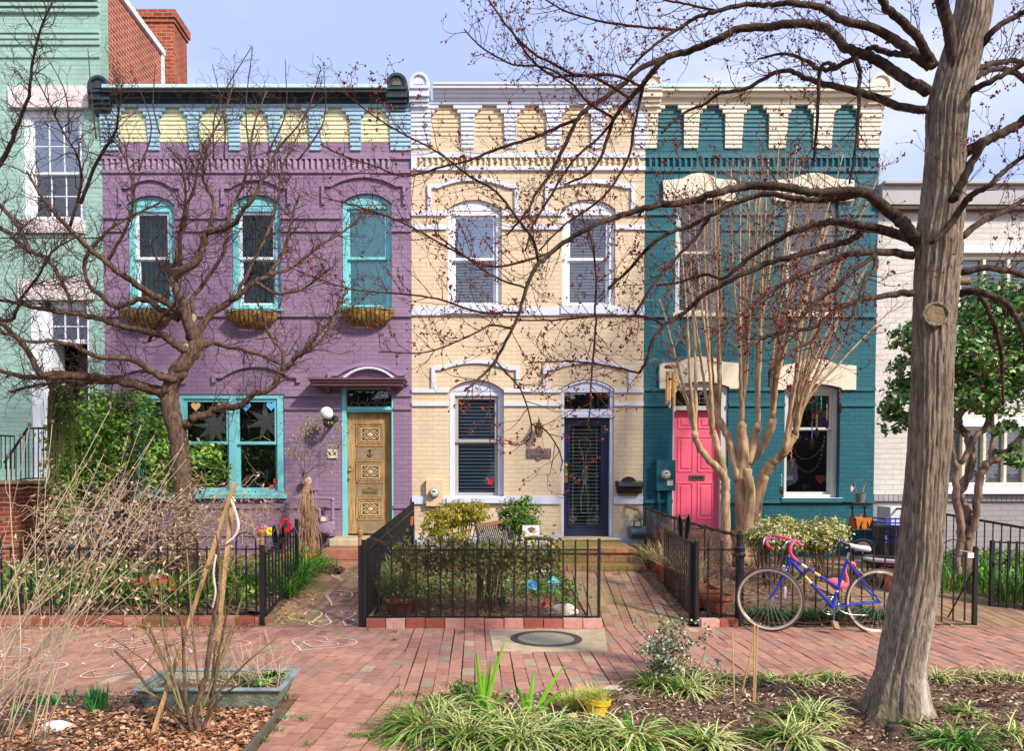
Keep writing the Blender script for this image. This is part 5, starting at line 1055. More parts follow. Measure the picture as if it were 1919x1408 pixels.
# teal garden front fence with hoops
Yt = 8.05; xl, xr = xp+.06, at(1827, 1100, Yt).x; t = T('iron_fence', 'black iron fence with arched hoops that the bicycle leans against', 'fence', ((xl+xr)/2, Yt, 0)); zr, zb_ = at(1600, 1043, Yt).z, at(1600, 1171, Yt).z
b = MB(); b.box(xl, xr, Yt-.007, Yt+.007, zr-.006, zr+.006); b.box(xl, xr, Yt-.007, Yt+.007, zb_-.006, zb_+.006); b.build('rail', blk, t)
b = MB(); sp = 21.6/172; xh = at(1508, 1040, Yt).x; i = -6
while xh+i*sp < xr-.03:
    x = xh+i*sp; i += 1
    if x < xl: continue
    k = (i-1) % 4; zt_ = {0: at(1, 1025, Yt).z, 1: at(1, 1033, Yt).z, 2: at(1, 1025, Yt).z, 3: at(1, 1020, Yt).z}[k]; picket(b, x, Yt, .05, zt_, .0065)
    if k == 3: spear(b, x, Yt, zt_)
    if k == 1: spear(b, x, Yt, zt_-.08, .7)
    for zz in (.5,): b.ball((x, Yt, zz), .014, 6)
    if k == 0 and x+2*sp < xr: b.tube([(x+sp*(1-math.cos(a)), Yt, zt_+sp*.62*math.sin(a)) for a in [math.pi*q/12 for q in range(13)]], .007, 5)
b.build('picket', blk, t)
b = MB(); b.box(xr-.02, xr+.02, Yt-.02, Yt+.02, 0, at(1, 1030, Yt).z); b.ball((xr, Yt, at(1, 1028, Yt).z), .028, 8); b.tube([(xr-.02, Yt-.01, .62), (xr-.14, Yt+.25, .02)], .009, 6); b.build('post', blk, t)
c = at(1818, 1041, 8.0); b = MB(); b.box(c.x-.03, c.x+.035, 7.99, 8.0, c.z-.03, c.z+.025, Matrix.Translation((0, 0, 0))); b.tube([(c.x+.01, 8.0, c.z+.03), (c.x-.09, 8.04, c.z+.05)], .004, 4); o = b.build('tag', white, origin=c); setp(o, 'small white tag tied with string to the fence post right of the big tree', 'tag')
# right fence
t = T('iron_fence', 'black iron fence with knobbed pickets at the far right edge beside the leafy border', 'fence', (at(1857, 1155, 8.5).x, 8.5, 0)); A_, B_ = at(1857, 1150, 8.7), at(2080, 1185, 8.2); b = MB(); b2 = MB()
for i in range(15):
    f_ = i/14; x, y = A_.x+(B_.x-A_.x)*f_, 8.7-.5*f_; z1 = .88+.0*f_; picket(b, x, y, .08, z1, .009 if i else .02); b.ball((x, y, .5), .015, 6)
b.build('picket', blk, t); y0_ = 8.7
for z_ in (.86, .12): b2.tube([(A_.x, 8.7, z_), (B_.x, 8.2, z_)], .01, 5)
b2.build('rail', blk, t); b = MB(); cable(b, [(A_.x-.05, 8.68, .66), (A_.x+.02, 8.66, .60), (A_.x+.12, 8.66, .62), (A_.x+.16, 8.64, .72)], .01, 5); b.tube([(A_.x-.03, 8.68, .72), (A_.x-.03, 8.68, .58)], .012, 5); b.build('latch', blk, t)
# handrail between teal and grey house
brn = mat('brown_black_iron', (54, 38, 38), .5, var=.2); xh_ = 6.80; t = T('hand_railing', 'dark brown iron railing running from the teal house corner past the big trunk', 'railing', (xh_, 10.5, 0)); b = MB(); b.tube([(xh_, 12.3, 1.11), (xh_, 11.0, 1.10), (xh_, 8.0, .93)], .018, 7); b.tube([(xh_, 12.3, .42), (xh_, 8.0, .2)], .01, 5); b.build('rail', brn, t, smooth=True)
b = MB(); y = 12.25
while y > 8: b.tube([(xh_, y, gz(y)-.05), (xh_, y, 1.10-max(0, 11-y)*.057)], .0085, 5); y -= .16
b.build('picket', brn, t)
# mint house stair railing
t = T('hand_railing', 'black iron stair railing on the brick stoop of the mint house', 'railing', at(50, 900, 11.6)); b = MB(); Yr = 11.55
pts = [at(-60, 935, Yr), at(8, 868, Yr), at(52, 803, Yr), at(92, 803, Yr)]; b.tube(pts[1:], .02, 6); b.tube([at(-40, 815, Yr), at(26, 818, Yr)], .015, 6)
b.tube([at(10, 905, Yr), at(50, 897, Yr), at(90, 897, Yr)], .012, 5); b.build('rail', blk, t)
b = MB()
for px in range(54, 94, 9): b.tube([at(px, 803, Yr), at(px, 898, Yr)], .009, 5)
for px in range(12, 52, 9): b.tube([at(px, 868-(px-8)*1.48, Yr), at(px, 904, Yr)], .009, 5)
for px in (2, 10, 19, 27): b.tube([at(px, 817, Yr), at(px, 880, Yr)], .008, 5)
b.build('picket', blk, t)
# ================================================================ objects in the gardens
terra = mat('terracotta', (196, 112, 66), .85, c2=(160, 84, 52), scale=8, bump=.3, bscale=60)
def pot(name, label, c, r, h, m_, soilm=None, plant=None, group=None, n=20):
    t = T(name, label, 'plant pot', c, group); b = MB(); b.lathe([(r*.68, 0), (r*.95, h*.78), (r*1.06, h*.78), (r*1.06, h), (r*.94, h), (r*.92, h*.85), (0, h*.84)], c, n); b.build('pot', m_, t, smooth=35); return t
# bench
Yb = 11.3; t = T('garden_bench', 'weathered slatted wooden bench seat tilting among the bushes by the cream house', 'bench', at(935, 1020, Yb)); wd = mat('weathered_slats', (74, 68, 74), .8, c2=(44, 38, 42), scale=20, bump=.3); wb = mat('brown_slat', (150, 104, 62), .8, var=.2)
TL, TR, BL, BR = at(891, 982, Yb), at(956, 973, Yb+.1), at(905, 1022, Yb-.05), at(964, 1022, Yb+.05)
b = MB(); b.tube([TL+Vector((0, 0, -.03)), TR+Vector((0, 0, -.03))], .035, 4); b.build('top_rail', wb, t)
b = MB()
for i in range(17): f_ = (i+.5)/17; a, c = TL.lerp(TR, f_), BL.lerp(BR, f_); b.prism([a+Vector((-.012, 0, -.05)), a+Vector((.012, 0, -.05)), c+Vector((.012, 0, 0)), c+Vector((-.012, 0, 0))], (0, .018, 0))
b.build('back_slat', wd, t); b = MB(); b.tube([TL, BL+Vector((0, 0, -.25))], .03, 4); b.tube([TR, BR+Vector((0, 0, -.25))], .03, 4); b.build('post', wd, t)
b = MB()
for k in range(5): b.tube([BL+Vector((-.02, -.1*k-.05, -.02)), BR+Vector((.25, -.1*k-.05, -.02))], .02, 4)
b.build('seat', wd, t); b = MB(); cable(b, [at(962, 1013, Yb-.2), at(1000, 1009, Yb-.3), at(1036, 1012, Yb-.4)], .03, 5); b.build('armrest', wd, t)
b = MB(); b.tube([at(1030, 1012, Yb-.4), at(1033, 1060, Yb-.4)], .04, 5); b.tube([at(950, 1022, Yb-.4), at(950, 1060, Yb-.4)], .04, 5); b.build('leg', wd, t)
# yellow yard sign
c = at(995, 1001, 11.2); t = T('yard_sign', 'small white and yellow yard sign with a brown emblem behind the bench arm', 'sign', (c.x, 11.2, .3)); w_ = .13
b = MB(); b.box(c.x-w_, c.x+w_, 11.19, 11.2, c.z-.11, c.z+.13); b.build('board', white, t); b = MB(); b.box(c.x-w_, c.x+w_, 11.186, 11.1899, c.z-.11, c.z-.03); b.build('yellow_band', mat('sign_yellow', (240, 214, 40), .5), t)
b = MB(); b.lathe([(.045, 0), (.045, .004)], (c.x+.01, 11.1899, c.z+.06), 12, 'y'); b.lathe([(.018, 0), (.018, .006)], (c.x-.03, 11.1899, c.z+.075), 8, 'y'); b.lathe([(.018, 0), (.018, .006)], (c.x+.05, 11.1899, c.z+.075), 8, 'y'); b.build('emblem', mat('sign_brown', (128, 100, 66), .6), t); b = MB(); b.tube([(c.x, 11.2, c.z-.11), (c.x, 11.2, .3)], .012, 5); b.build('stake', white, t)
# teal lantern, butterfly, flower, stones
Yl = 9.35; c = at(1037, 1104, Yl); tq = mat('lantern_turquoise', (86, 206, 204), .45, var=.06); t = T('garden_lantern', 'small turquoise metal lantern house in the cream garden', 'lantern', at(1037, 1109, Yl)); z0_ = at(1037, 1109, Yl).z; w_ = .058; b = MB()
for sx_ in (-1, 1):
    for sy_ in (-1, 1): b.box(c.x+sx_*w_-.007, c.x+sx_*w_+.007, Yl+sy_*w_-.007, Yl+sy_*w_+.007, z0_, z0_+.12)
for zz in (0, .055, .112): b.box(c.x-w_, c.x+w_, Yl-w_-.006, Yl-w_+.004, z0_+zz, z0_+zz+.009); b.box(c.x-w_-.006, c.x-w_+.004, Yl-w_, Yl+w_, z0_+zz, z0_+zz+.009)
b.box(c.x-.004, c.x+.004, Yl-w_-.005, Yl-w_+.003, z0_, z0_+.12); b.box(c.x-w_-.006, c.x+w_+.006, Yl-w_-.008, Yl+w_+.008, z0_-.006, z0_-.0005); b.build('frame', tq, t)
b = MB(); b.lathe([(.115, .12), (.10, .128), (.05, .155), (.028, .165), (.028, .185), (.0, .19)], (c.x, Yl, z0_), 4, M=Matrix.Rotation(math.pi/4, 3, 'Z')); b.build('roof', tq, t)
bb = mat('bright_blue_plastic', (40, 160, 226), .4, var=.1); c = at(996, 1101, 9.1); t = T('butterfly_ornament', 'bright blue butterfly ornament on a stick behind the mesh fence', 'garden ornament', (c.x, 9.1, .1)); b = MB()
for s_, sc_ in ((-1, 1), (1, 1)):
    for (a, r_, rz_) in ((.9, .085, .3), (-.5, .06, -.2)):
        pts = [(c.x+s_*(.01+r_*(.55+.55*math.cos(q))*math.cos(a)*1.0-r_*.35*math.sin(q)*math.sin(a)), 9.1-.03*abs(math.cos(q)), c.z+(r_*(.55+.55*math.cos(q)))*math.sin(a)+r_*.45*math.sin(q)) for q in [2*math.pi*k/12 for k in range(12)]]; b.prism(pts, (0, .005, 0))
b.build('wing', bb, t); b = MB(); b.tube([(c.x, 9.09, c.z+.05), (c.x+.01, 9.09, c.z-.05)], .009, 6); b.tube([(c.x, 9.1, c.z-.05), (c.x, 9.1, .12)], .004, 4); b.build('body', mat('dark_blue', (20, 60, 120)), t)
c = at(1020, 1131, 8.6); t = T('pinwheel_flower', 'salmon red flower pinwheel low behind the mesh fence', 'garden ornament', c); b = MB()
for i in range(9): a = 2*math.pi*i/9; b.prism([(c.x, 8.6, c.z), (c.x+.06*math.cos(a-.25), 8.59, c.z+.06*math.sin(a-.25)), (c.x+.08*math.cos(a), 8.58, c.z+.08*math.sin(a)), (c.x+.06*math.cos(a+.25), 8.6, c.z+.06*math.sin(a+.25))], (0, .004, 0))
b.build('petal', mat('salmon_plastic', (214, 104, 92), .5), t); b = MB(); b.ball((c.x, 8.575, c.z), .022, 8); b.tube([(c.x, 8.6, c.z), (c.x, 8.6, .05)], .004, 4); b.build('centre', mat('dark_red', (140, 24, 30)), t)
def rock(label, c, s, m_, name='stone', cat='stone', seed=0, group=None):
    b = MB(); b.ball((0, 0, 0), 1, 14); rs = np.random.RandomState(seed); V = np.array(b.v); D_ = rs.normal(size=(7, 3)); D_ /= np.linalg.norm(D_, axis=1)[:, None]
    f_ = 1+.12*np.sin(V @ (D_[0]*5))+.10*np.sin(V @ (D_[1]*9))+.06*np.sin(V @ (D_[2]*15)); V = V*f_[:, None]*np.array(s); V[:, 2] += s[2]*.45; b.v = [tuple(v+np.array(c)) for v in V]; o = b.build(name, m_, smooth=50, origin=c); return setp(o, label, cat, group)
wst = mat('white_stone', (226, 216, 198), .8, c2=(190, 180, 160), bump=.5, bscale=25)
c = G(1055, 1150); rock('long white stone lying behind the mesh fence of the cream garden', c, (.17, .07, .075), wst, seed=4); c = G(105, 1372); rock('bright white rock lying on the soil at the lower left', c, (.10, .06, .045), mat('chalk_white', (240, 238, 234), .7, var=.04, bump=.4), seed=6)
c = G(1012, 1078); rock('flat pale stone near the steps in the cream garden', c, (.2, .1, .05), stone, seed=9)
c = G(1176, 1318); rock('grey brown rounded stone at the corner of the right planting bed', c, (.075, .05, .04), mat('grey_stone', (122, 106, 92), .9, bump=.4), seed=12)
c = G(1148, 1293); rock('pale flat stone at the edge of the sidewalk left of the variegated shrub', c, (.08, .06, .018), mat('light_slab', (206, 188, 170), .9), seed=13)
c = G(1073, 1350); rock('small tan chunk of brick beside the yellow pot', c, (.05, .04, .03), mat('tan_chunk', (214, 170, 120), .9), seed=14)
for k, (px, py) in enumerate(((575, 1048), (610, 1050), (545, 1048))): c = G(px, py); rock(('pale stone in the edging of the purple flower bed nearest the vine stump', 'pale stone in the edging right of the other two, beside the grassy clump', 'pale stone in the edging left of the other two, below the orange pot')[k], c, (.17, .08, .05), stone, seed=20+k, group='edging stones of the purple flower bed')
for k, (px, py, s_) in enumerate(((1848, 1333, .06), (690, 1302, .014), (551, 1302, .012), (703, 1302, .008))):
    if k == 0: c = G(px, py); rock('dark chunk of bark on the mulch right of the big tree', c, (s_, s_*.7, s_*.6), mat('dark_bark', (52, 34, 30), .9, bump=.6), name='bark_chunk', cat='bark', seed=30)
# brown dried clump by the chalked path
# terracotta troughs by the chain link fence
def trough(label, P, w, l, h, m_, group, rot=0, lattice=True, wood=None):
    t = T('planter_box', label, 'planter', P, group); M_ = Matrix.Translation(P) @ Matrix.Rotation(rot, 4, 'Z'); b = MB(); th_ = .02; s = .86
    def ring(w_, l_, z): return [(-w_/2, -l_/2, z), (w_/2, -l_/2, z), (w_/2, l_/2, z), (-w_/2, l_/2, z)]
    R_ = [ring(w*s, l*s, 0), ring(w*.97, l*.985, h*.82), ring(w*1.06, l*1.03, h*.82), ring(w*1.06, l*1.03, h), ring(w*.92, l*.95, h), ring(w*.90, l*.94, h*.8)]
    n0 = len(b.v)
    for r_ in R_: b.v += [tuple(M_ @ Vector(p)) for p in r_]
    for i in range(len(R_)-1):
        for j in range(4): b.face((n0+i*4+j, n0+i*4+(j+1) % 4, n0+i*4+4+(j+1) % 4, n0+i*4+4+j))
    b.face([n0+3-j for j in range(4)]); b.build('box', m_, t, bevel=.006); b = MB(); b.v = [tuple(M_ @ Vector(p)) for p in R_[5]]; b.face((0, 1, 2, 3)); b.build('soil', soil, t)
    if lattice:
        b = MB(); k = -l*.42
        while k < l*.42: b.prism([M_ @ Vector((-w*.455, k, h*.2)), M_ @ Vector((-w*.455, k+.02, h*.2)), M_ @ Vector((-w*.485, k+.07, h*.75)), M_ @ Vector((-w*.485, k+.05, h*.75))], (-.006, 0, 0)); b.prism([M_ @ Vector((-w*.455, k+.05, h*.2)), M_ @ Vector((-w*.455, k+.07, h*.2)), M_ @ Vector((-w*.485, k+.02, h*.75)), M_ @ Vector((-w*.485, k+.0, h*.75))], (-.004, 0, 0)); k += .075
        b.build('relief', m_, t)
    return t
trough('long terracotta trough with lattice relief nearest the open black gate', Vector((2.62, 9.55, gz(9.55))), .26, .85, .24, terra, 'terracotta troughs along the mossy path'); trough('darker terracotta trough behind the lattice trough, near the steps', Vector((2.60, 10.5, gz(10.5))), .24, .8, .20, mat('terracotta_dark', (160, 84, 58), .85, bump=.3), 'terracotta troughs along the mossy path')
trough('terracotta trough behind the short black picket panel', Vector((2.72, 8.75, gz(8.75))), .28, .5, .22, mat('terracotta_old', (150, 88, 60), .9, bump=.3), 'terracotta troughs along the mossy path')
c = G(1345, 1150); pot('plant_pot', 'round terracotta pot in the corner behind the black picket panel', (c.x, 8.5, gz(8.5)), .18, .2, MATS['terracotta_old'])
c = at(556, 1040, 11.0); trough('orange clay window box with dried plants at the foot of the vine stump', Vector((c.x, 11.1, .30)), .5, .2, .16, mat('orange_clay', (206, 96, 52), .8), 'clay boxes in the purple garden', lattice=False)
c = at(1044, 990, 12.0); pot('plant_pot', 'wide terracotta pot behind the overgrown left fence', G(285, 1125), .22, .26, terra, group='terracotta pots in the purple garden'); pot('plant_pot', 'second terracotta pot behind the left fence, right of the wide one', G(335, 1128), .17, .2, terra, group='terracotta pots in the purple garden')
c = at(758, 970, 12.1); t = trough('small orange clay box behind the long picket fence by the wooden door', Vector((c.x, 12.1, at(758, 985, 12.1).z)), .3, .16, .14, MATS['orange_clay'], 'clay boxes in the purple garden', lattice=False)
b = MB(); b.box(c.x-.16, c.x+.16, 12.0, 12.2, .3, at(758, 985, 12.1).z-.001); setp(b.build('plant_stand', blk), 'low dark stand under the small clay box by the wooden door', 'stand')
c = G(1672, 1105); pot('plant_pot', 'terracotta pot behind the rear wheel of the bicycle', (c.x, 9.3, gz(9.3)), .17, .30, terra)
c = G(755, 1140); pot('plant_pot', 'dark red clay pot under the variegated grass behind the mesh fence', (c.x, 8.45, gz(8.45)), .2, .18, mat('dark_red_clay', (112, 56, 44), .8))
# red toy chair back, yellow flower and bits at the purple wall
redp = mat('red_plastic', (204, 26, 36), .3, var=.06); c = at(535, 992, 11.4); t = T('toy_chair', 'glossy red plastic chair back standing by the dry vine stump', 'chair', (c.x, 11.4, .3))
b = MB(); P = [(-.05, -.15), (-.075, -.02), (-.06, .1), (-.01, .15), (.05, .15), (.075, .06), (.06, -.06), (.01, -.13)]; strip(b, [(c.x+x, c.z+z) for x, z in P+[P[0]]], .045, 11.38, 11.42); strip(b, [(c.x-.06, c.z-.05), (c.x+.06, c.z+.0)], .05, 11.385, 11.415); b.build('back', redp, t, bevel=.008); b = MB(); b.tube([(c.x-.02, 11.4, c.z-.12), (c.x-.02, 11.4, .3)], .012, 6); b.tube([(c.x+.04, 11.4, c.z-.12), (c.x+.04, 11.4, .3)], .012, 6); b.build('leg', redp, t)
yel = mat('yellow_plastic', (240, 214, 30), .4); c = at(505, 997, 11.3); t = T('plastic_flower', 'yellow toy flower on a stick by the purple wall', 'garden ornament', c); b = MB()
for i in range(6): a = i*math.pi/3; b.ball((c.x+.04*math.cos(a), 11.3, c.z+.04*math.sin(a)), .03, 8, (1, .4, 1))
b.build('petal', yel, t, smooth=True); b = MB(); b.tube([c, (c.x, 11.3, .3)], .006, 4); b.build('stem', mat('green_stick', (60, 120, 60)), t)
for k, (px, py, m_, lb) in enumerate(((497, 992, mat('pink_plastic', (226, 130, 140), .5), 'pink topped garden stake left of the yellow toy flower'), (486, 1000, redp, 'red garden stake at the left of the colourful toys by the purple wall'))):
    c = at(px, py, 11.3); t = T('garden_stake', lb, 'garden stake', (c.x, 11.3, .3)); b = MB(); b.lathe([(.025, -.06), (.03, -.01), (.028, .05), (.0, .08)], c, 10); b.build('head', m_, t, smooth=True); b = MB(); b.tube([c, (c.x, 11.3, .3)], .008, 5); b.build('stem', blk, t)
# garden trellis obelisk wood spindle behind left fence
# cast iron plant stand (treadle base), pail with flags, orange pot with flag
Ys = 11.9; ci = mat('wrought_black', (22, 22, 24), .5, var=.3); t = T('plant_stand', 'black cast iron two tier plant stand against the teal wall', 'plant stand', at(1611, 1000, Ys)); b = MB()
zt_ = at(1611, 944, Ys).z; zm_ = at(1611, 990, Ys).z
for px in (1597, 1620):
    for dy in (-.12, .12):
        cable(b, [at(px-3, 944, Ys+dy), at(px, 955, Ys+dy), at(px, 966, Ys+dy), at(px-6, 985, Ys+dy), at(px-4, 992, Ys+dy), at(px, 1000, Ys+dy), at(px, 1015, Ys+dy)], .011, 5)
        cable(b, [at(px+4, 944, Ys+dy), at(px+1, 955, Ys+dy), at(px+3, 970, Ys+dy), at(px+9, 990, Ys+dy)], .009, 5)
    b.tube([at(px, 1000, Ys-.12), at(px, 1030, Ys-.12)], .013, 5)
for i in range(8):
    px = 1590+i*5.5; c = at(px, 950, Ys-.16); b.tube([(c.x+.02*math.cos(a), c.y, c.z+.025*math.sin(a)) for a in [2*math.pi*k/8 for k in range(9)]], .005, 4)
b.build('frame', ci, t); b = MB(); a, e = at(1587, 944, Ys), at(1632, 944, Ys); b.box(a.x, e.x, Ys-.17, Ys+.17, zt_, zt_+.02); a, e = at(1592, 992, Ys), at(1630, 992, Ys); b.box(a.x, e.x, Ys-.15, Ys+.15, zm_-.03, zm_-.012); b.build('shelf', ci, t, bevel=.004)
c = at(1612, 942, Ys); galv = mat('galvanised', (140, 144, 136), .45, metal=.5, var=.12); t = T('metal_pail', 'small galvanised pail holding little flags on top of the plant stand', 'pail', (c.x, Ys, zt_+.02)); b = MB(); b.lathe([(.062, 0), (.082, .145), (.088, .15), (.08, .15), (.06, .02), (0, .02)], (c.x, Ys, zt_+.021), 18); b.build('bucket', galv, t, smooth=35)
fr, fw_, fb = mat('flag_red', (196, 40, 52), .8), mat('flag_white', (236, 234, 232), .8), mat('flag_blue', (48, 80, 150), .8)
def flag(label, base, tip, wdt, hgt, dirx, lean, back=False):
    t = T('small_flag', label, 'flag', base, 'little striped flags'); b = MB(); b.tube([base, tip], .003, 5); b.build('stick', mat('stick_wood', (200, 170, 120)), t); b = MB(); ax = (Vector(tip)-Vector(base)).normalized(); up = -ax; out = Vector((dirx, -.05, lean)).normalized()
    for i in range(7):
        for j in range(8):
            b.mi = 0 if i % 2 == 0 else 1
            if i < 4 and j < 3: b.mi = 2
            def P_(u_, v_): return Vector(tip)+up*(.005+hgt*v_)+out*(wdt*u_)+Vector((0, .012*math.sin(u_*6), 0))
            b.quad(P_(j/8, i/7), P_((j+1)/8, i/7), P_((j+1)/8, (i+1)/7), P_(j/8, (i+1)/7))
    o = b.build('cloth', [fr, fw_, fb], t)
    for p in o.data.polygons: pass
c1 = at(1607, 925, Ys-.02); flag('small striped flag in the left of the pail, leaning left', c1, at(1600, 905, Ys-.05), .11, .085, -.7, -.75)
c1 = at(1618, 925, Ys); flag('small striped flag in the right of the pail, standing upright', c1, at(1622, 903, Ys), .06, .13, -.5, -.8)
c1 = at(1611, 990, Ys); t = T('plant_pot', 'bright orange square pot on the lower tier of the plant stand', 'plant pot', (c1.x, Ys, zm_-.012)); b = MB(); b.lathe([(.13, 0), (.175, .16), (.18, .18), (.16, .18), (.15, .1), (0, .1)], (c1.x, Ys-.01, zm_-.011), 4, M=Matrix.Rotation(math.pi/4, 3, 'Z')); b.build('pot', mat('orange_pot', (236, 128, 36), .6, var=.06), t)
flag('small striped flag stuck in the orange pot', at(1613, 972, Ys-.03), at(1616, 958, Ys-.03), .05, .09, -.6, -.7)
# patio table, crate, chair, blue crate
Yq = 9.55; c = at(1668, 1042, Yq); zt_ = at(1668, 1044, Yq).z; t = T('patio_table', 'black patio table with pale rim half hidden behind the big trunk', 'table', (c.x, Yq, gz(Yq))); b = MB(); b.lathe([(.36, 0), (.37, .015), (.37, .035), (.0, .036)], (c.x+.02, Yq, zt_-.05), 8, M=Matrix.Rotation(.39, 3, 'Z')); b.build('top', mat('pale_rim', (206, 198, 192), .5), t); b = MB(); b.lathe([(.345, 0), (.35, .02)], (c.x+.02, Yq, zt_-.075), 8, M=Matrix.Rotation(.39, 3, 'Z')); b.build('apron', blk, t)
for a in (.6, 2.2, 3.8, 5.4):
    b = MB(); cable(b, [(c.x+.02+.15*math.cos(a), Yq+.15*math.sin(a), zt_-.08), (c.x+.02+.22*math.cos(a), Yq+.22*math.sin(a), zt_-.3), (c.x+.02+.3*math.cos(a), Yq+.3*math.sin(a), gz(Yq))], .013, 6); b.build('leg', blk, t)
bp_ = mat('black_crate_plastic', (24, 24, 28), .35, var=.2); cx_ = at(1672, 1010, Yq).x; t = T('plastic_crate', 'black openwork plastic crate standing on the patio table behind the trunk', 'crate', (cx_, Yq, zt_-.01)); b = MB(); h_ = at(1672, 982, Yq).z-zt_-.02; R8 = [(math.cos(.39+k*math.pi/4), math.sin(.39+k*math.pi/4)) for k in range(8)]
for k in range(8):
    a, e = R8[k], R8[(k+1) % 8]
    for (zz, hh, rr) in ((0, .025, .19), (h_*.33, .012, .20), (h_*.6, .012, .21), (h_-.05, .05, .235)):
        z_ = zt_-.012+zz; b.prism([(cx_+a[0]*rr, Yq+a[1]*rr, z_), (cx_+e[0]*rr, Yq+e[1]*rr, z_), (cx_+e[0]*(rr-.012), Yq+e[1]*(rr-.012), z_), (cx_+a[0]*(rr-.012), Yq+a[1]*(rr-.012), z_)], (0, 0, hh))
    for q in (0, .2, .4, .6, .8): x_, y_ = a[0]+(e[0]-a[0])*q, a[1]+(e[1]-a[1])*q; b.tube([(cx_+x_*.185, Yq+y_*.185, zt_-.01), (cx_+x_*.222, Yq+y_*.222, zt_+h_-.03)], .012 if q == 0 else .005, 4)
b.build('basket', bp_, t)
cx2 = at(1676, 995, 10.6).x; t = T('plastic_crate', 'bright blue plastic crate glimpsed behind the black one', 'crate', (cx2, 10.7, .6)); b = MB(); bl = mat('cobalt_plastic', (30, 50, 190), .4); z_ = at(1676, 1012, 10.7).z
for k in range(6): b.box(cx2-.18, cx2+.18, 10.52, 10.535, z_+.06*k, z_+.06*k+.022); b.box(cx2-.18, cx2-.165, 10.52, 10.85, z_+.06*k, z_+.06*k+.022)
for k in range(6): xx = cx2-.18+.0688*k; b.box(xx, xx+.016, 10.516, 10.519, z_, z_+.33)
b.box(cx2-.18, cx2+.18, 10.52, 10.85, z_-.02, z_-.001); b.build('basket', bl, t); t2 = T('plant_stand', 'dark box stand carrying the blue crate', 'stand', (cx2, 10.7, .3)); MB().box(cx2-.2, cx2+.2, 10.5, 10.88, .25, z_-.022).build('box', wd, t2)
Yh = 10.1; c = at(1617, 1020, Yh); t = T('patio_chair', 'round backed black metal chair with mauve back behind the bicycle saddle', 'chair', (c.x, Yh, gz(Yh))); b = MB(); r_ = .135; zc_ = at(1617, 1034, Yh).z
b.tube([(c.x+r_*1.0*math.cos(a), Yh, zc_+r_*1.15*math.sin(a)) for a in [math.pi*k/14 for k in range(15)]], .011, 6)
for s_ in (-1, 1): b.tube([(c.x+s_*r_, Yh, zc_), (c.x+s_*r_*.95, Yh-.02, gz(Yh))], .011, 6); b.tube([(c.x+s_*r_*.9, Yh-.36, zc_-.12), (c.x+s_*r_*1.0, Yh-.38, gz(Yh))], .011, 6)
b.build('frame', blk, t); b = MB(); b.prism([(c.x+r_*.9*math.cos(a), Yh-.003, zc_+r_*1.0*math.sin(a)) for a in [math.pi*k/12 for k in range(13)]], (0, .02, 0)); b.build('backrest', mat('mauve_cushion', (122, 100, 104), .8), t, bevel=.004); b = MB(); b.lathe([(.17, 0), (.175, .02), (.0, .03)], (c.x, Yh-.18, zc_-.14), 18); b.build('seat', mat('seat_grey', (150, 150, 146), .6), t, smooth=35)
# condenser
c = at(1676, 968, 11.9); t = T('air_conditioner', 'white air conditioner unit low on the grey house wall behind the railing', 'air conditioner', c); b = MB(); a, e = at(1662, 950, 12.0), at(1735, 992, 12.0); b.box(a.x, e.x, 11.9, 12.3, e.z, a.z); b.build('case', mat('unit_white', (214, 218, 216), .5), t, bevel=.01); b = MB(); b.lathe([(.16, 0), (.16, .01)], ((a.x+e.x)/2, 11.9, (a.z+e.z)/2), 20, 'y'); b.build('fan_grille', mat('unit_grey', (110, 116, 112), .6), t); b = MB(); b.box(a.x+.05, e.x-.05, 11.95, 12.25, .28, e.z-.001); b.build('base', wd, t)
# pink flamingo
fp = mat('flamingo_pink', (240, 108, 124), .45, var=.1); Yg = 8.75; t = T('flamingo_ornament', 'pink plastic flamingo standing behind the bicycle frame', 'garden ornament', (at(1572, 1092, Yg).x, Yg, gz(Yg))); b = MB(); c = at(1571, 1094, Yg); n_ = 10
path_ = [(at(1550, 1089, Yg), .012), (at(1558, 1091, Yg), .05), (at(1568, 1095, Yg), .072), (at(1577, 1097, Yg), .062), (at(1583, 1098, Yg), .03), (at(1588, 1093, Yg), .022), (at(1587, 1082, Yg), .017), (at(1584, 1072, Yg), .016), (at(1585, 1062, Yg), .018), (at(1591, 1056, Yg), .022), (at(1599, 1058, Yg), .026), (at(1603, 1064, Yg), .012)]
C_ = cr([(p.x, p.y, p.z, r_) for p, r_ in path_], 4); b.tube([q[:3] for q in C_], [max(.004, q[3]) for q in C_], 10); b.build('body', fp, t, smooth=True); b = MB(); b.tube([at(1602, 1062, Yg), at(1604, 1068, Yg)], [.012, .003], 6); b.build('beak', blk, t); b = MB(); [b.tube([at(px, 1100, Yg), (at(px, 1100, Yg).x, Yg, gz(Yg))], .004, 5) for px in (1570, 1577)]; b.build('leg', blk, t)
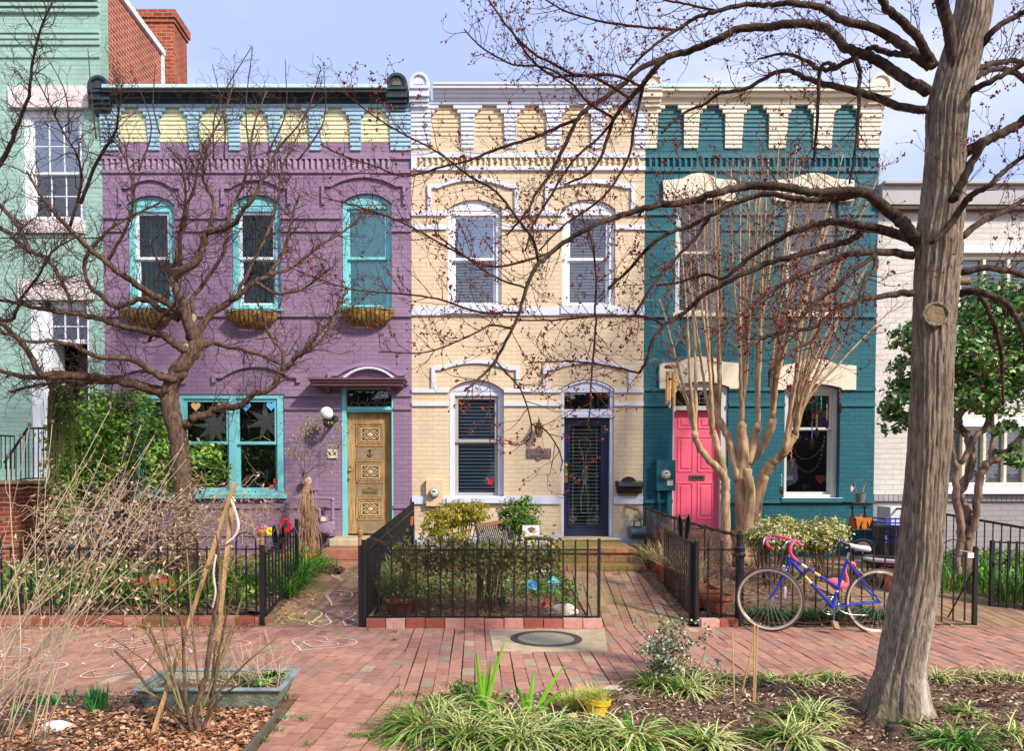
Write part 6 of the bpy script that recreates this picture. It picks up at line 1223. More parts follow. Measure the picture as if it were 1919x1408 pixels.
# ================================================================ bicycle
Yw = 7.74; t = T('bicycle', 'blue road bicycle with pink drop bars and white saddle leaning on the hooped fence', 'bicycle', at(1547, 1185, Yw)); blu = mat('bike_blue', (22, 50, 168), .22, var=.05, coat=.5); chrome = mat('chrome', (200, 200, 200), .22, metal=.9, var=.05); rub = mat('tyre_rubber', (70, 66, 62), .7); tanw = mat('tan_sidewall', (214, 190, 156), .6); pinkt = mat('pink_tape', (236, 84, 130), .6, bump=.5, bscale=90)
def W_(px, py, dy=0): return at(px, py, Yw+dy)
def wheel(cx_, cy, ang, R_, label):
    c = W_(cx_, cy); wm_ = Matrix.Rotation(ang, 3, 'Z'); N_ = 48
    def ringp(r_, off=0): return [c+wm_ @ Vector((r_*math.cos(2*math.pi*i/N_), off, r_*math.sin(2*math.pi*i/N_))) for i in range(N_+1)]
    b = MB(); b.tube(ringp(R_-.012), .0145, 8, cap=False); b.mi = 1; b.tube(ringp(R_-.022), .0135, 8, cap=False); w = b.build('wheel', [rub, tanw], t, smooth=True)
    b = MB(); b.tube(ringp(R_-.038), .008, 6, cap=False); b.build('rim', chrome, w, smooth=True); b = MB(); b.tube([c+wm_ @ Vector((0, -.045, 0)), c+wm_ @ Vector((0, .045, 0))], .02, 10); b.tube([c+wm_ @ Vector((0, -.06, 0)), c+wm_ @ Vector((0, .06, 0))], .008, 8); b.build('hub', chrome, w, smooth=40)
    b = MB()
    for i in range(32): a = 2*math.pi*i/32; o_ = .035 if i % 2 else -.035; a2 = a+(.9 if (i//2) % 2 else -.9); b.tube([c+wm_ @ Vector((.02*math.cos(a2), o_, .02*math.sin(a2))), c+wm_ @ Vector(((R_-.04)*math.cos(a), 0, (R_-.04)*math.sin(a)))], .0013, 3, cap=False)
    b.build('spokes', mat('dull_steel', (150, 150, 150), .6), w); return c, wm_
fc, fwm = wheel(1442, 1124, math.radians(-30), .338, 'front'); rc, _ = wheel(1645, 1128, math.radians(0), .345, 'rear')
b = MB(); HT, HB, BBp, ST = W_(1478, 1044), W_(1478, 1060), W_(1559, 1137), W_(1588, 1049)
b.tube([HT, HB], .020, 12); b.tube([W_(1480, 1050), BBp], .0165, 12); b.tube([W_(1482, 1046), W_(1569, 1101)], .0145, 12); b.tube([ST, BBp], .0155, 12); b.tube([BBp+Vector((0, -.035, 0)), BBp+Vector((0, .035, 0))], .022, 12)
for s_ in (-.05, .05): b.tube([BBp+Vector((0, s_*.6, 0)), rc+Vector((0, s_, 0))], .009, 8); b.tube([ST+Vector((0, s_*.3, -.02)), rc+Vector((0, s_, 0))], .008, 8)
b.build('frame', blu, t, smooth=40)
b = MB(); ax = fwm @ Vector((0, 1, 0)); fcrown = W_(1476, 1064)
b.tube([fcrown-ax*.04, fcrown+ax*.04], .014, 8)
for s_ in (-.045, .045): cable(b, [fcrown+ax*s_, fcrown.lerp(fc, .7)+ax*s_+Vector((.012, 0, 0)), fc+ax*s_], .0105, 8)
b.build('fork', blu, t, smooth=True)
b = MB(); yb_ = mat('yellow_decal', (214, 190, 90), .5); wdcl = mat('white_decal', (226, 226, 232), .5)
def sleeve(p0, p1, f0, f1, r_, m_): b.mi = m_; b.tube([p0.lerp(p1, f0), p0.lerp(p1, f1)], r_, 12)
dt0, dt1, tt0, tt1 = W_(1480, 1050), BBp, W_(1482, 1046), W_(1569, 1101); sleeve(dt0, dt1, .35, .45, .0172, 0); sleeve(dt0, dt1, .45, .50, .0172, 1); sleeve(tt0, tt1, .22, .36, .0152, 1); sleeve(tt0, tt1, .50, .62, .0152, 0); sleeve(ST, BBp, .66, .69, .0162, 1); b.build('decal', [yb_, wdcl], t, smooth=40)
b = MB(); b.tube([W_(1517, 1066, -.03), W_(1493, 1088, -.03)], .016, 10); b.build('pump_lock', blk, t, smooth=40)
b = MB(); b.tube([HT, W_(1483, 1034), W_(1484, 1014)], .011, 8); b.tube([W_(1484, 1014), W_(1480, 1011, -.08)], .012, 8); b.build('stem', chrome, t, smooth=40)
b = MB(); hb = [W_(1500, 1022, -.2), W_(1492, 1017, -.16), W_(1484, 1013, -.10), W_(1470, 1009, -.02), W_(1455, 1005, .05), W_(1444, 1005, .10), W_(1438, 1011, .1), W_(1438, 1022, .08), W_(1449, 1030, .10)]; cable(b, hb[2:], .0155, 10); cable(b, [W_(1484, 1013, -.10), W_(1489, 1014, -.17), W_(1484, 1021, -.24), W_(1480, 1031, -.25), W_(1484, 1042, -.22), W_(1493, 1051, -.18)], .0155, 10); cable(b, [W_(1486, 1016, -.14), W_(1494, 1016, -.15), W_(1502, 1023, -.14)], .015, 8); b.build('handlebar', pinkt, t, smooth=True)
b = MB(); cable(b, [W_(1437, 1006, .09), W_(1432, 1012, .06), W_(1430, 1022, .04)], .008, 6); cable(b, [W_(1440, 1004, .1), W_(1452, 1012, .04), W_(1465, 1021, 0)], .006, 6); cable(b, [W_(1487, 1013, -.2), W_(1475, 1016, -.26), W_(1470, 1024, -.27), W_(1466, 1029, -.27)], .009, 6); cable(b, [W_(1517, 1052, -.02), W_(1516, 1062, -.02), W_(1512, 1068, -.02)], .005, 6); b.build('brake_lever', chrome, t, smooth=True)
b = MB(); cable(b, [W_(1468, 1060, -.05), W_(1466, 1068, -.05), W_(1470, 1074, -.05)], .012, 6); cable(b, [W_(1608, 1068, -.02), W_(1614, 1074, -.02), W_(1618, 1081, -.02)], .010, 6); b.build('brake_caliper', chrome, t, smooth=True)
b = MB(); b.tube([ST, W_(1591, 1036)], .0125, 10); b.build('seat_post', chrome, t, smooth=40)
b = MB(); N_ = 14; sd_ = []
for i in range(N_+1):
    f_ = i/N_; p = W_(1573+54*f_, 1014+16*f_**.8+2*math.sin(math.pi*f_)); hw = .018+.06*max(0, (f_-.38)/.62)**.7 if f_ < .93 else .06
    sd_.append((p, hw, .022+.012*f_))
for i, (p, hw, hh) in enumerate(sd_):
    for j in range(10): a = 2*math.pi*j/10; b.v.append((p.x, p.y+hw*math.cos(a), p.z+hh*math.sin(a)*(1 if math.sin(a) > 0 else .8)))
for i in range(N_):
    b.mi = 1 if i < 5 else 0
    for j in range(10): j2 = (j+1) % 10; b.face((i*10+j, i*10+j2, (i+1)*10+j2, (i+1)*10+j))
b.face(list(range(9, -1, -1))); b.mi = 0; b.face([N_*10+j for j in range(10)]); b.build('saddle', [mat('saddle_white', (244, 244, 244), .4, var=.02), mat('saddle_navy', (22, 44, 84), .4)], t, smooth=True)
b = MB(); ch_ = BBp+Vector((0, .045, 0)); b.tube([ch_+Vector((.095*math.cos(a), 0, .095*math.sin(a))) for a in [2*math.pi*k/32 for k in range(33)]], .005, 5, cap=False); b.tube([ch_+Vector((.07*math.cos(a), 0, .07*math.sin(a))) for a in [2*math.pi*k/32 for k in range(33)]], .003, 5, cap=False)
for k in range(5): a = 2*math.pi*k/5; b.tube([ch_, ch_+Vector((.09*math.cos(a), 0, .09*math.sin(a)))], .005, 5)
b.build('chainring', chrome, t); b = MB(); b.tube([ch_+Vector((0, 0, .095)), rc+Vector((0, .045, .04))], .004, 4); b.tube([ch_+Vector((0, 0, -.095)), rc+Vector((0, .045, -.06))], .004, 4); b.build('chain', blk, t)
b = MB(); b.tube([BBp+Vector((0, -.05, 0)), W_(1562, 1166, -.07)], .009, 6); b.build('crank', chrome, t); b = MB(); b.tube([BBp+Vector((0, .06, 0)), W_(1553, 1108, .07)], .009, 6); b.build('crank', chrome, t); b = MB(); p = W_(1566, 1173, -.11); b.box(p.x-.04, p.x+.04, p.y-.045, p.y+.045, p.z-.012, p.z+.012, Matrix.Translation(p) @ Matrix.Rotation(.9, 4, 'X') @ Matrix.Rotation(.5, 4, 'Y') @ Matrix.Translation(-p)); b.build('pedal', mat('pedal', (150, 120, 90), .6), t)
b = MB(); cable(b, [W_(1571, 1131, -.04), W_(1573, 1143, -.05), W_(1591, 1152, -.06), W_(1626, 1154, -.07)], .008, 6); b.build('kickstand', chrome, t, smooth=True)
b = MB(); p = W_(1471, 1111, -.03); b.box(p.x-.012, p.x+.012, p.y-.006, p.y+.004, p.z-.06, p.z+.06); b.build('spoke_reflector', wdcl, t)
# ================================================================ tree box objects
# weathered painted trough planter
zt_ = .15; grn = mat('weathered_green_paint', (144, 152, 128), .85, c2=(88, 102, 100), scale=9, bump=.5, bscale=40); t = T('planter_trough', 'long weathered green and blue painted trough planter on the left tree bed', 'planter', (-1.85, 5.35, 0)); b = MB(); x0, x1, y0, y1 = -2.36, -1.36, 5.10, 5.62
def slant(b, xa_, xb_, ya_, yb_, dxx, dyy): b.prism([(xa_, ya_, zt_), (xb_, yb_, zt_), (xb_+dxx, yb_+dyy, 0), (xa_+dxx, ya_+dyy, 0)], (0.012 if dxx or xa_ == xb_ else 0, .012 if not dxx and xa_ != xb_ else 0, 0))
b.prism([(x0, y0, zt_), (x1, y0, zt_), (x1-.06, y0+.05, 0), (x0+.06, y0+.05, 0)], (0, .015, 0)); b.prism([(x0, y1, zt_), (x1, y1, zt_), (x1-.06, y1-.05, 0), (x0+.06, y1-.05, 0)], (0, -.015, 0)); b.prism([(x0, y0+.016, zt_), (x0, y1-.016, zt_), (x0+.06, y1-.05, 0), (x0+.06, y0+.05, 0)], (.015, 0, 0)); b.prism([(x1, y0+.016, zt_), (x1, y1-.016, zt_), (x1-.06, y1-.05, 0), (x1-.06, y0+.05, 0)], (-.015, 0, 0)); b.build('box', grn, t)
b = MB()
for (a_, c_, d_, e_) in ((x0-.02, x1+.02, y0-.02, y0+.02), (x0-.02, x1+.02, y1-.02, y1+.02), (x0-.02, x0+.02, y0+.021, y1-.021), (x1-.02, x1+.02, y0+.021, y1-.021)): b.box(a_, c_, d_, e_, zt_, zt_+.018)
b.build('rim', mat('weathered_rim', (142, 158, 156), .7, c2=(104, 116, 112), scale=7), t, bevel=.005); MB().quad((x0+.02, y0+.02, zt_-.05), (x1-.02, y0+.02, zt_-.05), (x1-.02, y1-.02, zt_-.05), (x0+.02, y1-.02, zt_-.05)).build('soil', mulchm, t)
# wooden edging boards
grb = mat('grey_board', (96, 88, 78), .9, bump=.4); b = MB(); b.prism([(-1.36, 5.05, -.01), (-1.335, 5.05, -.01), (-1.335, 2.7, -.01), (-1.36, 2.7, -.01)], (0, 0, .055)); setp(b.build('edging_board', grb, bevel=.004), 'thin grey edging board along the left tree bed beside the brick walk', 'edging board')
# stakes tied together
wst_ = barkmat('stake_wood', (150, 116, 78), (196, 160, 116), sx=40, sz=4, bump=.3, dist=.004); Y0_ = 4.75
for k, (a_, c_, w_) in enumerate(((at(272, 1420, 4.55), at(440, 905, 4.95), .012), (at(384, 1420, 4.6), at(436, 938, 5.0), .013))):
    d_ = (c_-a_).normalized(); b = MB(); u_ = Vector((1, 0, -d_.x/d_.z)).normalized()*w_; v_ = Vector((0, .012, 0)); b.prism([a_-u_-v_, a_+u_-v_, a_+u_+v_, a_-u_+v_], c_-a_); setp(b.build('wooden_stake', wst_, origin=(a_.x, a_.y, 0), bevel=.002), ('tall wooden garden stake leaning right, its foot farther left', 'tall wooden garden stake standing almost upright at the rose bush')[k], 'garden stake', 'wooden stakes tied at the top')
b = MB(); rg = mat('torn_cloth', (226, 206, 196), .8, var=.1); cable(b, [at(432, 935, 4.93), at(440, 955, 4.9), at(447, 985, 4.88), at(440, 1005, 4.88), at(425, 1018, 4.88)], .008, 5); cable(b, [at(424, 940, 4.94), at(434, 932, 4.94), at(441, 940, 4.94)], .008, 5); cable(b, [at(405, 1040, 4.85), at(400, 1075, 4.84), at(404, 1110, 4.83), at(398, 1140, 4.83)], .006, 5); b.build('tie_cloth', rg)
setp(bpy.data.objects['tie_cloth'], 'white torn cloth strip tied round the crossing wooden stakes', 'cloth strip')
# bamboo canes
bam = mat('cane', (206, 164, 108), .7, var=.15)
for k, (a_, c_) in enumerate((((1377, 1325), (1372, 1185)), ((1412, 1322), (1414, 1172)), ((1388, 1302), (1411, 1210)), ((1414, 1322), (1420, 1172)))):
    p0 = G(*a_); c = at(c_[0], c_[1], p0.y-.03); b = MB(); b.tube([p0-Vector((0, 0, .03)), c], .0055, 6); setp(b.build('bamboo_cane', bam, origin=p0), ('thin bamboo cane standing alone, left of the cane bundle', 'front bamboo cane in the little bundle before the front wheel', 'short slanting bamboo cane of the little bundle', 'rearmost leaning cane of the bundle before the front wheel')[k], 'cane', 'bamboo canes on the right planting bed')
# yellow pot
c = G(1116, 1347); t = T('plant_pot', 'bright yellow flower pot with yellow green grass among the striped clumps', 'plant pot', c); b = MB(); b.lathe([(.062, 0), (.078, .085), (.09, .087), (.092, .12), (.084, .122), (.08, .10), (0, .10)], (c.x, c.y, .02), 24, M=Matrix.Rotation(.12, 3, 'Y')); b.build('pot', mat('yellow_pot', (238, 190, 46), .5, var=.05), t, smooth=35); yellow_pot = (t, c)
# chalk drawings
chw = mat('chalk_white_line', (226, 196, 182), .95, var=.12, scale=60); chy = mat('chalk_yellow', (236, 230, 160), .95, var=.1, scale=60); chp = mat('chalk_violet', (206, 184, 210), .95, var=.1, scale=60)
def chalk(parent, px, py, w, h, m_, rot=0, k=1.0):
    c = G(px, py); P = heart(0, 0, 1, 40); n_ = len(P); b = MB(); pts = []
    for x, z in P:
        X_ = x*w; Y_ = z*h; pts.append((c.x+X_*math.cos(rot)-Y_*math.sin(rot), c.y+X_*math.sin(rot)+Y_*math.cos(rot)))
    for i in range(n_):
        p, q = Vector(pts[i]), Vector(pts[(i+1) % n_]); d = (q-p); 
        if d.length < 1e-5: continue
        nn = Vector((-d.y, d.x)).normalized()*.0085*random.uniform(.7, 1.2); z = lambda v: gz(v.y)+.0055
        b.quad((p.x-nn.x, p.y-nn.y, z(p)), (q.x-nn.x, q.y-nn.y, z(q)), (q.x+nn.x, q.y+nn.y, z(q)), (p.x+nn.x, p.y+nn.y, z(p)))
    b.build('chalk_heart', m_, parent)
chalk(sidewalk, 600, 1207, .36, .36, chw, -.35); chalk(sidewalk, 598, 1208, .2, .15, chw, -.35); chalk(sidewalk, 395, 1210, .38, .34, chw, -.2); chalk(sidewalk, 260, 1208, .42, .30, chw, .3); chalk(sidewalk, 255, 1210, .22, .16, chw, .3); chalk(sidewalk, 225, 1255, .34, .24, chw, 1.2); chalk(sidewalk, 30, 1260, .4, .3, chw, .4); chalk(sidewalk, 40, 1225, .3, .2, chw, -.4)
chalk(path_l, 655, 1080, .3, .3, chw, -.2); chalk(path_l, 650, 1083, .15, .15, chw, -.2); chalk(path_l, 650, 1122, .34, .34, chw, -.4); chalk(path_l, 634, 1120, .17, .19, chw, -.4); chalk(path_l, 575, 1157, .2, .24, chy, .5); chalk(path_l, 635, 1155, .18, .25, chp, -.2); chalk(path_l, 600, 1170, .13, .14, chy, .2); chalk(path_l, 658, 1167, .11, .14, chp, -.3); chalk(path_l, 665, 1056, .2, .2, chw, 0)
# ================================================================ trees
def limb3(spec, Y0, Y1, k=5, wob=.012):
    """spec [(px,py,rpx)] -> smooth list of (point, radius) running from depth Y0 to Y1"""
    n = len(spec)-1; P = []
    for i, (px, py, r) in enumerate(spec):
        Y = Y0+(Y1-Y0)*(i/n)+math.sin(px*.05)*.05; p = at(px, py, Y); P.append((p.x, p.y, p.z, r*Y/F/math.sqrt(1+((px-PX)**2+(py-PY)**2)*.8/F**2)))
    C = cr(P, k); return [(Vector(q[:3])+Vector((random.uniform(-1, 1), random.uniform(-1, 1), random.uniform(-1, 1)))*min(wob, q[3]*.35), max(.0012, q[3])) for q in C]
def addlimb(mb, L_, n=8): mb.tube([p for p, r in L_], [r for p, r in L_], n)
def rv3(s=1): return Vector((random.gauss(0, s), random.gauss(0, s), random.gauss(0, s)))
TWM = .0024
def twig(mb, p, d, L_, r, lvl, tips, wig=.25, grav=0.0, kids=3, segs=6, kl=.55, ang=.75, nodes=None, ymax=12.2):
    pts = [p.copy()]; rad = [r]; d = d.normalized(); s = L_/segs; spawn = []
    for i in range(segs):
        d = (d+rv3(wig)+Vector((0, 0, grav))).normalized(); q = pts[-1]+d*s
        if q.y > ymax: q.y = ymax; d.y *= -.3
        pts.append(q); rad.append(max(TWM, r*(1-.6*(i+1)/segs)))
        if nodes is not None and lvl <= 1: nodes.append((q, d.copy()))
        spawn.append((q, d.copy(), rad[-1]))
    mb.tube(pts, rad, 3 if r < .006 else 5, cap=False); tips.append((pts[-1], d))
    if lvl > 0:
        for k in range(kids):
            q, dd, rr = spawn[min(segs-1, int((k+.6)/kids*segs))]; o = dd.orthogonal(); o.rotate(Matrix.Rotation(random.uniform(0, 6.28), 3, dd)); nd = dd*math.cos(ang)+o*math.sin(ang)
            twig(mb, q, nd, L_*kl*random.uniform(.6, 1.2), rr*.75, lvl-1, tips, wig, grav, kids, max(3, segs-1), kl, ang, nodes, ymax)
def sprout(mb, L_, dens, len_, r, lvl, tips, f0=.1, flat=.6, **kw):
    """twigs all along a limb; flat squeezes their directions toward the picture-facing plane of the crown"""
    acc = 0; n = len(L_)
    for i in range(1, n):
        p0, p1 = L_[i-1][0], L_[i][0]; acc += (p1-p0).length*dens
        if i/n < f0: acc = 0
        while acc > 1:
            acc -= 1; dd = (p1-p0).normalized(); o = rv3(); o.y *= flat; o = o-dd*o.dot(dd); o.normalize(); a = random.uniform(.5, 1.1); nd = dd*math.cos(a)+o*math.sin(a)
            p = p0.lerp(p1, random.random()); f_ = i/n; twig(mb, p, nd, len_*random.uniform(.5, 1.25)*(1-.35*f_), min(r, L_[i][1]*.7), lvl, tips, **kw)
# ---------------------------------------------------------------- left tree
barkL = barkmat('grey_brown_bark', (66, 50, 42), (122, 98, 80), sx=30, sz=9, bump=.6); twigL = barkmat('twig_bark', (56, 42, 40), (98, 78, 70), sx=20, sz=20, bump=.2)
lt = thing('tree', 'bare spreading small tree with tangled twigs in front of the purple house', 'tree', (at(345, 1040, 10).x, 10.0, gz(10)))
tr = MB(); cw_ = MB(); tips = []; YL = 10.0; D0 = YL
trunkL = limb3([(352, 1090, 27), (347, 1030, 25), (345, 960, 21), (342, 900, 19), (336, 840, 18), (326, 790, 18), (317, 745, 17), (328, 706, 16), (345, 680, 15), (366, 650, 15), (362, 620, 13)], YL, YL, wob=.02)
addlimb(tr, trunkL, 14)
LL = [
 ([(318, 752, 12), (300, 735, 11), (260, 722, 10), (210, 712, 9), (160, 706, 8), (100, 708, 6), (40, 705, 5), (-20, 688, 4)], -.3), ([(175, 708, 7), (110, 700, 6.5), (77, 700, 6.5), (51, 657, 6), (13, 616, 5), (-30, 590, 4)], -.8), ([(230, 716, 6), (180, 716, 5), (120, 716, 4), (70, 722, 3.5), (20, 735, 3)], .3),
 ([(345, 700, 9), (312, 710, 8), (256, 677, 6.5), (225, 670, 5.5), (179, 667, 5), (141, 649, 4.5), (100, 640, 4), (51, 639, 3.5), (0, 622, 3)], -1.0), ([(362, 650, 9), (340, 654, 8.5), (307, 629, 7.5), (256, 618, 6.5), (205, 603, 6), (153, 590, 5.5), (102, 583, 5), (38, 570, 4), (-20, 558, 3)], -.6),
 ([(362, 635, 12), (358, 618, 11.5), (345, 580, 10.5), (330, 537, 9.5), (325, 522, 9), (345, 503, 8.5), (371, 488, 8), (381, 452, 7), (391, 434, 6.5), (435, 422, 5.5), (455, 395, 4.5), (478, 365, 4), (500, 320, 3), (525, 265, 2.5)], -.5), ([(343, 590, 8), (307, 565, 7.5), (276, 547, 7), (238, 521, 6.5), (199, 491, 6), (166, 465, 5.5), (128, 427, 5), (102, 398, 4), (76, 365, 3.5), (50, 320, 2.5)], -1.1),
 ([(335, 600, 7), (300, 580, 6), (268, 560, 5.5), (217, 575, 5), (190, 555, 4.5), (166, 534, 4), (158, 493, 4), (179, 457, 3.5), (217, 421, 3), (256, 401, 2.5), (300, 380, 2)], .6), ([(328, 530, 5), (318, 500, 4.5), (330, 493, 5), (335, 455, 4.5), (348, 415, 4), (352, 380, 3.5), (363, 358, 3), (372, 310, 2.5), (384, 262, 2)], .3), ([(338, 500, 4.5), (338, 440, 4), (345, 400, 3), (348, 350, 2.5), (335, 290, 2)], -.6), ([(365, 640, 9), (391, 593, 7.5), (435, 562, 6), (478, 529, 5), (506, 514, 4.5), (520, 490, 4), (536, 462, 3.5), (545, 420, 2.5), (560, 370, 2)], .5),
 ([(368, 655, 6), (395, 643, 5), (422, 649, 4), (478, 662, 3.5), (520, 680, 2.5)], .9), ([(348, 800, 9), (356, 790, 8.5), (370, 779, 8), (384, 779, 7.5), (409, 764, 7), (447, 761, 6.5), (478, 738, 6), (505, 731, 6), (523, 705, 6), (531, 695, 5.5), (550, 675, 5), (570, 657, 4.5), (588, 635, 3.5), (620, 600, 3), (640, 560, 2)], -.4), ([(527, 706, 4.5), (531, 662, 4), (513, 639, 3.5), (500, 615, 3), (490, 575, 2.5)], .2), ([(560, 668, 4), (600, 640, 3), (625, 600, 2.5), (650, 540, 2)], .5),
 ([(-20, 415, 5), (20, 440, 5), (51, 468, 5), (90, 488, 4.5), (115, 526, 4), (133, 567, 3.5)], -.9), ([(-20, 365, 5), (33, 422, 4.5), (56, 470, 4)], -1.2), ([(-20, 330, 6), (5, 300, 5.5), (20, 269, 5), (38, 222, 4), (54, 179, 3.5), (61, 115, 3), (77, 51, 2.5), (96, 8, 2)], -1.3), ([(150, 380, 4), (184, 299, 3.5), (215, 250, 3), (222, 210, 2), (230, 150, 1.5)], -.9), ([(130, 425, 3.5), (150, 360, 3), (148, 300, 2.5), (120, 250, 2), (95, 200, 1.8), (60, 130, 1.3)], -1.1), ([(366, 600, 5), (360, 560, 4), (390, 520, 4), (420, 470, 3.5), (430, 400, 3), (460, 330, 2.5), (475, 240, 2), (500, 170, 1.3)], .9), ([(440, 560, 4), (470, 500, 3.5), (500, 440, 3), (520, 380, 2.5), (530, 310, 2), (560, 250, 1.5), (590, 170, 1.1)], 1.1), ([(391, 434, 4), (400, 380, 3.5), (380, 330, 3), (390, 270, 2.5), (420, 210, 1.8), (440, 150, 1.2)], .2), ([(200, 492, 4), (230, 440, 3), (250, 380, 2.5), (240, 310, 2), (205, 250, 1.5)], -.5), ([(-20, 590, 5), (20, 600, 4), (40, 560, 3), (70, 520, 2.5), (100, 470, 2), (150, 440, 1.5)], -1.4), ([(500, 515, 3.5), (550, 500, 3), (600, 460, 2.5), (650, 430, 2), (700, 380, 1.5)], .6), ([(478, 529, 3.5), (520, 550, 3), (570, 540, 2.5), (620, 500, 2)], .2), ([(280, 640, 3.5), (300, 600, 3), (330, 560, 2.5), (300, 500, 2), (280, 450, 1.5)], -1.0)]
nodesL = []
for spec, dy in LL:
    L_ = limb3(spec, D0, D0+dy*1.1, 5, .02); addlimb(tr, L_, 7); sprout(cw_, L_, 15, .56, .0072, 2, tips, f0=.16, wig=.30, grav=.06, kids=3, kl=.6, ang=.8)
# upright whips above the roof line
for (px, py, tx, ty) in ((470, 300, 470, 90), (500, 290, 530, 110), (520, 280, 600, 130), (420, 300, 400, 120), (560, 300, 610, 128), (300, 250, 290, 120), (180, 260, 165, 90), (260, 320, 250, 130), (130, 250, 60, 60), (400, 300, 470, 85)):
    sp_ = [(px, py, 2.0), ((px+tx)/2+random.uniform(-30, 30), (py+ty)/2+10, 1.5), (tx+random.uniform(-5, 5), ty, .8)]
    L_ = limb3(sp_, YL+.2, YL+.3, 6, .01); addlimb(cw_, L_, 4); sprout(cw_, L_, 3, .28, .003, 1, tips, grav=.05, kids=2)
tr.build('trunk', barkL, lt, smooth=True); cw_.build('crown', twigL, lt, smooth=True)
b = MB()
for (px, py, r_) in ((350, 655, 9), (327, 528, 9), (361, 597, 7), (395, 432, 5)): p = at(px, py, D0-.10); b.ball(p, r_*YL/F, 10, (1, .5, 1.2))
b.build('pruning_scar', mat('pale_wood', (178, 148, 112), .8, bump=.3), lt, smooth=True)
# ---------------------------------------------------------------- the big maple
def trunkmat():
    m = barkmat('maple_bark', (104, 90, 76), (168, 150, 128), sx=60, sz=9, bump=.9, dist=.022)
    t = m.node_tree; bs = t.nodes['Principled BSDF']; src = bs.inputs['Base Color'].links[0].from_socket; a = t.nodes.new('ShaderNodeAttribute'); a.attribute_name = 'rnd'
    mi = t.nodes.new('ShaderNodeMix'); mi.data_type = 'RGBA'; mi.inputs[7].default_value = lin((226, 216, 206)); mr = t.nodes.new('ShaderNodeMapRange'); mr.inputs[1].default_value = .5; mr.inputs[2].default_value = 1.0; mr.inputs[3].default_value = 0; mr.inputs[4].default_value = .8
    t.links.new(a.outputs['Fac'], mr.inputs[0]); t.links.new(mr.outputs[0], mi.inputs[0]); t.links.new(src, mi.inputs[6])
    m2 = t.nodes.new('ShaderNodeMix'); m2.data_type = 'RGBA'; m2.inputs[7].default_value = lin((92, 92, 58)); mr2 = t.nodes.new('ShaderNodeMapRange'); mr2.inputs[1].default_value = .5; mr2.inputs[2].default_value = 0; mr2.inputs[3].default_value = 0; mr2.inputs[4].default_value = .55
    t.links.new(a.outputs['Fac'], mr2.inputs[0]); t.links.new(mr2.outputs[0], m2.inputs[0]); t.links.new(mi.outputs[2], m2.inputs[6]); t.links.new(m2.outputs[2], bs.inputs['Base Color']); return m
mapm = trunkmat(); mlimb = barkmat('maple_limb_bark', (46, 36, 32), (98, 80, 66), sx=22, sz=10, bump=.6); mtw = barkmat('maple_twig', (54, 30, 28), (92, 60, 50), sx=14, sz=14, bump=.2)
YM = 4.95; mt_ = thing('tree', 'big maple with grey ridged trunk and red budding twigs at the right', 'tree', (at(1680, 1375, YM).x, YM, 0))
TS = [(1676, 1420, 100), (1676, 1385, 92), (1678, 1350, 74), (1684, 1290, 59), (1690, 1249, 51), (1708, 1144, 49), (1723, 1050, 46), (1731, 955, 44), (1741, 828, 43), (1746, 682, 42), (1751, 580, 43), (1758, 475, 46), (1757, 450, 47), (1766, 376, 43), (1772, 281, 39), (1778, 200, 42), (1783, 179, 42), (1806, 90, 41), (1822, 30, 38), (1835, -60, 34), (1850, -250, 28)]
C_ = cr([(at(px, py, YM).x, at(px, py, YM).z, r*.80*YM/F) for px, py, r in TS], 10); n_ = 144; V = []; Fr = []; rr_ = []
TH = np.linspace(0, 2*math.pi, n_, endpoint=False)
for i, (x, z, r) in enumerate(C_):
    zz = max(z, -.05); fl = math.exp(-max(0, zz)/.20)
    R_ = r*(1+fl*(.20*np.cos(5*TH+1.1)+.14*np.cos(3*TH+.5)+.22*np.maximum(0, np.cos(TH-3.9))**3)+.035*np.sin(3*TH+z*1.3)+.022*np.sin(7*TH+z*2.1+np.sin(z*3))) + .0045*np.sin(23*TH+3.0*np.sin(z*2.2+2*TH))+.003*np.sin(37*TH+4*np.sin(z*5))+RN.normal(0, .0011, n_)
    for kx, kz, ka, kh in ((4.55, 1.55, .0, .01),): R_ = R_
    V.append(np.stack([x+R_*np.cos(TH), YM+R_*np.sin(TH)*.97, np.full(n_, z)], 1))
V = np.concatenate(V); m_ = len(C_)
ii, jj = np.meshgrid(np.arange(m_-1), np.arange(n_), indexing='ij'); a_ = ii*n_+jj; b_ = ii*n_+(jj+1) % n_; Fc = np.stack([a_, b_, b_+n_, a_+n_], -1).reshape(-1, 4)
th_f = TH[jj.ravel()]; zf = np.array([C_[i][1] for i in ii.ravel()])
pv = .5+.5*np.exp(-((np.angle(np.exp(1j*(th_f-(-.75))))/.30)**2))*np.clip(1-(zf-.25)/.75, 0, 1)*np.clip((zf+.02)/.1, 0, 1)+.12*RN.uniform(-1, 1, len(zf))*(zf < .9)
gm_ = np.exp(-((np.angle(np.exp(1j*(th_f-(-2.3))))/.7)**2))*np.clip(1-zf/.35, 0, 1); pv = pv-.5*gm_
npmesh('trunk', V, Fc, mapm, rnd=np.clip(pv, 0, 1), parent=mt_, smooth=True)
b = MB(); cs_ = at(1751, 590, YM-.128); bt = MB(); bt.tube([(cs_.x+.078*math.cos(a), cs_.y-.012, cs_.z+.078*math.sin(a)*.9) for a in [2*math.pi*k/22 for k in range(23)]], [.012+.004*math.sin(k*1.7) for k in range(23)], 8, cap=False); bt.build('branch_collar', mapm, mt_, smooth=True); b.lathe([(.07, 0), (.06, .014), (.02, .018), (0, .012)], (cs_.x, cs_.y+.0, cs_.z), 20, 'y'); b.build('branch_scar', barkmat('healed_wood', (120, 98, 76), (150, 126, 98), sx=60, sz=60, bump=.4, dist=.01), mt_, smooth=35)
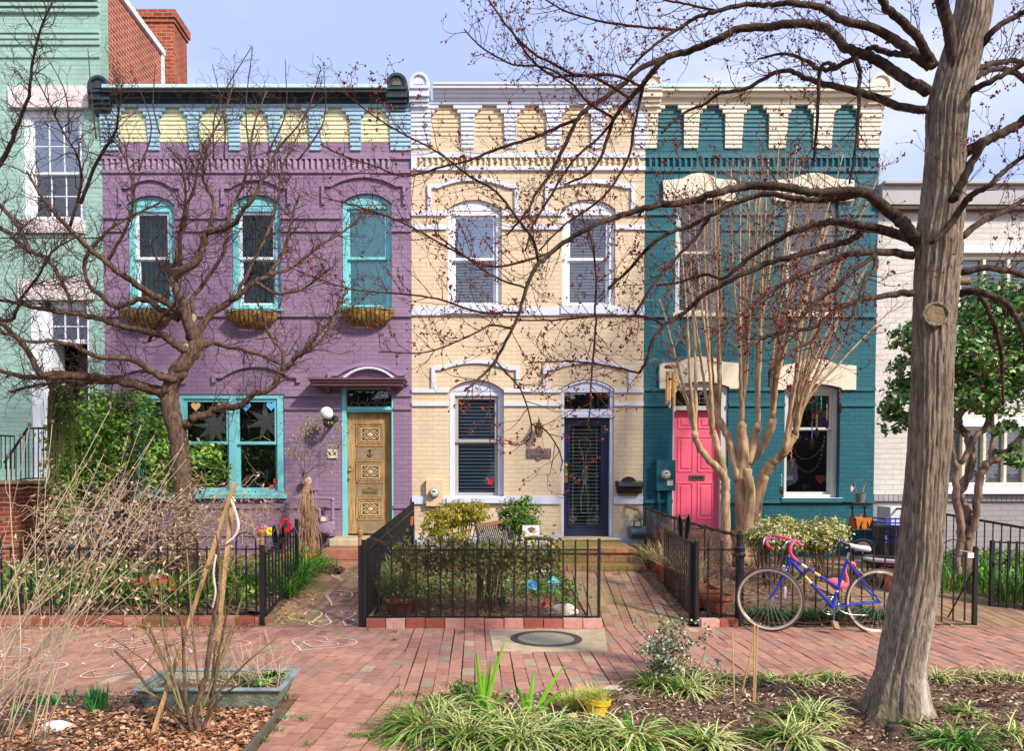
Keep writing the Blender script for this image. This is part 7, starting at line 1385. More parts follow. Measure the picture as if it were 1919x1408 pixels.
b = MB(); p = at(1786, 461, YM-.09); b.lathe([(.036, -.02), (.034, .01), (.0, .012)], p, 14, 'y'); p = at(1797, 527, YM-.05); b.lathe([(.025, -.02), (.028, .06), (.0, .065)], p, 12, 'x'); b.build('cut_stub', mat('cut_wood', (156, 124, 84), .8, bump=.3, c2=(110, 84, 56)), mt_, smooth=30)
# surface roots
b = MB()
for (pts) in ([(1650, 1360, 20), (1625, 1372, 12), (1600, 1380, 7)], [(1680, 1375, 22), (1672, 1392, 14), (1650, 1402, 7)], [(1700, 1372, 18), (1722, 1380, 10), (1735, 1384, 5)]):
    Q = [(G(px, py).x, G(px, py).y, .0, r*5/F) for px, py, r in pts]; C2 = cr(Q, 4); b.tube([q[:3] for q in C2], [q[3] for q in C2], 8)
b.build('surface_root', mlimb, mt_, smooth=True)
ML = [
 ([(1738, 172, 13), (1695, 146, 11.5), (1656, 120, 11), (1623, 102, 10.5), (1587, 90, 10), (1564, 66, 10), (1546, 51, 9.5), (1516, 46, 9), (1465, 46, 9), (1438, 51, 8.5), (1382, 54, 8), (1344, 74, 7.5), (1292, 95, 7), (1254, 105, 6.5), (1228, 128, 6), (1203, 159, 5.5), (1182, 184, 5), (1154, 217, 4.2), (1139, 256, 3.6), (1126, 294, 3), (1103, 325, 2.5), (1060, 345, 2)], 1.3),
 ([(1256, 104, 6), (1198, 130, 5.5), (1172, 153, 5.5), (1144, 176, 5), (1103, 202, 4.6), (1083, 222, 4.4), (1062, 263, 4), (1032, 325, 3.4), (1006, 360, 3), (985, 400, 2.5), (950, 440, 2)], 1.0, 1.2), ([(1083, 222, 3.6), (1040, 240, 3.4), (1000, 258, 3.2), (960, 270, 3), (915, 285, 2.8), (880, 300, 2.5), (830, 312, 2.2), (760, 330, 2), (700, 310, 1.7), (640, 290, 1.5), (600, 270, 1.2)], 1.0, 1.3),
 ([(1745, 125, 12), (1707, 97, 11), (1669, 69, 10), (1631, 51, 9), (1580, 38, 8.5), (1541, 15, 7.5), (1490, 5, 6.5), (1440, 8, 5.5), (1395, 8, 5), (1344, 20, 4.5), (1305, 33, 4), (1267, 56, 3.6), (1220, 90, 3), (1180, 130, 2.4)], .2), ([(1751, 123, 11), (1728, 84, 10), (1707, 56, 9.5), (1674, 26, 9), (1654, 0, 8.5), (1640, -60, 7)], -.4), ([(1736, 207, 9), (1682, 197, 8.5), (1644, 184, 8), (1605, 171, 7.5), (1554, 159, 6.5), (1510, 146, 5.5), (1485, 133, 5), (1452, 136, 4.5), (1438, 143, 4.3), (1395, 166, 4), (1351, 174, 3.5), (1320, 195, 3), (1280, 212, 2.5), (1240, 250, 2)], .9),
 ([(1709, 102, 7), (1669, 100, 6.5), (1644, 90, 6.5), (1626, 92, 6), (1603, 107, 6), (1567, 125, 5.5), (1536, 130, 5), (1513, 115, 4), (1470, 100, 3), (1420, 110, 2)], .8), ([(1565, 122, 4.5), (1548, 118, 4), (1536, 140, 4), (1530, 240, 3.2), (1525, 300, 2.5)], .2), ([(1603, 107, 5), (1612, 135, 4.5), (1610, 165, 4.2), (1607, 230, 3.5), (1600, 300, 2.8), (1592, 345, 2)], .1),
 ([(1712, 447, 14), (1695, 420, 13), (1677, 406, 12.5), (1644, 376, 11.5), (1618, 360, 11), (1567, 360, 10), (1516, 360, 9), (1465, 350, 8.5), (1395, 350, 8), (1344, 360, 7.5), (1292, 378, 7), (1241, 383, 6.5), (1190, 396, 6), (1139, 411, 5.6), (1103, 429, 5.2), (1057, 455, 4.8), (1011, 493, 4.3), (988, 534, 3.8), (975, 580, 3.4), (960, 616, 3), (928, 677, 2.6), (899, 708, 2.4), (871, 733, 2)], -.5),
 ([(1620, 362, 8), (1580, 370, 7), (1541, 373, 6.5), (1490, 373, 6), (1439, 363, 5.6), (1382, 378, 5), (1331, 404, 4.6), (1292, 424, 4.4), (1254, 437, 4), (1216, 462, 3.6), (1182, 503, 3.2), (1139, 542, 2.6)], .6, -.05), ([(1330, 404, 3.6), (1300, 450, 3.4), (1260, 490, 3.2), (1220, 540, 3), (1190, 590, 2.4)], -.2),
 ([(1712, 452, 11), (1705, 447, 10.5), (1656, 432, 10), (1605, 422, 9), (1554, 416, 7.5), (1516, 424, 6.5), (1477, 440, 5.6), (1439, 460, 5), (1395, 491, 4.4), (1356, 521, 3.8), (1320, 515, 3), (1270, 530, 2.5), (1230, 535, 2)], 1.0), ([(1620, 424, 7.5), (1598, 447, 7), (1554, 462, 6.5), (1490, 480, 6), (1439, 493, 5.6), (1369, 526, 5), (1318, 554, 4.5), (1280, 588, 4), (1244, 611, 3.6), (1223, 639, 3.2), (1213, 672, 2.8), (1198, 700, 2.6)], .5, .3), ([(1198, 700, 2.4), (1160, 690, 2), (1100, 680, 1.8), (1050, 678, 1.5), (990, 680, 1.3)], .5, .6), ([(1244, 611, 2.8), (1215, 595, 2.5), (1170, 592, 2.2), (1115, 592, 2), (1040, 600, 1.8), (965, 600, 1.5)], .5, .7), ([(1115, 592, 2), (1117, 520, 2), (1112, 470, 2), (1103, 430, 2)], .2, .2), ([(1118, 592, 2.2), (1113, 650, 2), (1108, 720, 1.8), (1106, 770, 1.5), (1100, 800, 1.1)], .3, .5),
 ([(1712, 480, 9), (1669, 473, 8), (1605, 475, 7), (1567, 485, 6.2), (1528, 501, 5.4), (1490, 519, 4.6), (1439, 549, 4), (1390, 590, 3), (1350, 610, 2.2)], -.4), ([(1640, 478, 5), (1592, 514, 4.5), (1567, 539, 4.2), (1535, 560, 3.8), (1503, 595, 3.4), (1470, 620, 3), (1439, 644, 2.4)], -.5, -.2), ([(1638, 480, 5.5), (1641, 501, 5), (1623, 521, 4.8), (1615, 549, 4.5), (1597, 595, 4), (1587, 626, 3)], -.6, -.1),
 ([(1712, 549, 8), (1669, 552, 6.5), (1618, 562, 5.6), (1567, 580, 5), (1528, 612, 4.4), (1477, 621, 4), (1439, 629, 3.4), (1415, 642, 3), (1395, 664, 2.4)], -.6), ([(1570, 578, 4), (1545, 600, 3.5), (1520, 640, 3), (1480, 660, 2.5), (1440, 700, 2)], -.9, -.4),
 ([(1835, 90, 9), (1858, 61, 8), (1887, 38, 7), (1917, 23, 6.5), (1970, -20, 5)], -.3), ([(1830, 130, 7), (1841, 125, 7), (1874, 115, 6.5), (1918, 118, 5.5), (1990, 150, 4)], .5), ([(1825, 145, 7), (1861, 130, 6.5), (1895, 133, 6.5), (1918, 148, 6), (1970, 200, 4)], .8), ([(1805, 180, 9), (1815, 172, 8), (1848, 156, 7), (1884, 138, 6), (1918, 120, 5.5), (1980, 95, 4)], -.4), ([(1800, 292, 13), (1848, 263, 11), (1887, 246, 10.5), (1918, 225, 10), (1990, 170, 8)], -.2), ([(1785, 372, 10), (1794, 360, 9.5), (1820, 307, 9), (1850, 260, 8)], -.3, -.3),
 ([(1746, 455, 5), (1779, 422, 8), (1805, 383, 7.5), (1823, 365, 7), (1848, 350, 6), (1874, 327, 5.5), (1905, 302, 5), (1960, 270, 4)], -.5, -.17), ([(1800, 446, 8), (1838, 416, 7), (1874, 399, 6.5), (1918, 376, 5.5), (1980, 350, 4)], .4), ([(1800, 511, 8), (1848, 503, 7), (1894, 509, 6.5), (1918, 516, 6), (1990, 540, 4)], .3), ([(1795, 550, 9), (1833, 547, 8), (1874, 562, 7), (1900, 588, 6), (1918, 624, 5), (1925, 680, 3.5)], -.2), ([(1836, 550, 6), (1853, 585, 5.5), (1871, 639, 5), (1879, 695, 4), (1880, 760, 2.5)], .2, .1),
 ([(1790, 150, 12), (1778, 60, 13), (1764, 0, 14), (1750, -80, 13)], -.15, -.1), ([(1200, 160, 3), (1150, 140, 3), (1080, 140, 3), (1040, 120, 2.7), (1000, 100, 2.5), (960, 60, 2.3), (930, 20, 2), (905, -15, 1.8)], 1.0, 1.1), ([(1182, 186, 3), (1130, 152, 2.8), (1085, 140, 2.5), (1040, 143, 2.5), (1000, 115, 2.3), (965, 70, 2)], 1.2, 1.0), ([(1150, 220, 3), (1100, 190, 2.8), (1070, 155, 2.5), (1020, 125, 2.3), (960, 120, 2), (905, 90, 1.7), (870, 55, 1.4)], 1.2, .8), ([(1345, 20, 3), (1300, 10, 2.6), (1250, 0, 2.3), (1190, -15, 2)], .4, .3), ([(1270, 56, 3), (1200, 50, 2.6), (1130, 40, 2.4), (1060, 20, 2), (1010, -10, 1.8)], .4, .8), ([(1010, 493, 3.2), (1000, 450, 3), (970, 410, 2.8), (930, 360, 2.5), (880, 330, 2.3), (820, 285, 2), (720, 230, 1.6), (640, 170, 1.2)], .2, .7), ([(1040, 470, 2.5), (980, 490, 2.5), (920, 500, 2.2), (850, 470, 2), (760, 420, 1.6), (680, 390, 1.4), (605, 370, 1.1)], .2, .9), ([(975, 585, 2.3), (900, 585, 2.2), (820, 560, 1.9), (740, 550, 1.6), (650, 540, 1.3), (540, 500, 1.1)], .1, .5), ([(960, 616, 2.2), (920, 610, 2), (880, 630, 1.8), (800, 660, 1.5), (710, 660, 1.2)], .0, .4), ([(985, 540, 2), (930, 520, 2), (870, 480, 1.8), (820, 440, 1.5), (815, 430, 1)], .3, .6), ([(1205, 165, 3), (1190, 230, 2.8), (1175, 300, 2.6), (1130, 370, 2.4), (1060, 420, 2), (1010, 470, 1.6)], 1.1, 1.0), ([(1165, 200, 3), (1130, 250, 3), (1075, 300, 2.8), (1030, 370, 2.6), (1000, 420, 2.4), (985, 470, 2)], 1.0, 1.2), ([(928, 677, 1.8), (950, 700, 1.8), (975, 730, 1.7), (990, 770, 1.6), (996, 810, 1.5), (985, 830, 1.2), (963, 836, .9)], -.5, -.4), ([(995, 795, 1.5), (1020, 805, 1.5), (1040, 830, 1.4), (1053, 860, 1.3), (1050, 885, 1)], -.4, -.3)]
tr = MB(); cw_ = MB(); tipsM = []; nodes = []; TWM = .0013
for e in ML:
    spec, dy = e[0], e[1]; y0 = YM+(e[2]*1.0 if len(e) > 2 else 0); L_ = limb3(spec, y0, YM+dy, 5, .006); big_ = spec[0][2] > 4; addlimb(tr if big_ else cw_, L_, 9 if big_ else 6)
    sprout(cw_, L_, 11.0 if spec[0][0] > 1690 and spec[-1][0] > 1800 else 16.0, .33, .0038, 2, tipsM, f0=.18 if big_ else .05, flat=.7, wig=.17, grav=.13, kids=2, kl=.6, ang=.7, segs=5, nodes=nodes)
tr.build('limb', mlimb, mt_, smooth=True); cw_.build('crown', mtw, mt_, smooth=True)
budm = rndmat('red_bud', [(0, (80, 28, 28)), (.5, (122, 50, 40)), (1, (164, 86, 60))], rough=.6, bump=0)
b = MB(); random.shuffle(nodes)
for p, d in tipsM:
    s = random.uniform(.6, 1.4)
    if random.random() < .88:
        for k in range(random.choice((1, 1, 1, 2, 3, 5))): b.rv = random.random(); b.octa(p+rv3(.006*s), .0062*s)
for p, d in nodes[:4200]: b.rv = random.random(); b.octa(p+rv3(.006), random.uniform(.003, .006))
b.build('bud', budm, mt_)
# ---------------------------------------------------------------- crape myrtle
barkC = barkmat('crape_bark', (150, 120, 90), (208, 178, 140), sx=12, sz=3, bump=.3); twc = barkmat('crape_twig', (140, 116, 94), (186, 160, 130), sx=12, sz=12, bump=.2)
YC = 10.9; cm_ = thing('tree', 'pale tan multi-stemmed crape myrtle fanning up in front of the teal house', 'tree', (at(1392, 1060, YC).x, YC, gz(YC))); tr = MB(); cw_ = MB(); tipsC = []; TWM = .002
CL = [([(1390, 1060, 17), (1392, 981, 15), (1390, 922, 14), (1392, 879, 13), (1393, 828, 11), (1390, 795, 10)], 0), ([(1362, 1060, 10), (1360, 989, 9.5), (1359, 930, 9), (1357, 894, 8.5), (1331, 864, 7), (1310, 838, 6.5), (1302, 815, 6)], -.3), ([(1359, 900, 7), (1349, 853, 6.5), (1336, 812, 6)], -.1), ([(1384, 905, 9), (1375, 858, 8), (1364, 818, 7.5), (1346, 787, 7)], .3), ([(1405, 1060, 13), (1413, 976, 12), (1428, 905, 10), (1438, 880, 10), (1455, 862, 9), (1470, 848, 8.5), (1490, 815, 8)], -.3), ([(1394, 880, 10), (1420, 850, 9), (1438, 820, 8), (1448, 790, 8)], .3), ([(1400, 870, 9), (1412, 835, 8), (1420, 800, 7.5)], -.1), ([(1384, 1060, 13), (1400, 990, 12), (1405, 930, 10), (1400, 880, 9)], -.25)]
for spec, dy in CL: addlimb(tr, limb3(spec, YC, YC+dy, 5, .012), 10)
ST = [((1390, 797), -.0, [(1388, 330), (1405, 300), (1370, 310), (1430, 290)]), ((1302, 815), -.3, [(1262, 690), (1236, 560), (1290, 360), (1272, 420)]), ((1336, 812), -.1, [(1300, 400), (1320, 330), (1285, 500)]), ((1346, 787), .3, [(1340, 320), (1350, 360), (1325, 420)]), ((1490, 815), -.3, [(1580, 640), (1640, 470), (1690, 560), (1620, 350), (1660, 300)]), ((1448, 790), .3, [(1500, 310), (1530, 330), (1480, 290), (1560, 400)]), ((1420, 800), -.1, [(1440, 300), (1460, 270), (1425, 350)]), ((1470, 848), -.3, [(1545, 420), (1600, 520), (1580, 290)])]
for (sx_, sy_), dy, ends in ST:
    p = at(sx_, sy_, YC+dy); tr.ball(p, .055, 10, (1, 1, 1.2))
    for (ex, ey) in ends:
        for rep in range(random.choice((1, 1, 1, 2))):
            ex2, ey2 = ex+random.uniform(-22, 22)*rep, ey+random.uniform(-20, 60)*rep; sp_ = [(sx_, sy_, 4.4), (sx_+(ex2-sx_)*.16+random.uniform(-8, 8), sy_+(ey2-sy_)*.26, 3.0), (sx_+(ex2-sx_)*.5+random.uniform(-7, 7), sy_+(ey2-sy_)*.6, 2.0), (ex2, ey2, .9)]
            L_ = limb3(sp_, YC+dy, min(11.9, YC+dy*1.5+random.uniform(-.7, .6)), 8, .010); addlimb(tr, L_, 6); sprout(cw_, L_, 11, .40, .0040, 2, tipsC, f0=.34, wig=.16, grav=.10, kids=2, kl=.6, ang=.5, segs=5, ymax=12.1)
tr.build('trunk', barkC, cm_, smooth=True); cw_.build('crown', twc, cm_, smooth=True)
# ---------------------------------------------------------------- camellia / magnolia tree at the right
def leafball(cs, n, size, jit=.0): 
    """leaf centres inside a cloud of ellipsoids [(c, (rx,ry,rz), weight)], denser to the shell, clumpy"""
    out = []; nor = []
    W_t = np.array([c[2] for c in cs], float); W_t /= W_t.sum()
    for (c, r, w), k in zip(cs, (W_t*n).astype(int)):
        ncl = max(3, k//22); d = RN.normal(size=(ncl, 3)); d /= np.linalg.norm(d, axis=1)[:, None]; rad = RN.uniform(.35, 1, (ncl, 1))**.6; cc = d*rad; idx = RN.randint(0, ncl, k); P = cc[idx]+RN.normal(0, .13, (k, 3)); out.append(np.array(c)+P*np.array(r)); q = P/np.maximum(.2, np.linalg.norm(P, axis=1)[:, None]); nor.append(q)
    return np.concatenate(out), np.concatenate(nor)
glossy = rndmat('camellia_leaf', [(0, (38, 76, 30)), (.35, (62, 110, 40)), (.7, (98, 146, 56)), (.92, (150, 186, 90)), (1, (200, 216, 140))], rough=.32, bump=0, spec=.5, translucent=.15)
YK = 9.4; kt = thing('tree', 'glossy evergreen camellia tree with twisted bare stems right of the big trunk', 'tree', (at(1815, 1110, YK).x, YK, gz(YK))); tr = MB(); barkK = barkmat('camellia_bark', (104, 82, 68), (166, 142, 122), sx=14, sz=5, bump=.4)
for spec, dy in (([(1815, 1118, 17), (1810, 1060, 14), (1812, 1000, 13), (1808, 960, 13), (1800, 945, 12), (1795, 925, 11), (1815, 890, 9), (1820, 850, 8), (1812, 820, 8), (1795, 790, 8), (1830, 740, 7), (1870, 690, 5), (1900, 640, 3.5)], .2), ([(1798, 1105, 8), (1795, 1050, 8), (1800, 1000, 8), (1793, 950, 8), (1790, 920, 7), (1792, 880, 6), (1785, 850, 5), (1782, 800, 4), (1770, 740, 3)], -.3), ([(1812, 1010, 9), (1828, 975, 8), (1832, 930, 8), (1838, 890, 8), (1850, 870, 8), (1870, 860, 7), (1895, 838, 6), (1925, 805, 5)], -.2), ([(1800, 870, 6), (1830, 820, 6), (1848, 800, 6), (1860, 760, 6), (1885, 720, 5), (1920, 690, 4)], .4), ([(1855, 868, 6), (1862, 820, 5), (1858, 780, 5), (1865, 740, 4)], .1), ([(1795, 790, 5), (1775, 740, 5), (1740, 690, 4), (1700, 680, 3), (1675, 720, 2)], .5), ([(1780, 760, 4), (1760, 700, 4), (1730, 780, 3), (1690, 790, 2.5), (1670, 800, 2)], .6)): addlimb(tr, limb3(spec, YK, YK+dy, 5, .02), 8)
tr.build('trunk', barkK, kt, smooth=True)
def el(px, py, Y, rx, ry, rz, w=1): p = at(px, py, Y); s = Y/F; return (tuple(p), (rx*s, ry*s, rz*s), w)
Ck, Nk = leafball([el(1870, 600, 9.6, 85, 80, 85, 5), el(1925, 580, 9.5, 80, 80, 70, 3), el(1830, 660, 9.3, 60, 70, 60, 3), el(1880, 700, 9.4, 80, 70, 50, 4), el(1840, 745, 9.2, 50, 60, 35, 2), el(1925, 700, 9.3, 70, 60, 80, 3), el(1700, 640, 9.9, 28, 50, 38, 1), el(1712, 700, 9.9, 40, 60, 50, 1.6), el(1690, 760, 9.9, 38, 50, 40, 1.4), el(1680, 795, 9.8, 26, 30, 24, .6), el(1900, 855, 9.2, 26, 30, 22, .5), el(1900, 800, 9.2, 40, 40, 22, .6), el(1780, 720, 9.8, 30, 40, 60, 1.2)], 12500, .06)
leaves('leaf_canopy', Ck, .082, glossy, kt, N=Nk, asp=.5, up=.3)
# ================================================================ plants
def blades(name, centres, n, L_, w, mats, parent=None, spread=.06, lean=.9, droop=1.0, segs=6, var=False, jl=.35, twist=.5, up=1.0, lr=(0, 1)):
    """strap leaves arching out of each centre; var gives each blade a pale and a green half"""
    N_ = n*len(centres); C = np.repeat(np.array([tuple(c) for c in centres]), n, 0); C[:, :2] += RN.normal(0, spread, (N_, 2)); az = RN.uniform(0, 2*math.pi, N_); Ln = L_*(1+jl*RN.uniform(-1, 1, N_)); le = lean*RN.uniform(.3, 1.0, N_)
    t = np.linspace(0, 1, segs+1)[None, :]; hor = Ln[:, None]*(t*np.sin(le)[:, None]+.25*t**2*le[:, None]); ver = Ln[:, None]*(t*np.cos(le*.55)[:, None]*up-droop*.62*le[:, None]*t**2.2); ver = np.maximum(ver, .004)
    cx, cy = np.cos(az)[:, None], np.sin(az)[:, None]; mid = np.stack([C[:, 0:1]+hor*cx, C[:, 1:2]+hor*cy, C[:, 2:3]+ver], -1)
    tw = az+math.pi/2+RN.uniform(-twist, twist, N_); wd = (w*.5*np.minimum(1, .35+3*t)*np.sqrt(np.maximum(.0, 1-t**2.5)+.01))*np.ones((N_, 1)); sx_ = np.cos(tw)[:, None]*wd; sy_ = np.sin(tw)[:, None]*wd; off = np.stack([sx_, sy_, wd*.35], -1)
    A = mid-off; B = mid; Cc = mid+np.stack([sx_, sy_, wd*.35], -1); A = mid-np.stack([sx_, sy_, -wd*.35], -1)
    V = np.stack([A, B, Cc], 2).reshape(-1, 3); base = (np.arange(N_)*(segs+1)*3)[:, None]; s = np.arange(segs)[None, :]*3
    q1 = np.stack([base+s, base+s+1, base+s+4, base+s+3], -1).reshape(-1, 4); q2 = np.stack([base+s+1, base+s+2, base+s+5, base+s+4], -1).reshape(-1, 4)
    r = RN.uniform(lr[0], lr[1], N_); r1 = np.repeat(r*(.42 if var else 1), segs); r2 = np.repeat((.62+.38*r) if var else r, segs)
    return npmesh(name, V, np.concatenate([q1, q2]), mats, rnd=np.concatenate([r1, r2]), parent=parent)
def plantthing(name, label, cat, c, group=None): return T(name, label, cat, c, group)
def stems(mb, c, n, h, spread, r, wob=.05, lean=.3):
    for i in range(n): a = random.uniform(0, 6.28); l_ = random.uniform(.3, 1)*lean; p = Vector(c)+Vector((random.gauss(0, spread), random.gauss(0, spread), 0)); q = p+Vector((math.cos(a)*h*l_, math.sin(a)*h*l_, h*random.uniform(.7, 1))); m = p.lerp(q, .5)+rv3(wob*h); cable(mb, [p, m, q], r, 4)
lirio = rndmat('striped_lily_turf', [(0, (54, 100, 30)), (.3, (92, 146, 46)), (.45, (128, 176, 60)), (.62, (190, 208, 104)), (.85, (236, 234, 164)), (1, (220, 204, 144))], rough=.5, bump=0, translucent=.2)
lgreen = rndmat('green_blade', [(0, (40, 84, 28)), (.5, (74, 128, 42)), (.9, (120, 168, 66)), (1, (170, 190, 100))], rough=.5, bump=0, translucent=.2)
lime = rndmat('iris_blade', [(0, (104, 168, 40)), (.6, (140, 200, 54)), (1, (176, 220, 90))], rough=.45, bump=0, translucent=.3)
dryb = rndmat('dry_blade', [(0, (140, 112, 74)), (.5, (186, 156, 108)), (1, (222, 200, 154))], rough=.8, bump=0)
leafg = rndmat('green_leaf', [(0, (44, 84, 30)), (.4, (80, 126, 44)), (.8, (124, 168, 62)), (1, (176, 204, 100))], rough=.5, bump=0, translucent=.2)
# lily turf clumps on the right bed
gl = 'striped lily turf clumps along the right planting bed'
CL_ = [((800, 1375), .34, 230, 'left corner of the bed, spilling over the brick walk'), ((845, 1345), .33, 200, 'just behind the corner clump, below the small dark bush'), ((880, 1395), .34, 240, 'in front of the tall bright leaves on the left'), ((940, 1372), .32, 190, 'between the two fans of tall bright leaves'), ((975, 1402), .34, 200, 'in the near edge right of the tall leaves'), ((1030, 1385), .30, 130, 'left of the yellow pot, at its foot'), ((1110, 1402), .32, 200, 'nearest the camera below the yellow pot'), ((1185, 1400), .34, 240, 'large dark clump right of the yellow pot, at the picture edge'), ((1230, 1290), .26, 110, 'at the foot of the variegated shrub'), ((1290, 1300), .28, 130, 'right of the variegated shrub'), ((1345, 1282), .26, 110, 'between the variegated shrub and the canes'), ((1250, 1270), .22, 80, 'behind the variegated shrub'), ((1520, 1352), .27, 130, 'alone on the mulch left of the big trunk'), ((1490, 1398), .30, 150, 'yellowed, at the near edge left of the big trunk'), ((1330, 1402), .28, 120, 'low yellowish at the near edge below the canes'), ((1440, 1282), .22, 90, 'beside the bundle of canes'), ((1500, 1280), .22, 80, 'on the sidewalk edge right of the canes'), ((1560, 1276), .22, 80, 'on the sidewalk edge nearest the left side of the trunk'), ((1770, 1280), .24, 90, 'right behind the big trunk on its right side'), ((1830, 1274), .22, 70, 'on the sidewalk edge farther right of the trunk'), ((1890, 1276), .22, 70, 'on the sidewalk edge at the right picture edge'), ((1820, 1345), .2, 50, 'small and sparse on the mulch right of the trunk'), ((1795, 1402), .26, 150, 'dark green at the near edge right of the trunk'), ((1905, 1385), .24, 80, 'at the lower right corner'), ((1715, 1370), .18, 60, 'thin one at the foot of the big trunk')]
for (px, py), L_, n, tail in CL_:
    c = G(px, py, .01); t = plantthing('lily_turf', 'striped grassy clump '+tail, 'grass clump', c, gl); dk_ = px in (1185, 1795); sc_ = .62 if py < 1300 and px > 1260 else 1
    blades('leaf_tuft', [c], int(n*1.05*sc_), L_*.95*(.6+.4*sc_), .014, lgreen if px == 1795 else lirio, t, spread=.045, lean=1.75, droop=1.35, var=not dk_, segs=7); 
    blades('dry_blades', [c], n//7, L_*.9, .009, dryb, t, spread=.05, lean=1.4, droop=1.1)
# tall iris fans
for k, ((px, py), tips_) in enumerate((((905, 1352), [(893, 1222), (920, 1236), (945, 1205), (878, 1300), (960, 1290), (905, 1262)]), ((990, 1362), [(968, 1285), (1000, 1262), (1060, 1246), (1062, 1290), (985, 1300), (1050, 1306)]))):
    c = G(px, py); t = plantthing('iris_plant', ('tall bright green iris leaves at the left of the striped clumps', 'second fan of bright iris leaves, pointing right towards the sidewalk slab')[k], 'iris', c, 'bright iris fans on the right planting bed'); b = MB()
    for (tx, ty) in tips_:
        e = at(tx, ty, c.y+random.uniform(-.15, .1)); m = c.lerp(e, .55)+Vector((0, 0, .03)); P = cr([tuple(c+rv3(.008)), tuple(m), tuple(e)], 6); b.rv = random.random(); n_ = len(P); s_ = [Vector(p) for p in P]
        for i in range(n_-1):
            w0, w1 = .017*math.sqrt(max(.02, 1-(i/(n_-1))**2)), .017*math.sqrt(max(.005, 1-((i+1)/(n_-1))**2)); b.quad(s_[i]+Vector((-w0, 0, 0)), s_[i]+Vector((0, -.005, 0)), s_[i+1]+Vector((0, -.005, 0)), s_[i+1]+Vector((-w1, 0, 0))); b.quad(s_[i]+Vector((0, -.005, 0)), s_[i]+Vector((w0, 0, 0)), s_[i+1]+Vector((w1, 0, 0)), s_[i+1]+Vector((0, -.005, 0)))
    b.build('leaf_fan', lime, t)
# small dark bush, blue green herb, grass in yellow pot
c = G(872, 1335); t = plantthing('small_bush', 'small dense dark green bush behind the striped clumps', 'bush', c); C_, N_ = leafball([((c.x, c.y, .10), (.17, .13, .12), 1)], 1400, .02); leaves('foliage', C_, .026, leafg, t, N=N_, asp=.35)
c = G(1040, 1362); t = plantthing('herb', 'blue green lobed herb leaves left of the yellow pot', 'herb', c); C_, N_ = leafball([((c.x, c.y, .05), (.09, .07, .04), 1)], 160, .02); leaves('foliage', C_, .045, rndmat('blue_green_leaf', [(0, (60, 130, 80)), (1, (110, 180, 120))], rough=.5, bump=0), t, N=N_, asp=.9)
yt, yc = yellow_pot; blades('grass_tuft', [(yc.x, yc.y, .11)], 260, .13, .0035, rndmat('yellow_grass', [(0, (120, 150, 50)), (.5, (180, 196, 80)), (1, (220, 210, 130))], bump=0), yt, spread=.03, lean=1.3, droop=.6)
c = G(1075, 1335); t = plantthing('grass_clump', 'fine yellow green grass clump just left of the yellow pot', 'grass clump', c); blades('blade', [c], 420, .15, .004, MATS['yellow_grass'], t, spread=.04, lean=1.1, droop=.5)
# variegated shrub
vlf = rndmat('variegated_leaf', [(0, (74, 92, 58)), (.55, (116, 132, 88)), (.72, (180, 184, 152)), (1, (224, 222, 200))], rough=.5, bump=0); c = G(1240, 1285); t = plantthing('variegated_shrub', 'sprawling grey green and white variegated shrub at the sidewalk edge', 'shrub', c); b = MB(); tp = []; nd_ = []
for k in range(26):
    a = random.uniform(-2.7, .3) if k > 8 else random.uniform(-2.2, -.7); d = Vector((math.cos(a)*.9, random.uniform(-.4, .3), abs(math.sin(a))*.9+.25)); twig(b, c+Vector((random.uniform(-.08, .08), random.uniform(-.05, .05), .02)), d, random.uniform(.22, .40) if k > 8 else random.uniform(.32, .48), .004, 1, tp, wig=.2, grav=.04, kids=3, nodes=nd_)
b.build('stem', mat('greyish_stem', (120, 96, 76), .8), t); C_ = np.array([tuple(p) for p, d in nd_+tp]); C_ = np.repeat(C_, 4, 0)+RN.normal(0, .012, (len(C_)*4, 3)); leaves('foliage', C_, .026, vlf, t, asp=.7)
# daffodil tufts on the left bed
dafm = rndmat('daffodil_leaf', [(0, (34, 92, 50)), (.6, (60, 132, 72)), (1, (110, 176, 90))], rough=.45, bump=0)
for k, ((px, py), n, L_) in enumerate((((182, 1340), 80, .17), ((75, 1330), 18, .10), ((103, 1326), 14, .085), ((136, 1318), 6, .10), ((27, 1348), 12, .08), ((50, 1350), 8, .07))):
    c = G(px, py); setp(blades('daffodil_leaves', [c], n, L_, .014, dafm, None, spread=.028 if k == 0 else .012, lean=.45, droop=.2), ('largest tuft of blue green bulb leaves on the left bed, left of the trough', 'small bulb tuft third from the left, halfway to the big tuft', 'small bulb tuft just left of the thin pair of leaves', 'very thin pair of bulb leaves nearest the big tuft', 'small bulb tuft nearest the left picture edge', 'tiny bulb tuft, second from the left picture edge')[k], 'bulb plant', 'bulb leaves sprouting on the left tree bed')
# mulch and leaf litter
chip = rndmat('mulch_chip', [(0, (60, 44, 36)), (.3, (104, 78, 62)), (.65, (160, 128, 104)), (.9, (206, 178, 152)), (1, (236, 218, 196))], rough=.95, bump=0, spec=.1)
def chips(name, pts, size, m_, zup=.03, flat=.7, lab=None):
    C = np.array([(x, y, gz(y)+zup) for x, y in pts]); n = len(C); C[:, 2] += RN.uniform(-.008, .016, n); Nn = np.tile(np.array([0, 0, 1.6]), (n, 1)); o = leaves(name, C, size, m_, None, N=Nn, asp=flat, up=.6, jit=.6, fold=.4); o['kind'] = 'stuff'; return o
chips('mulch_chips', scatter(24000, in_r, (-.34, 6, 3.6, 5.97)), .032, chip, .028, .45)
chips('mulch_chips', scatter(9000, in_l, (-4.5, -1.34, 3.2, 5.47)), .026, chip, .028, .45)
litter = rndmat('leaf_litter', [(0, (116, 74, 48)), (.4, (164, 112, 76)), (.8, (202, 150, 112)), (1, (228, 190, 156))], rough=.85, bump=0)
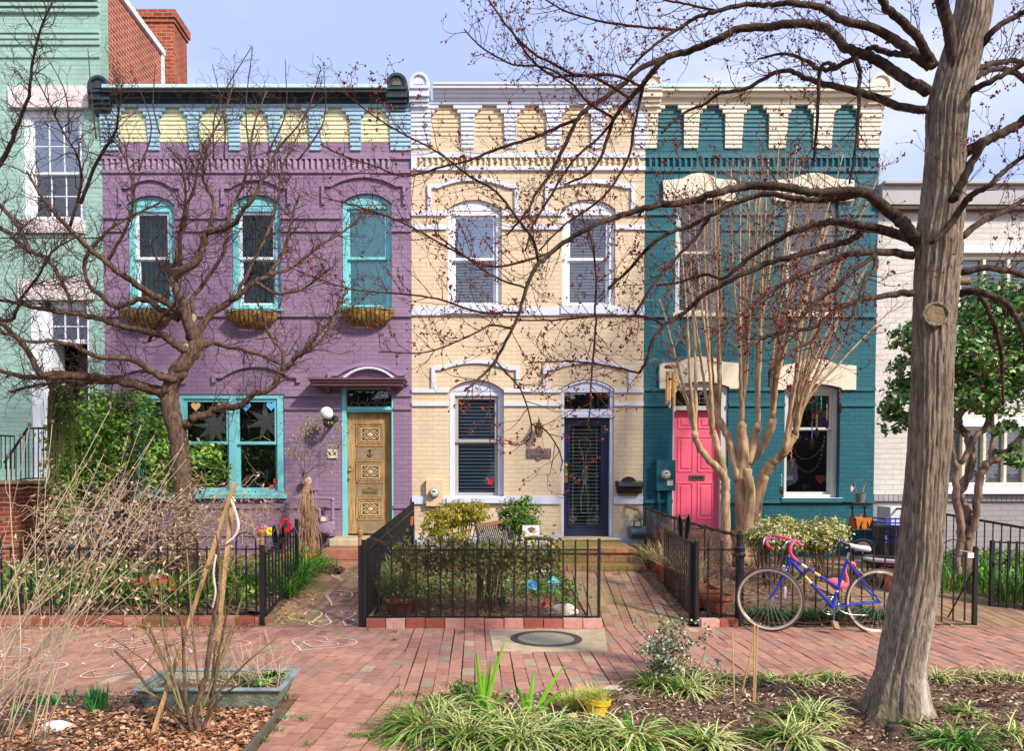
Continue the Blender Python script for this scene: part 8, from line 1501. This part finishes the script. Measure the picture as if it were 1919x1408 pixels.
P_ = [(x, y) for x, y in scatter(12000, in_l, (-2.9, -1.36, 2.7, 5.07)) if random.random() < .28+.8*max(0, (x+2.6)/1.2)]
chips('leaf_litter', P_, .038, litter, .035, .6)
P_ = [(random.uniform(-7, -2.4), random.gauss(7.93, .10)) for _ in range(700)]+[(random.uniform(-2.3, -1.9), random.uniform(8.0, 9.2)) for _ in range(260)]+[(random.uniform(2.9, 5.2), random.gauss(7.98, .03)) for _ in range(160)]
chips('leaf_litter', P_, .03, litter, .008, .6)
P_ = [(random.uniform(-1.1, 1.25), random.uniform(8.1, 12)) for _ in range(3800)]+[(random.uniform(2.4, 4.3), random.uniform(8.1, 12)) for _ in range(2600)]; chips('mulch_chips', P_, .035, rndmat('garden_chip', [(0, (92, 66, 46)), (.5, (140, 106, 76)), (1, (190, 160, 120))], bump=0), .03, .6)
P_ = [(random.uniform(-7, -2.3), random.uniform(8.35, 12)) for _ in range(4200)]; chips('leaf_litter', P_, .05, rndmat('pale_litter', [(0, (104, 76, 54)), (.5, (158, 126, 94)), (1, (204, 178, 142))], bump=0), .06, .6)
# weeds in the joints
wc = [G(px, py) for px, py in ((690, 1183), (741, 1186), (866, 1187), (740, 1202), (745, 1304), (779, 1305), (567, 1350), (731, 1351), (660, 1380), (692, 1383), (536, 1308), (720, 1395), (575, 1398), (506, 1355), (519, 1372), (500, 1390), (531, 1349), (1215, 1290), (40, 1282), (56, 1287))]
setp(blades('weeds', wc, 26, .035, .006, lgreen, None, spread=.02, lean=1.3, droop=.3, segs=3), kind='stuff')
# ---- purple garden
c = at(90, 1000, 9.2)
def lowleaf(name, label, cat, ells, n, size, m_, asp=.5, group=None, stem=True, c0=None, sz=.1, up=.35, stemm=None):
    C_, N_ = leafball(ells, n, size); c = Vector(ells[0][0]); t = plantthing(name, label, cat, (c.x, c.y, gz(c.y)), group); leaves('foliage', C_, size, m_, t, N=N_, asp=asp, up=up)
    if stem:
        b = MB()
        for e in ells:
            for k in range(7): p = Vector(e[0])+Vector((random.uniform(-.5, .5)*e[1][0], random.uniform(-.5, .5)*e[1][1], random.uniform(-.3, .5)*e[1][2])); cable(b, [(c.x+(p.x-c.x)*.45+random.uniform(-.05, .05), p.y, gz(p.y)-.02), (c.x+(p.x-c.x)*.8, p.y, (gz(p.y)+p.z)/2), p], .008, 5)
        b.build('stem', stemm or mat('brown_stem', (96, 72, 54), .85), t)
    return t
lowleaf('evergreen_bush', 'large bright evergreen bush against the mint and purple house corner', 'bush', [el(190, 800, 11.3, 70, 70, 75, 4), el(260, 830, 11.3, 80, 70, 90, 5), el(170, 880, 11.2, 70, 70, 70, 3), el(310, 860, 11.2, 55, 60, 70, 3), el(130, 850, 11.3, 40, 50, 90, 2), el(385, 870, 11.0, 42, 40, 48, 2), el(230, 760, 11.4, 60, 50, 35, 2)], 9500, .085, rndmat('bush_leaf', [(0, (58, 100, 28)), (.35, (96, 146, 42)), (.75, (142, 184, 66)), (1, (206, 222, 120))], rough=.4, bump=0, spec=.5, translucent=.25), .5)
# ivy covered post
c = at(115, 1000, 10.6); t = plantthing('ivy_covered_trunk', 'dead trunk wrapped in hanging dark green ivy by the mint house stoop', 'ivy trunk', (c.x, 10.6, .3)); b = MB(); L_ = limb3([(112, 1040, 17), (108, 900, 15), (104, 800, 13), (98, 720, 10), (90, 700, 6)], 10.6, 10.6, 5, .02); addlimb(b, L_, 10); b.build('trunk', barkL, t, smooth=True)
ivy = rndmat('ivy_leaf', [(0, (40, 72, 24)), (.5, (74, 110, 34)), (1, (124, 152, 56))], rough=.55, bump=0); n = 4200; k_ = RN.uniform(0, 1, n); px_ = 118+RN.normal(0, 13, n)*(.7+.5*k_); py_ = 722+k_*260; C_ = np.array([tuple(at(a, b_, 10.42+random.uniform(-.12, .1))) for a, b_ in zip(px_, py_)]); leaves('ivy', C_, .045, ivy, t, asp=.5, up=-.1, droop=1.2)
b = MB()
for i in range(46): px = 118+random.gauss(0, 17); y0_ = random.uniform(720, 800); l_ = random.uniform(90, 220); cable(b, [at(px, y0_, 10.35), at(px+random.uniform(-6, 6), y0_+l_/2, 10.3), at(px+random.uniform(-9, 9), y0_+l_, 10.36)], .003, 3)
b.build('ivy_stem', mat('olive_stem', (84, 88, 44), .8), t)
setp(leaves('ground_cover', np.array([(random.uniform(-7, -2.5), random.uniform(8.45, 11.5), gz(9)+random.uniform(.0, .22)) for _ in range(8500)]), .085, leafg, None, asp=.5, up=.8), kind='stuff')
setp(blades('border_grass', [(random.uniform(-6.8, -2.6), random.uniform(8.5, 10.8), .12) for _ in range(90)], 26, .36, .012, lgreen, None, spread=.05, lean=.9, droop=.6), kind='stuff')
# dry vine tangle behind the left fence
tm_ = mat('dry_vine', (176, 148, 118), .85, var=.25, scale=3); c = at(330, 1010, 9.3); t = plantthing('dry_vine_tangle', 'pale tangled mass of dry vines heaped along the left iron fence', 'dry vines', (c.x, 9.3, gz(9.3))); b = MB()
for i in range(520):
    px, py = random.uniform(60, 520), 965+random.gauss(0, 42)+ (35 if random.random() < .4 else 0); 
    if py > 1110: py = 1090
    Y_ = random.uniform(8.5, 9.9); p = at(px, py, Y_); d = Vector((random.uniform(-1, 1), random.uniform(-.5, .5), random.uniform(-.5, .6))); pts = [p]
    for k in range(6): d = (d+rv3(.42)+Vector((0, 0, -.05))).normalized(); pts.append(pts[-1]+d*random.uniform(.04, .11))
    b.tube(pts, random.uniform(.0018, .0045), 3, cap=False)
b.build('vine', tm_, t); pl_ = rndmat('withered_leaf', [(0, (150, 118, 88)), (.6, (196, 166, 132)), (1, (226, 206, 178))], bump=0); C_ = np.array([tuple(at(random.uniform(70, 500), 985+random.gauss(0, 40), random.uniform(8.5, 9.7))) for _ in range(1500)]); leaves('dry_leaves', C_, .05, pl_, t, asp=.35, up=-.1, fold=.8)
# liriope along the chalked path
for k, (pts, n, L_, lb) in enumerate((([(548, 1105), (565, 1092), (540, 1120), (575, 1078), (558, 1062)], 150, .42, 'long mound of arching green grass beside the chalked path'), ([(608, 1045), (622, 1040)], 130, .32, 'bright green grassy clump at the foot of the vine stump'), ([(600, 1068), (615, 1062)], 60, .22, 'low green grassy clump right of the long mound'))):
    cs_ = [G(a, b_) for a, b_ in pts]; t = plantthing('lily_turf', lb, 'grass clump', cs_[0]); blades('leaf_tuft', cs_, n, L_, .011, lgreen, t, spread=.06, lean=1.2, droop=.95)
c = G(620, 1075); t = plantthing('dead_leaf_heap', 'small heap of dead brown leaves on the chalked path edge', 'leaf heap', c); C_, N_ = leafball([((c.x, c.y, gz(c.y)+.04), (.2, .1, .06), 1)], 500, .03); leaves('leaf', C_, .05, rndmat('dead_dark_leaf', [(0, (60, 40, 34)), (1, (120, 84, 66))], bump=0), t, N=N_)
cs_ = [G(740, 1128), G(765, 1128), G(720, 1135), G(752, 1120)]; t = plantthing('lily_turf', 'large yellow striped grass clump behind the mesh fence post', 'grass clump', cs_[0]); cs_ = [Vector((p.x, p.y+.1, p.z+.14)) for p in cs_]; blades('leaf_tuft', cs_, 130, .42, .013, lirio, t, spread=.05, lean=1.1, droop=.8, var=True)
# dry vine stump on purple wall
c = at(575, 1040, 11.9); t = plantthing('vine_stump', 'thick shaggy dry climbing vine stump against the purple wall', 'vine', (c.x, 11.9, .3)); b = MB(); L_ = limb3([(578, 1050, 15), (577, 980, 13), (575, 930, 8), (573, 890, 4)], 12.0, 12.05, 5, .03); addlimb(b, L_, 10)
for i in range(210): px = 577+random.gauss(0, 10); y0_ = random.uniform(915, 1010); l_ = random.uniform(20, 90); cable(b, [at(px*.8+575*.2, y0_, 11.7), at(px, y0_+l_/2, 11.62+random.uniform(-.05, .05)), at(px+random.uniform(-6, 6), min(1048, y0_+l_), 11.65)], random.uniform(.002, .005), 3, 3)
b.build('stem', mat('shaggy_bark', (156, 122, 90), .9, var=.25, scale=12), t); b = MB(); tp = []; nd_ = []
for (tx, ty) in ((560, 790), (600, 800), (640, 815), (545, 850), (618, 835), (530, 800)): p = at(574, 890, 11.9); e = at(tx, ty, 11.9); twig(b, p, e-p, (e-p).length, .006, 2, tp, wig=.12, kids=3, ymax=12.3, nodes=nd_)
b.build('shoot', mat('olive_stem', (84, 88, 44), .8), t); C_ = np.array([tuple(p) for p, d in tp+nd_]); leaves('leaf', np.repeat(C_, 2, 0)+RN.normal(0, .02, (len(C_)*2, 3)), .035, rndmat('sparse_leaf', [(0, (120, 120, 60)), (.7, (160, 166, 90)), (1, (220, 180, 160))], bump=0), t)
# ---- cream garden
nan = rndmat('nandina_leaf', [(0, (92, 98, 20)), (.4, (146, 152, 32)), (.75, (192, 190, 52)), (.9, (196, 130, 56)), (1, (170, 86, 56))], rough=.5, bump=0, translucent=.2); nan2 = rndmat('nandina_green_leaf', [(0, (42, 84, 24)), (.5, (80, 124, 34)), (.9, (130, 166, 50)), (1, (170, 110, 60))], rough=.5, bump=0, translucent=.2)
lowleaf('nandina_shrub', 'yellow green nandina shrub with reddish tips in front of the cream window', 'shrub', [el(850, 965, 11.5, 48, 45, 26, 3), el(815, 985, 11.4, 30, 40, 30, 2), el(880, 960, 11.5, 40, 40, 22, 2), el(840, 1005, 11.3, 45, 40, 22, 2)], 4600, .055, nan, .4)
lowleaf('nandina_shrub', 'greener rounded nandina shrub between the bench and the navy door', 'shrub', [el(975, 958, 11.6, 38, 38, 28, 3), el(985, 985, 11.5, 32, 38, 22, 2), el(950, 970, 11.5, 20, 30, 28, 1)], 3200, .055, nan2, .4)
vinel = rndmat('fence_vine_leaf', [(0, (84, 110, 44)), (.4, (122, 144, 66)), (.62, (160, 146, 92)), (.85, (196, 162, 120)), (1, (226, 200, 164))], rough=.6, bump=0, translucent=.1)
t = plantthing('fence_vine', 'brownish green creeper draped over the top of the mesh fence', 'creeper', at(880, 1040, 8.2)); n = 3000; C_ = np.array([tuple(at(735+310*random.random()**.9, 1046+random.gauss(0, 17), 8.12+random.uniform(-.06, .22))) for _ in range(n)]); leaves('leaf', C_, .05, vinel, t, asp=.8, up=-.2, droop=.8)
b = MB()
for i in range(130): px, py = 735+300*random.random(), 1035+random.gauss(0, 14); p = at(px, py, 8.15); d = Vector((random.uniform(-1, 1), random.uniform(-.3, .4), random.uniform(-1, .2))); pts = [p]; [pts.append(pts[-1]+(d+rv3(.5)).normalized()*.07) for k in range(5)]; b.tube(pts, .003, 3)
b.build('stem', mat('brown_stem', (96, 72, 54), .85), t)
lowleaf('leafy_perennial', 'fresh green leafy clump rising through the creeper on the mesh fence', 'plant', [el(905, 1035, 8.5, 30, 30, 20, 2), el(930, 1050, 8.5, 35, 30, 20, 1)], 520, .06, leafg, .5)
for k, (px, py, r_, lb) in enumerate(((1015, 1105, 16, 'small dark green tuft left of the turquoise lantern'), (1065, 1095, 16, 'small dark green tuft right of the turquoise lantern'), (1062, 1122, 20, 'dark green tuft behind the white stone'), (945, 1125, 13, 'low green weed clump in the middle of the cream garden'), (1040, 1075, 16, 'low green clump near the cream house steps'))):
    c = G(px, py+14); lowleaf('low_herb', lb, 'plant', [((c.x, c.y+.05, gz(c.y)+.07), (r_*.0062, .10, .08), 1)], 420, .03, leafg, .4, 'small green tufts in the cream garden', stem=False)
setp(leaves('ground_cover', np.array([(random.gauss(random.choice((-.7, -.3, .3, .8)), .22), random.uniform(8.2, 11.8), gz(10)-.05+random.uniform(0, .12)) for _ in range(2600)]), .05, leafg, None, asp=.6, up=.8), kind='stuff')
# ---- teal garden
eu = rndmat('euonymus_leaf', [(0, (110, 120, 52)), (.35, (160, 160, 82)), (.6, (206, 200, 128)), (1, (238, 230, 176))], rough=.5, bump=0, translucent=.1)
lowleaf('variegated_shrub', 'rounded cream variegated shrub nearest the finial post behind the bicycle', 'shrub', [el(1450, 1000, 9.6, 48, 45, 32, 3), el(1425, 1015, 9.6, 28, 40, 26, 1.2), el(1480, 1005, 9.6, 34, 40, 30, 1.5)], 5200, .042, eu, .55, 'cream variegated shrubs in the teal garden'); lowleaf('variegated_shrub', 'rounded cream variegated shrub between its twin and the bicycle saddle', 'shrub', [el(1550, 1000, 9.8, 40, 42, 30, 3), el(1530, 1018, 9.8, 34, 36, 22, 1.5)], 3600, .042, eu, .55, 'cream variegated shrubs in the teal garden')
t = plantthing('low_grass', 'strip of dark mondo grass along the fence behind the bicycle', 'grass'[0:5]+' border', G(1540, 1160)); cs_ = [(random.uniform(3.1, 4.75), random.uniform(8.15, 8.45), .05) for _ in range(90)]; blades('blade', cs_, 26, .12, .007, rndmat('mondo', [(0, (36, 70, 30)), (.7, (70, 110, 52)), (1, (110, 140, 80))], bump=0), t, spread=.05, lean=1.2, droop=.7, segs=4)
t = plantthing('dry_fence_vine', 'brown dry vine hanging on the chain link fence', 'dry vines', (2.9, 9.5, .3)); b = MB()
for i in range(240):
    f_ = random.random()**.8; p = cl(f_, random.uniform(.35, 1.02)); d = Vector((0, random.uniform(-1, 1), -.6)); pts = [p+Vector((random.uniform(-.03, .03), 0, 0))]
    for k in range(5): d = (d+rv3(.35)); d.x *= .3; pts.append(pts[-1]+d.normalized()*random.uniform(.04, .1))
    b.tube(pts, random.uniform(.0015, .0035), 3, cap=False)
b.build('vine', mat('rust_vine', (120, 86, 62), .85, var=.25), t)
setp(blades('dry_grass', [(2.62+random.uniform(-.08, .08), random.uniform(8.6, 10.9), gz(9.5)+.16) for _ in range(60)], 16, .34, .006, dryb, None, spread=.04, lean=1.1, droop=.5), kind='stuff'); c = G(1225, 1068); t = plantthing('grass_clump', 'green grass clump below the gas meter by the mossy path', 'grass clump', c); blades('blade', [c+Vector((0, 0, .05)), c+Vector((.1, .2, .05))], 110, .3, .011, lgreen, t, spread=.06, lean=1.1, droop=.7)
# ---- right border
setp(leaves('ground_cover', np.array([(random.uniform(6.5, 9.5), random.uniform(9.2, 12.2), gz(11)+random.uniform(0, .16)) for _ in range(4500)]), .06, leafg, None, asp=.5, up=.8), kind='stuff')
for k, (px, py, lb) in enumerate(((1860, 1120, 'tall green iris leaves behind the right fence, nearest the gate opening'), (1890, 1130, 'tall green iris leaves behind the right fence, middle clump'), (1925, 1130, 'tall green iris leaves behind the right fence, at the picture edge'), (1775, 1110, 'green bulb leaves beside the camellia trunk base, seen through the fence'), (1830, 1095, 'green leaf clump just right of the camellia trunk'))):
    c = G(px, py); t = plantthing('iris_plant', lb, 'iris', c, 'iris clumps behind the right fence'); blades('leaf_fan', [c], 46, .36, .022, rndmat('iris_green', [(0, (70, 130, 40)), (.7, (110, 170, 60)), (1, (150, 200, 90))], rough=.45, bump=0, translucent=.25), t, spread=.08, lean=.6, droop=.4)
setp(blades('border_grass', [(random.uniform(6.2, 7.6), random.uniform(8.5, 11.5), gz(10)) for _ in range(60)], 20, .2, .01, lgreen, None, spread=.07, lean=.9, droop=.5), kind='stuff')
# ---- tree bed, left: dry seed-head plant, rose bush, trough stems
dst = mat('bleached_stem', (196, 174, 144), .8, var=.28, scale=4); podm = mat('seed_pod', (104, 78, 60), .85, var=.3, scale=30); root = G(25, 1395); t = plantthing('dry_seedhead_plant', 'tall bleached dry stems with brown seed heads at the lower left', 'dry plant', root); b = MB(); pd = MB(); sd_pts = []
ends = [(345, 830), (290, 815), (335, 848), (300, 870), (240, 815), (280, 830), (265, 795), (205, 770), (230, 880), (180, 840), (150, 830), (125, 830), (98, 795), (85, 755), (57, 745), (55, 800), (60, 840), (30, 800), (15, 860), (45, 830), (0, 825), (-20, 900), (130, 900), (260, 900), (200, 905), (350, 860), (320, 885), (165, 868), (100, 880), (40, 855), (75, 875), (10, 905), (340, 1040), (300, 1010), (380, 1060), (220, 1020), (160, 960), (110, 950), (250, 960), (195, 850), (140, 800), (70, 810), (310, 930), (360, 905), (20, 950), (-10, 1000), (65, 930), (90, 990)]
for i, (ex, ey) in enumerate([e for i_, e in enumerate(ends) if e[0] > 190 or i_ % 3 == 0]):
    Y_ = root.y+random.uniform(-.25, .35); e = at(ex, ey, Y_); p = root+Vector((random.uniform(-.5, .25), random.uniform(-.12, .12), 0)); m1 = p.lerp(e, .35)+Vector((random.uniform(-.14, .08), 0, random.uniform(-.04, .12)))+rv3(.03); m2 = p.lerp(e, .7)+Vector((0, 0, random.uniform(0, .08)))+rv3(.035); r0 = random.uniform(.002, .0062); C2 = cr([tuple(p), tuple(m1), tuple(m2), tuple(e)], 6); b.tube(C2, [max(.0016, r0*(1-.72*j/(len(C2)-1))) for j in range(len(C2))], 5)
    for h_ in range(2):
        j = random.randint(8, len(C2)-3); q = Vector(C2[j]); d = (Vector(C2[j+1])-q).normalized(); nd = (d+rv3(.35)).normalized(); q2 = q+nd*random.uniform(.07, .2); cable(b, [q, q.lerp(q2, .5)+rv3(.008), q2], .0018, 4); random.random() < .7 and sd_pts.append((q2, nd))
    sd_pts.append((e, (e-Vector(C2[-3])).normalized()))
for q, d in sd_pts: M_ = d.to_track_quat('Z', 'Y').to_matrix(); pd.lathe([(.001, 0), (.009, .006), (.011, .016), (.007, .026), (.0, .03)], q, 7, cap=False, M=M_)
b.build('stem', dst, t, smooth=True); pd.build('seed_head', podm, t, smooth=True)
C_ = np.array([tuple(at(random.uniform(20, 340), 1085+random.gauss(0, 60), root.y+random.uniform(-.2, .4))) for _ in range(330)]); leaves('dry_leaves', C_, .045, pl_, t, asp=.3, up=-.2, fold=.9, droop=.8)
b = MB(); root2 = G(15, 1330)
for i in range(22): e = at(random.uniform(-10, 330), random.uniform(1000, 1200), root2.y+random.uniform(-.2, .3)); p = root2+Vector((random.uniform(-.3, .2), random.uniform(-.2, .2), 0)); cable(b, [p, p.lerp(e, .5)+rv3(.05), e], random.uniform(.002, .005), 4, 5)
b.build('side_stem', dst, t)
# rose bush
rc_ = G(372, 1382); t = plantthing('rose_bush', 'bare thorny rose bush with dark woody stems between the two stakes', 'bush', rc_); b = MB(); gth = MB(); tp = []; RW = barkmat('rose_wood', (74, 58, 46), (128, 106, 84), sx=40, sz=8, bump=.6, dist=.01)
for spec in ([(372, 1385, 13), (368, 1330, 12), (385, 1270, 11), (398, 1180, 9), (410, 1110, 7), (412, 1050, 5), (405, 1000, 3)], [(365, 1385, 9), (352, 1340, 8), (345, 1260, 7), (342, 1180, 6.5), (330, 1150, 6), (300, 1130, 5), (280, 1110, 3.5), (262, 1060, 2.5)], [(376, 1385, 8), (395, 1320, 7), (405, 1260, 6), (415, 1200, 5), (430, 1130, 3.5), (445, 1080, 2)], [(362, 1390, 8), (330, 1350, 7), (295, 1310, 6), (255, 1260, 5), (215, 1220, 4)], [(372, 1390, 7), (395, 1335, 6), (430, 1295, 4), (470, 1280, 2.5)]): L_ = limb3([(q[0], q[1], q[2]*.52) for q in spec], rc_.y, rc_.y+random.uniform(-.1, .25), 5, .006); addlimb(b, L_, 8); sprout(gth, L_, 16, .24, .0026, 1, tp, f0=.2, wig=.2, grav=.1, kids=2)
for (sx_, sy_, ex, ey) in ((340, 1330, 225, 1115), (350, 1330, 200, 1190), (345, 1340, 300, 1075), (360, 1340, 235, 1085), (350, 1350, 260, 1290), (375, 1340, 460, 1100), (380, 1330, 520, 1195), (378, 1340, 350, 1030), (370, 1320, 440, 1180)):
    L_ = limb3([(sx_, sy_, 2.8), ((sx_+ex)/2+random.uniform(-15, 15), (sy_+ey)/2-10, 2.2), (ex, ey, 1.2)], rc_.y, rc_.y+random.uniform(-.2, .2), 6, .004); addlimb(gth, L_, 5); sprout(gth, L_, 9, .12, .0018, 1, tp, f0=.3, kids=2)
b.build('woody_stem', RW, t, smooth=True); gth.build('cane', mat('olive_cane', (132, 130, 74), .6, c2=(112, 84, 62), scale=3), t)
b = MB()
for p, d in tp[::2]: b.rv = random.random(); b.octa(p, .0028)
b.build('bud', rndmat('rose_bud', [(0, (150, 150, 70)), (1, (180, 110, 80))], bump=0), t)
# things growing in the trough
t = plantthing('trough_plants', 'dry pale stems and fresh green leaves at the right end of the trough', 'plant', (-1.6, 5.35, .12)); b = MB()
for i in range(34): p = Vector((random.uniform(-1.75, -1.42), random.uniform(5.2, 5.55), .1)); e = p+Vector((random.uniform(-.25, .3), random.uniform(-.1, .1), random.uniform(.12, .42))); cable(b, [p, p.lerp(e, .5)+rv3(.015), e], random.uniform(.0015, .003), 4)
for i in range(26): p = Vector((random.uniform(-2.2, -1.4), random.uniform(5.15, 5.55), .13)); e = p+Vector((random.uniform(-.4, .35), random.uniform(-.15, .05), random.uniform(-.02, .10))); cable(b, [p, p.lerp(e, .5)+Vector((0, 0, .03)), e], .0025, 4)
b.build('dry_stem', dst, t); C_, N_ = leafball([((-1.52, 5.33, .17), (.13, .13, .04), 2), ((-1.7, 5.4, .15), (.1, .1, .03), 1)], 420, .02); leaves('foliage', C_, .035, leafg, t, N=N_, asp=.9)
c = G(1270, 1265); b = MB(); nd_ = []; tp = []
for (ex, ey) in ((1213, 1170), (1238, 1185)): 
    e = at(ex, ey, 6.1); p = G(1235, 1285); twig(b, p, e-p, (e-p).length, .0028, 1, tp, wig=.1, kids=4, nodes=nd_)
t = plantthing('thin_weed', 'thin upright weed with tiny dark leaves above the variegated shrub', 'weed', G(1235, 1285)); b.build('stem', mat('greyish_stem', (120, 96, 76), .8), t); C_ = np.array([tuple(p) for p, d in nd_+tp]); leaves('leaf', np.repeat(C_, 2, 0)+RN.normal(0, .008, (len(C_)*2, 3)), .018, rndmat('weed_leaf', [(0, (70, 70, 50)), (1, (150, 160, 120))], bump=0), t)
# ================================================================ across the street (mirrored in the glass)
t = thing('row_house', 'dark brick row houses across the street, mirrored in the window glass', 'house', (0, -20, 0)); MB().box(-30, 30, -24, -20, 0, 6.5).build('wall', wallmat('far_brick', (84, 80, 76), raw=((60, 60, 60), (120, 108, 96)), dirt=.3), t)
b = MB()
for i in range(16):
    for z_ in (1.0, 4.0): b.box(-28+i*3.6, -27+i*3.6, -20, -19.97, z_, z_+1.7)
b.build('window', white, t)
for k, (x, s_) in enumerate(((-9, 1.0), (-3.5, .8), (2.5, 1.1), (9, .9))):
    tt = thing('tree', 'evergreen street tree across the street, seen only in window glass, '+('opposite the mint house', 'opposite the purple house', 'opposite the cream house', 'opposite the teal house')[k], 'tree', (x, -11, 0), 'street trees behind the viewer'); b = MB(); b.tube([(x, -11, 0), (x+.1, -11, 2.6)], [.16, .1], 8); b.build('trunk', mlimb, tt); C_, N_ = leafball([((x, -11, 3.6*s_+.6), (1.7*s_, 1.5*s_, 1.9*s_), 1)], 1600, .3); leaves('crown', C_, .34, leafg, tt, N=N_)
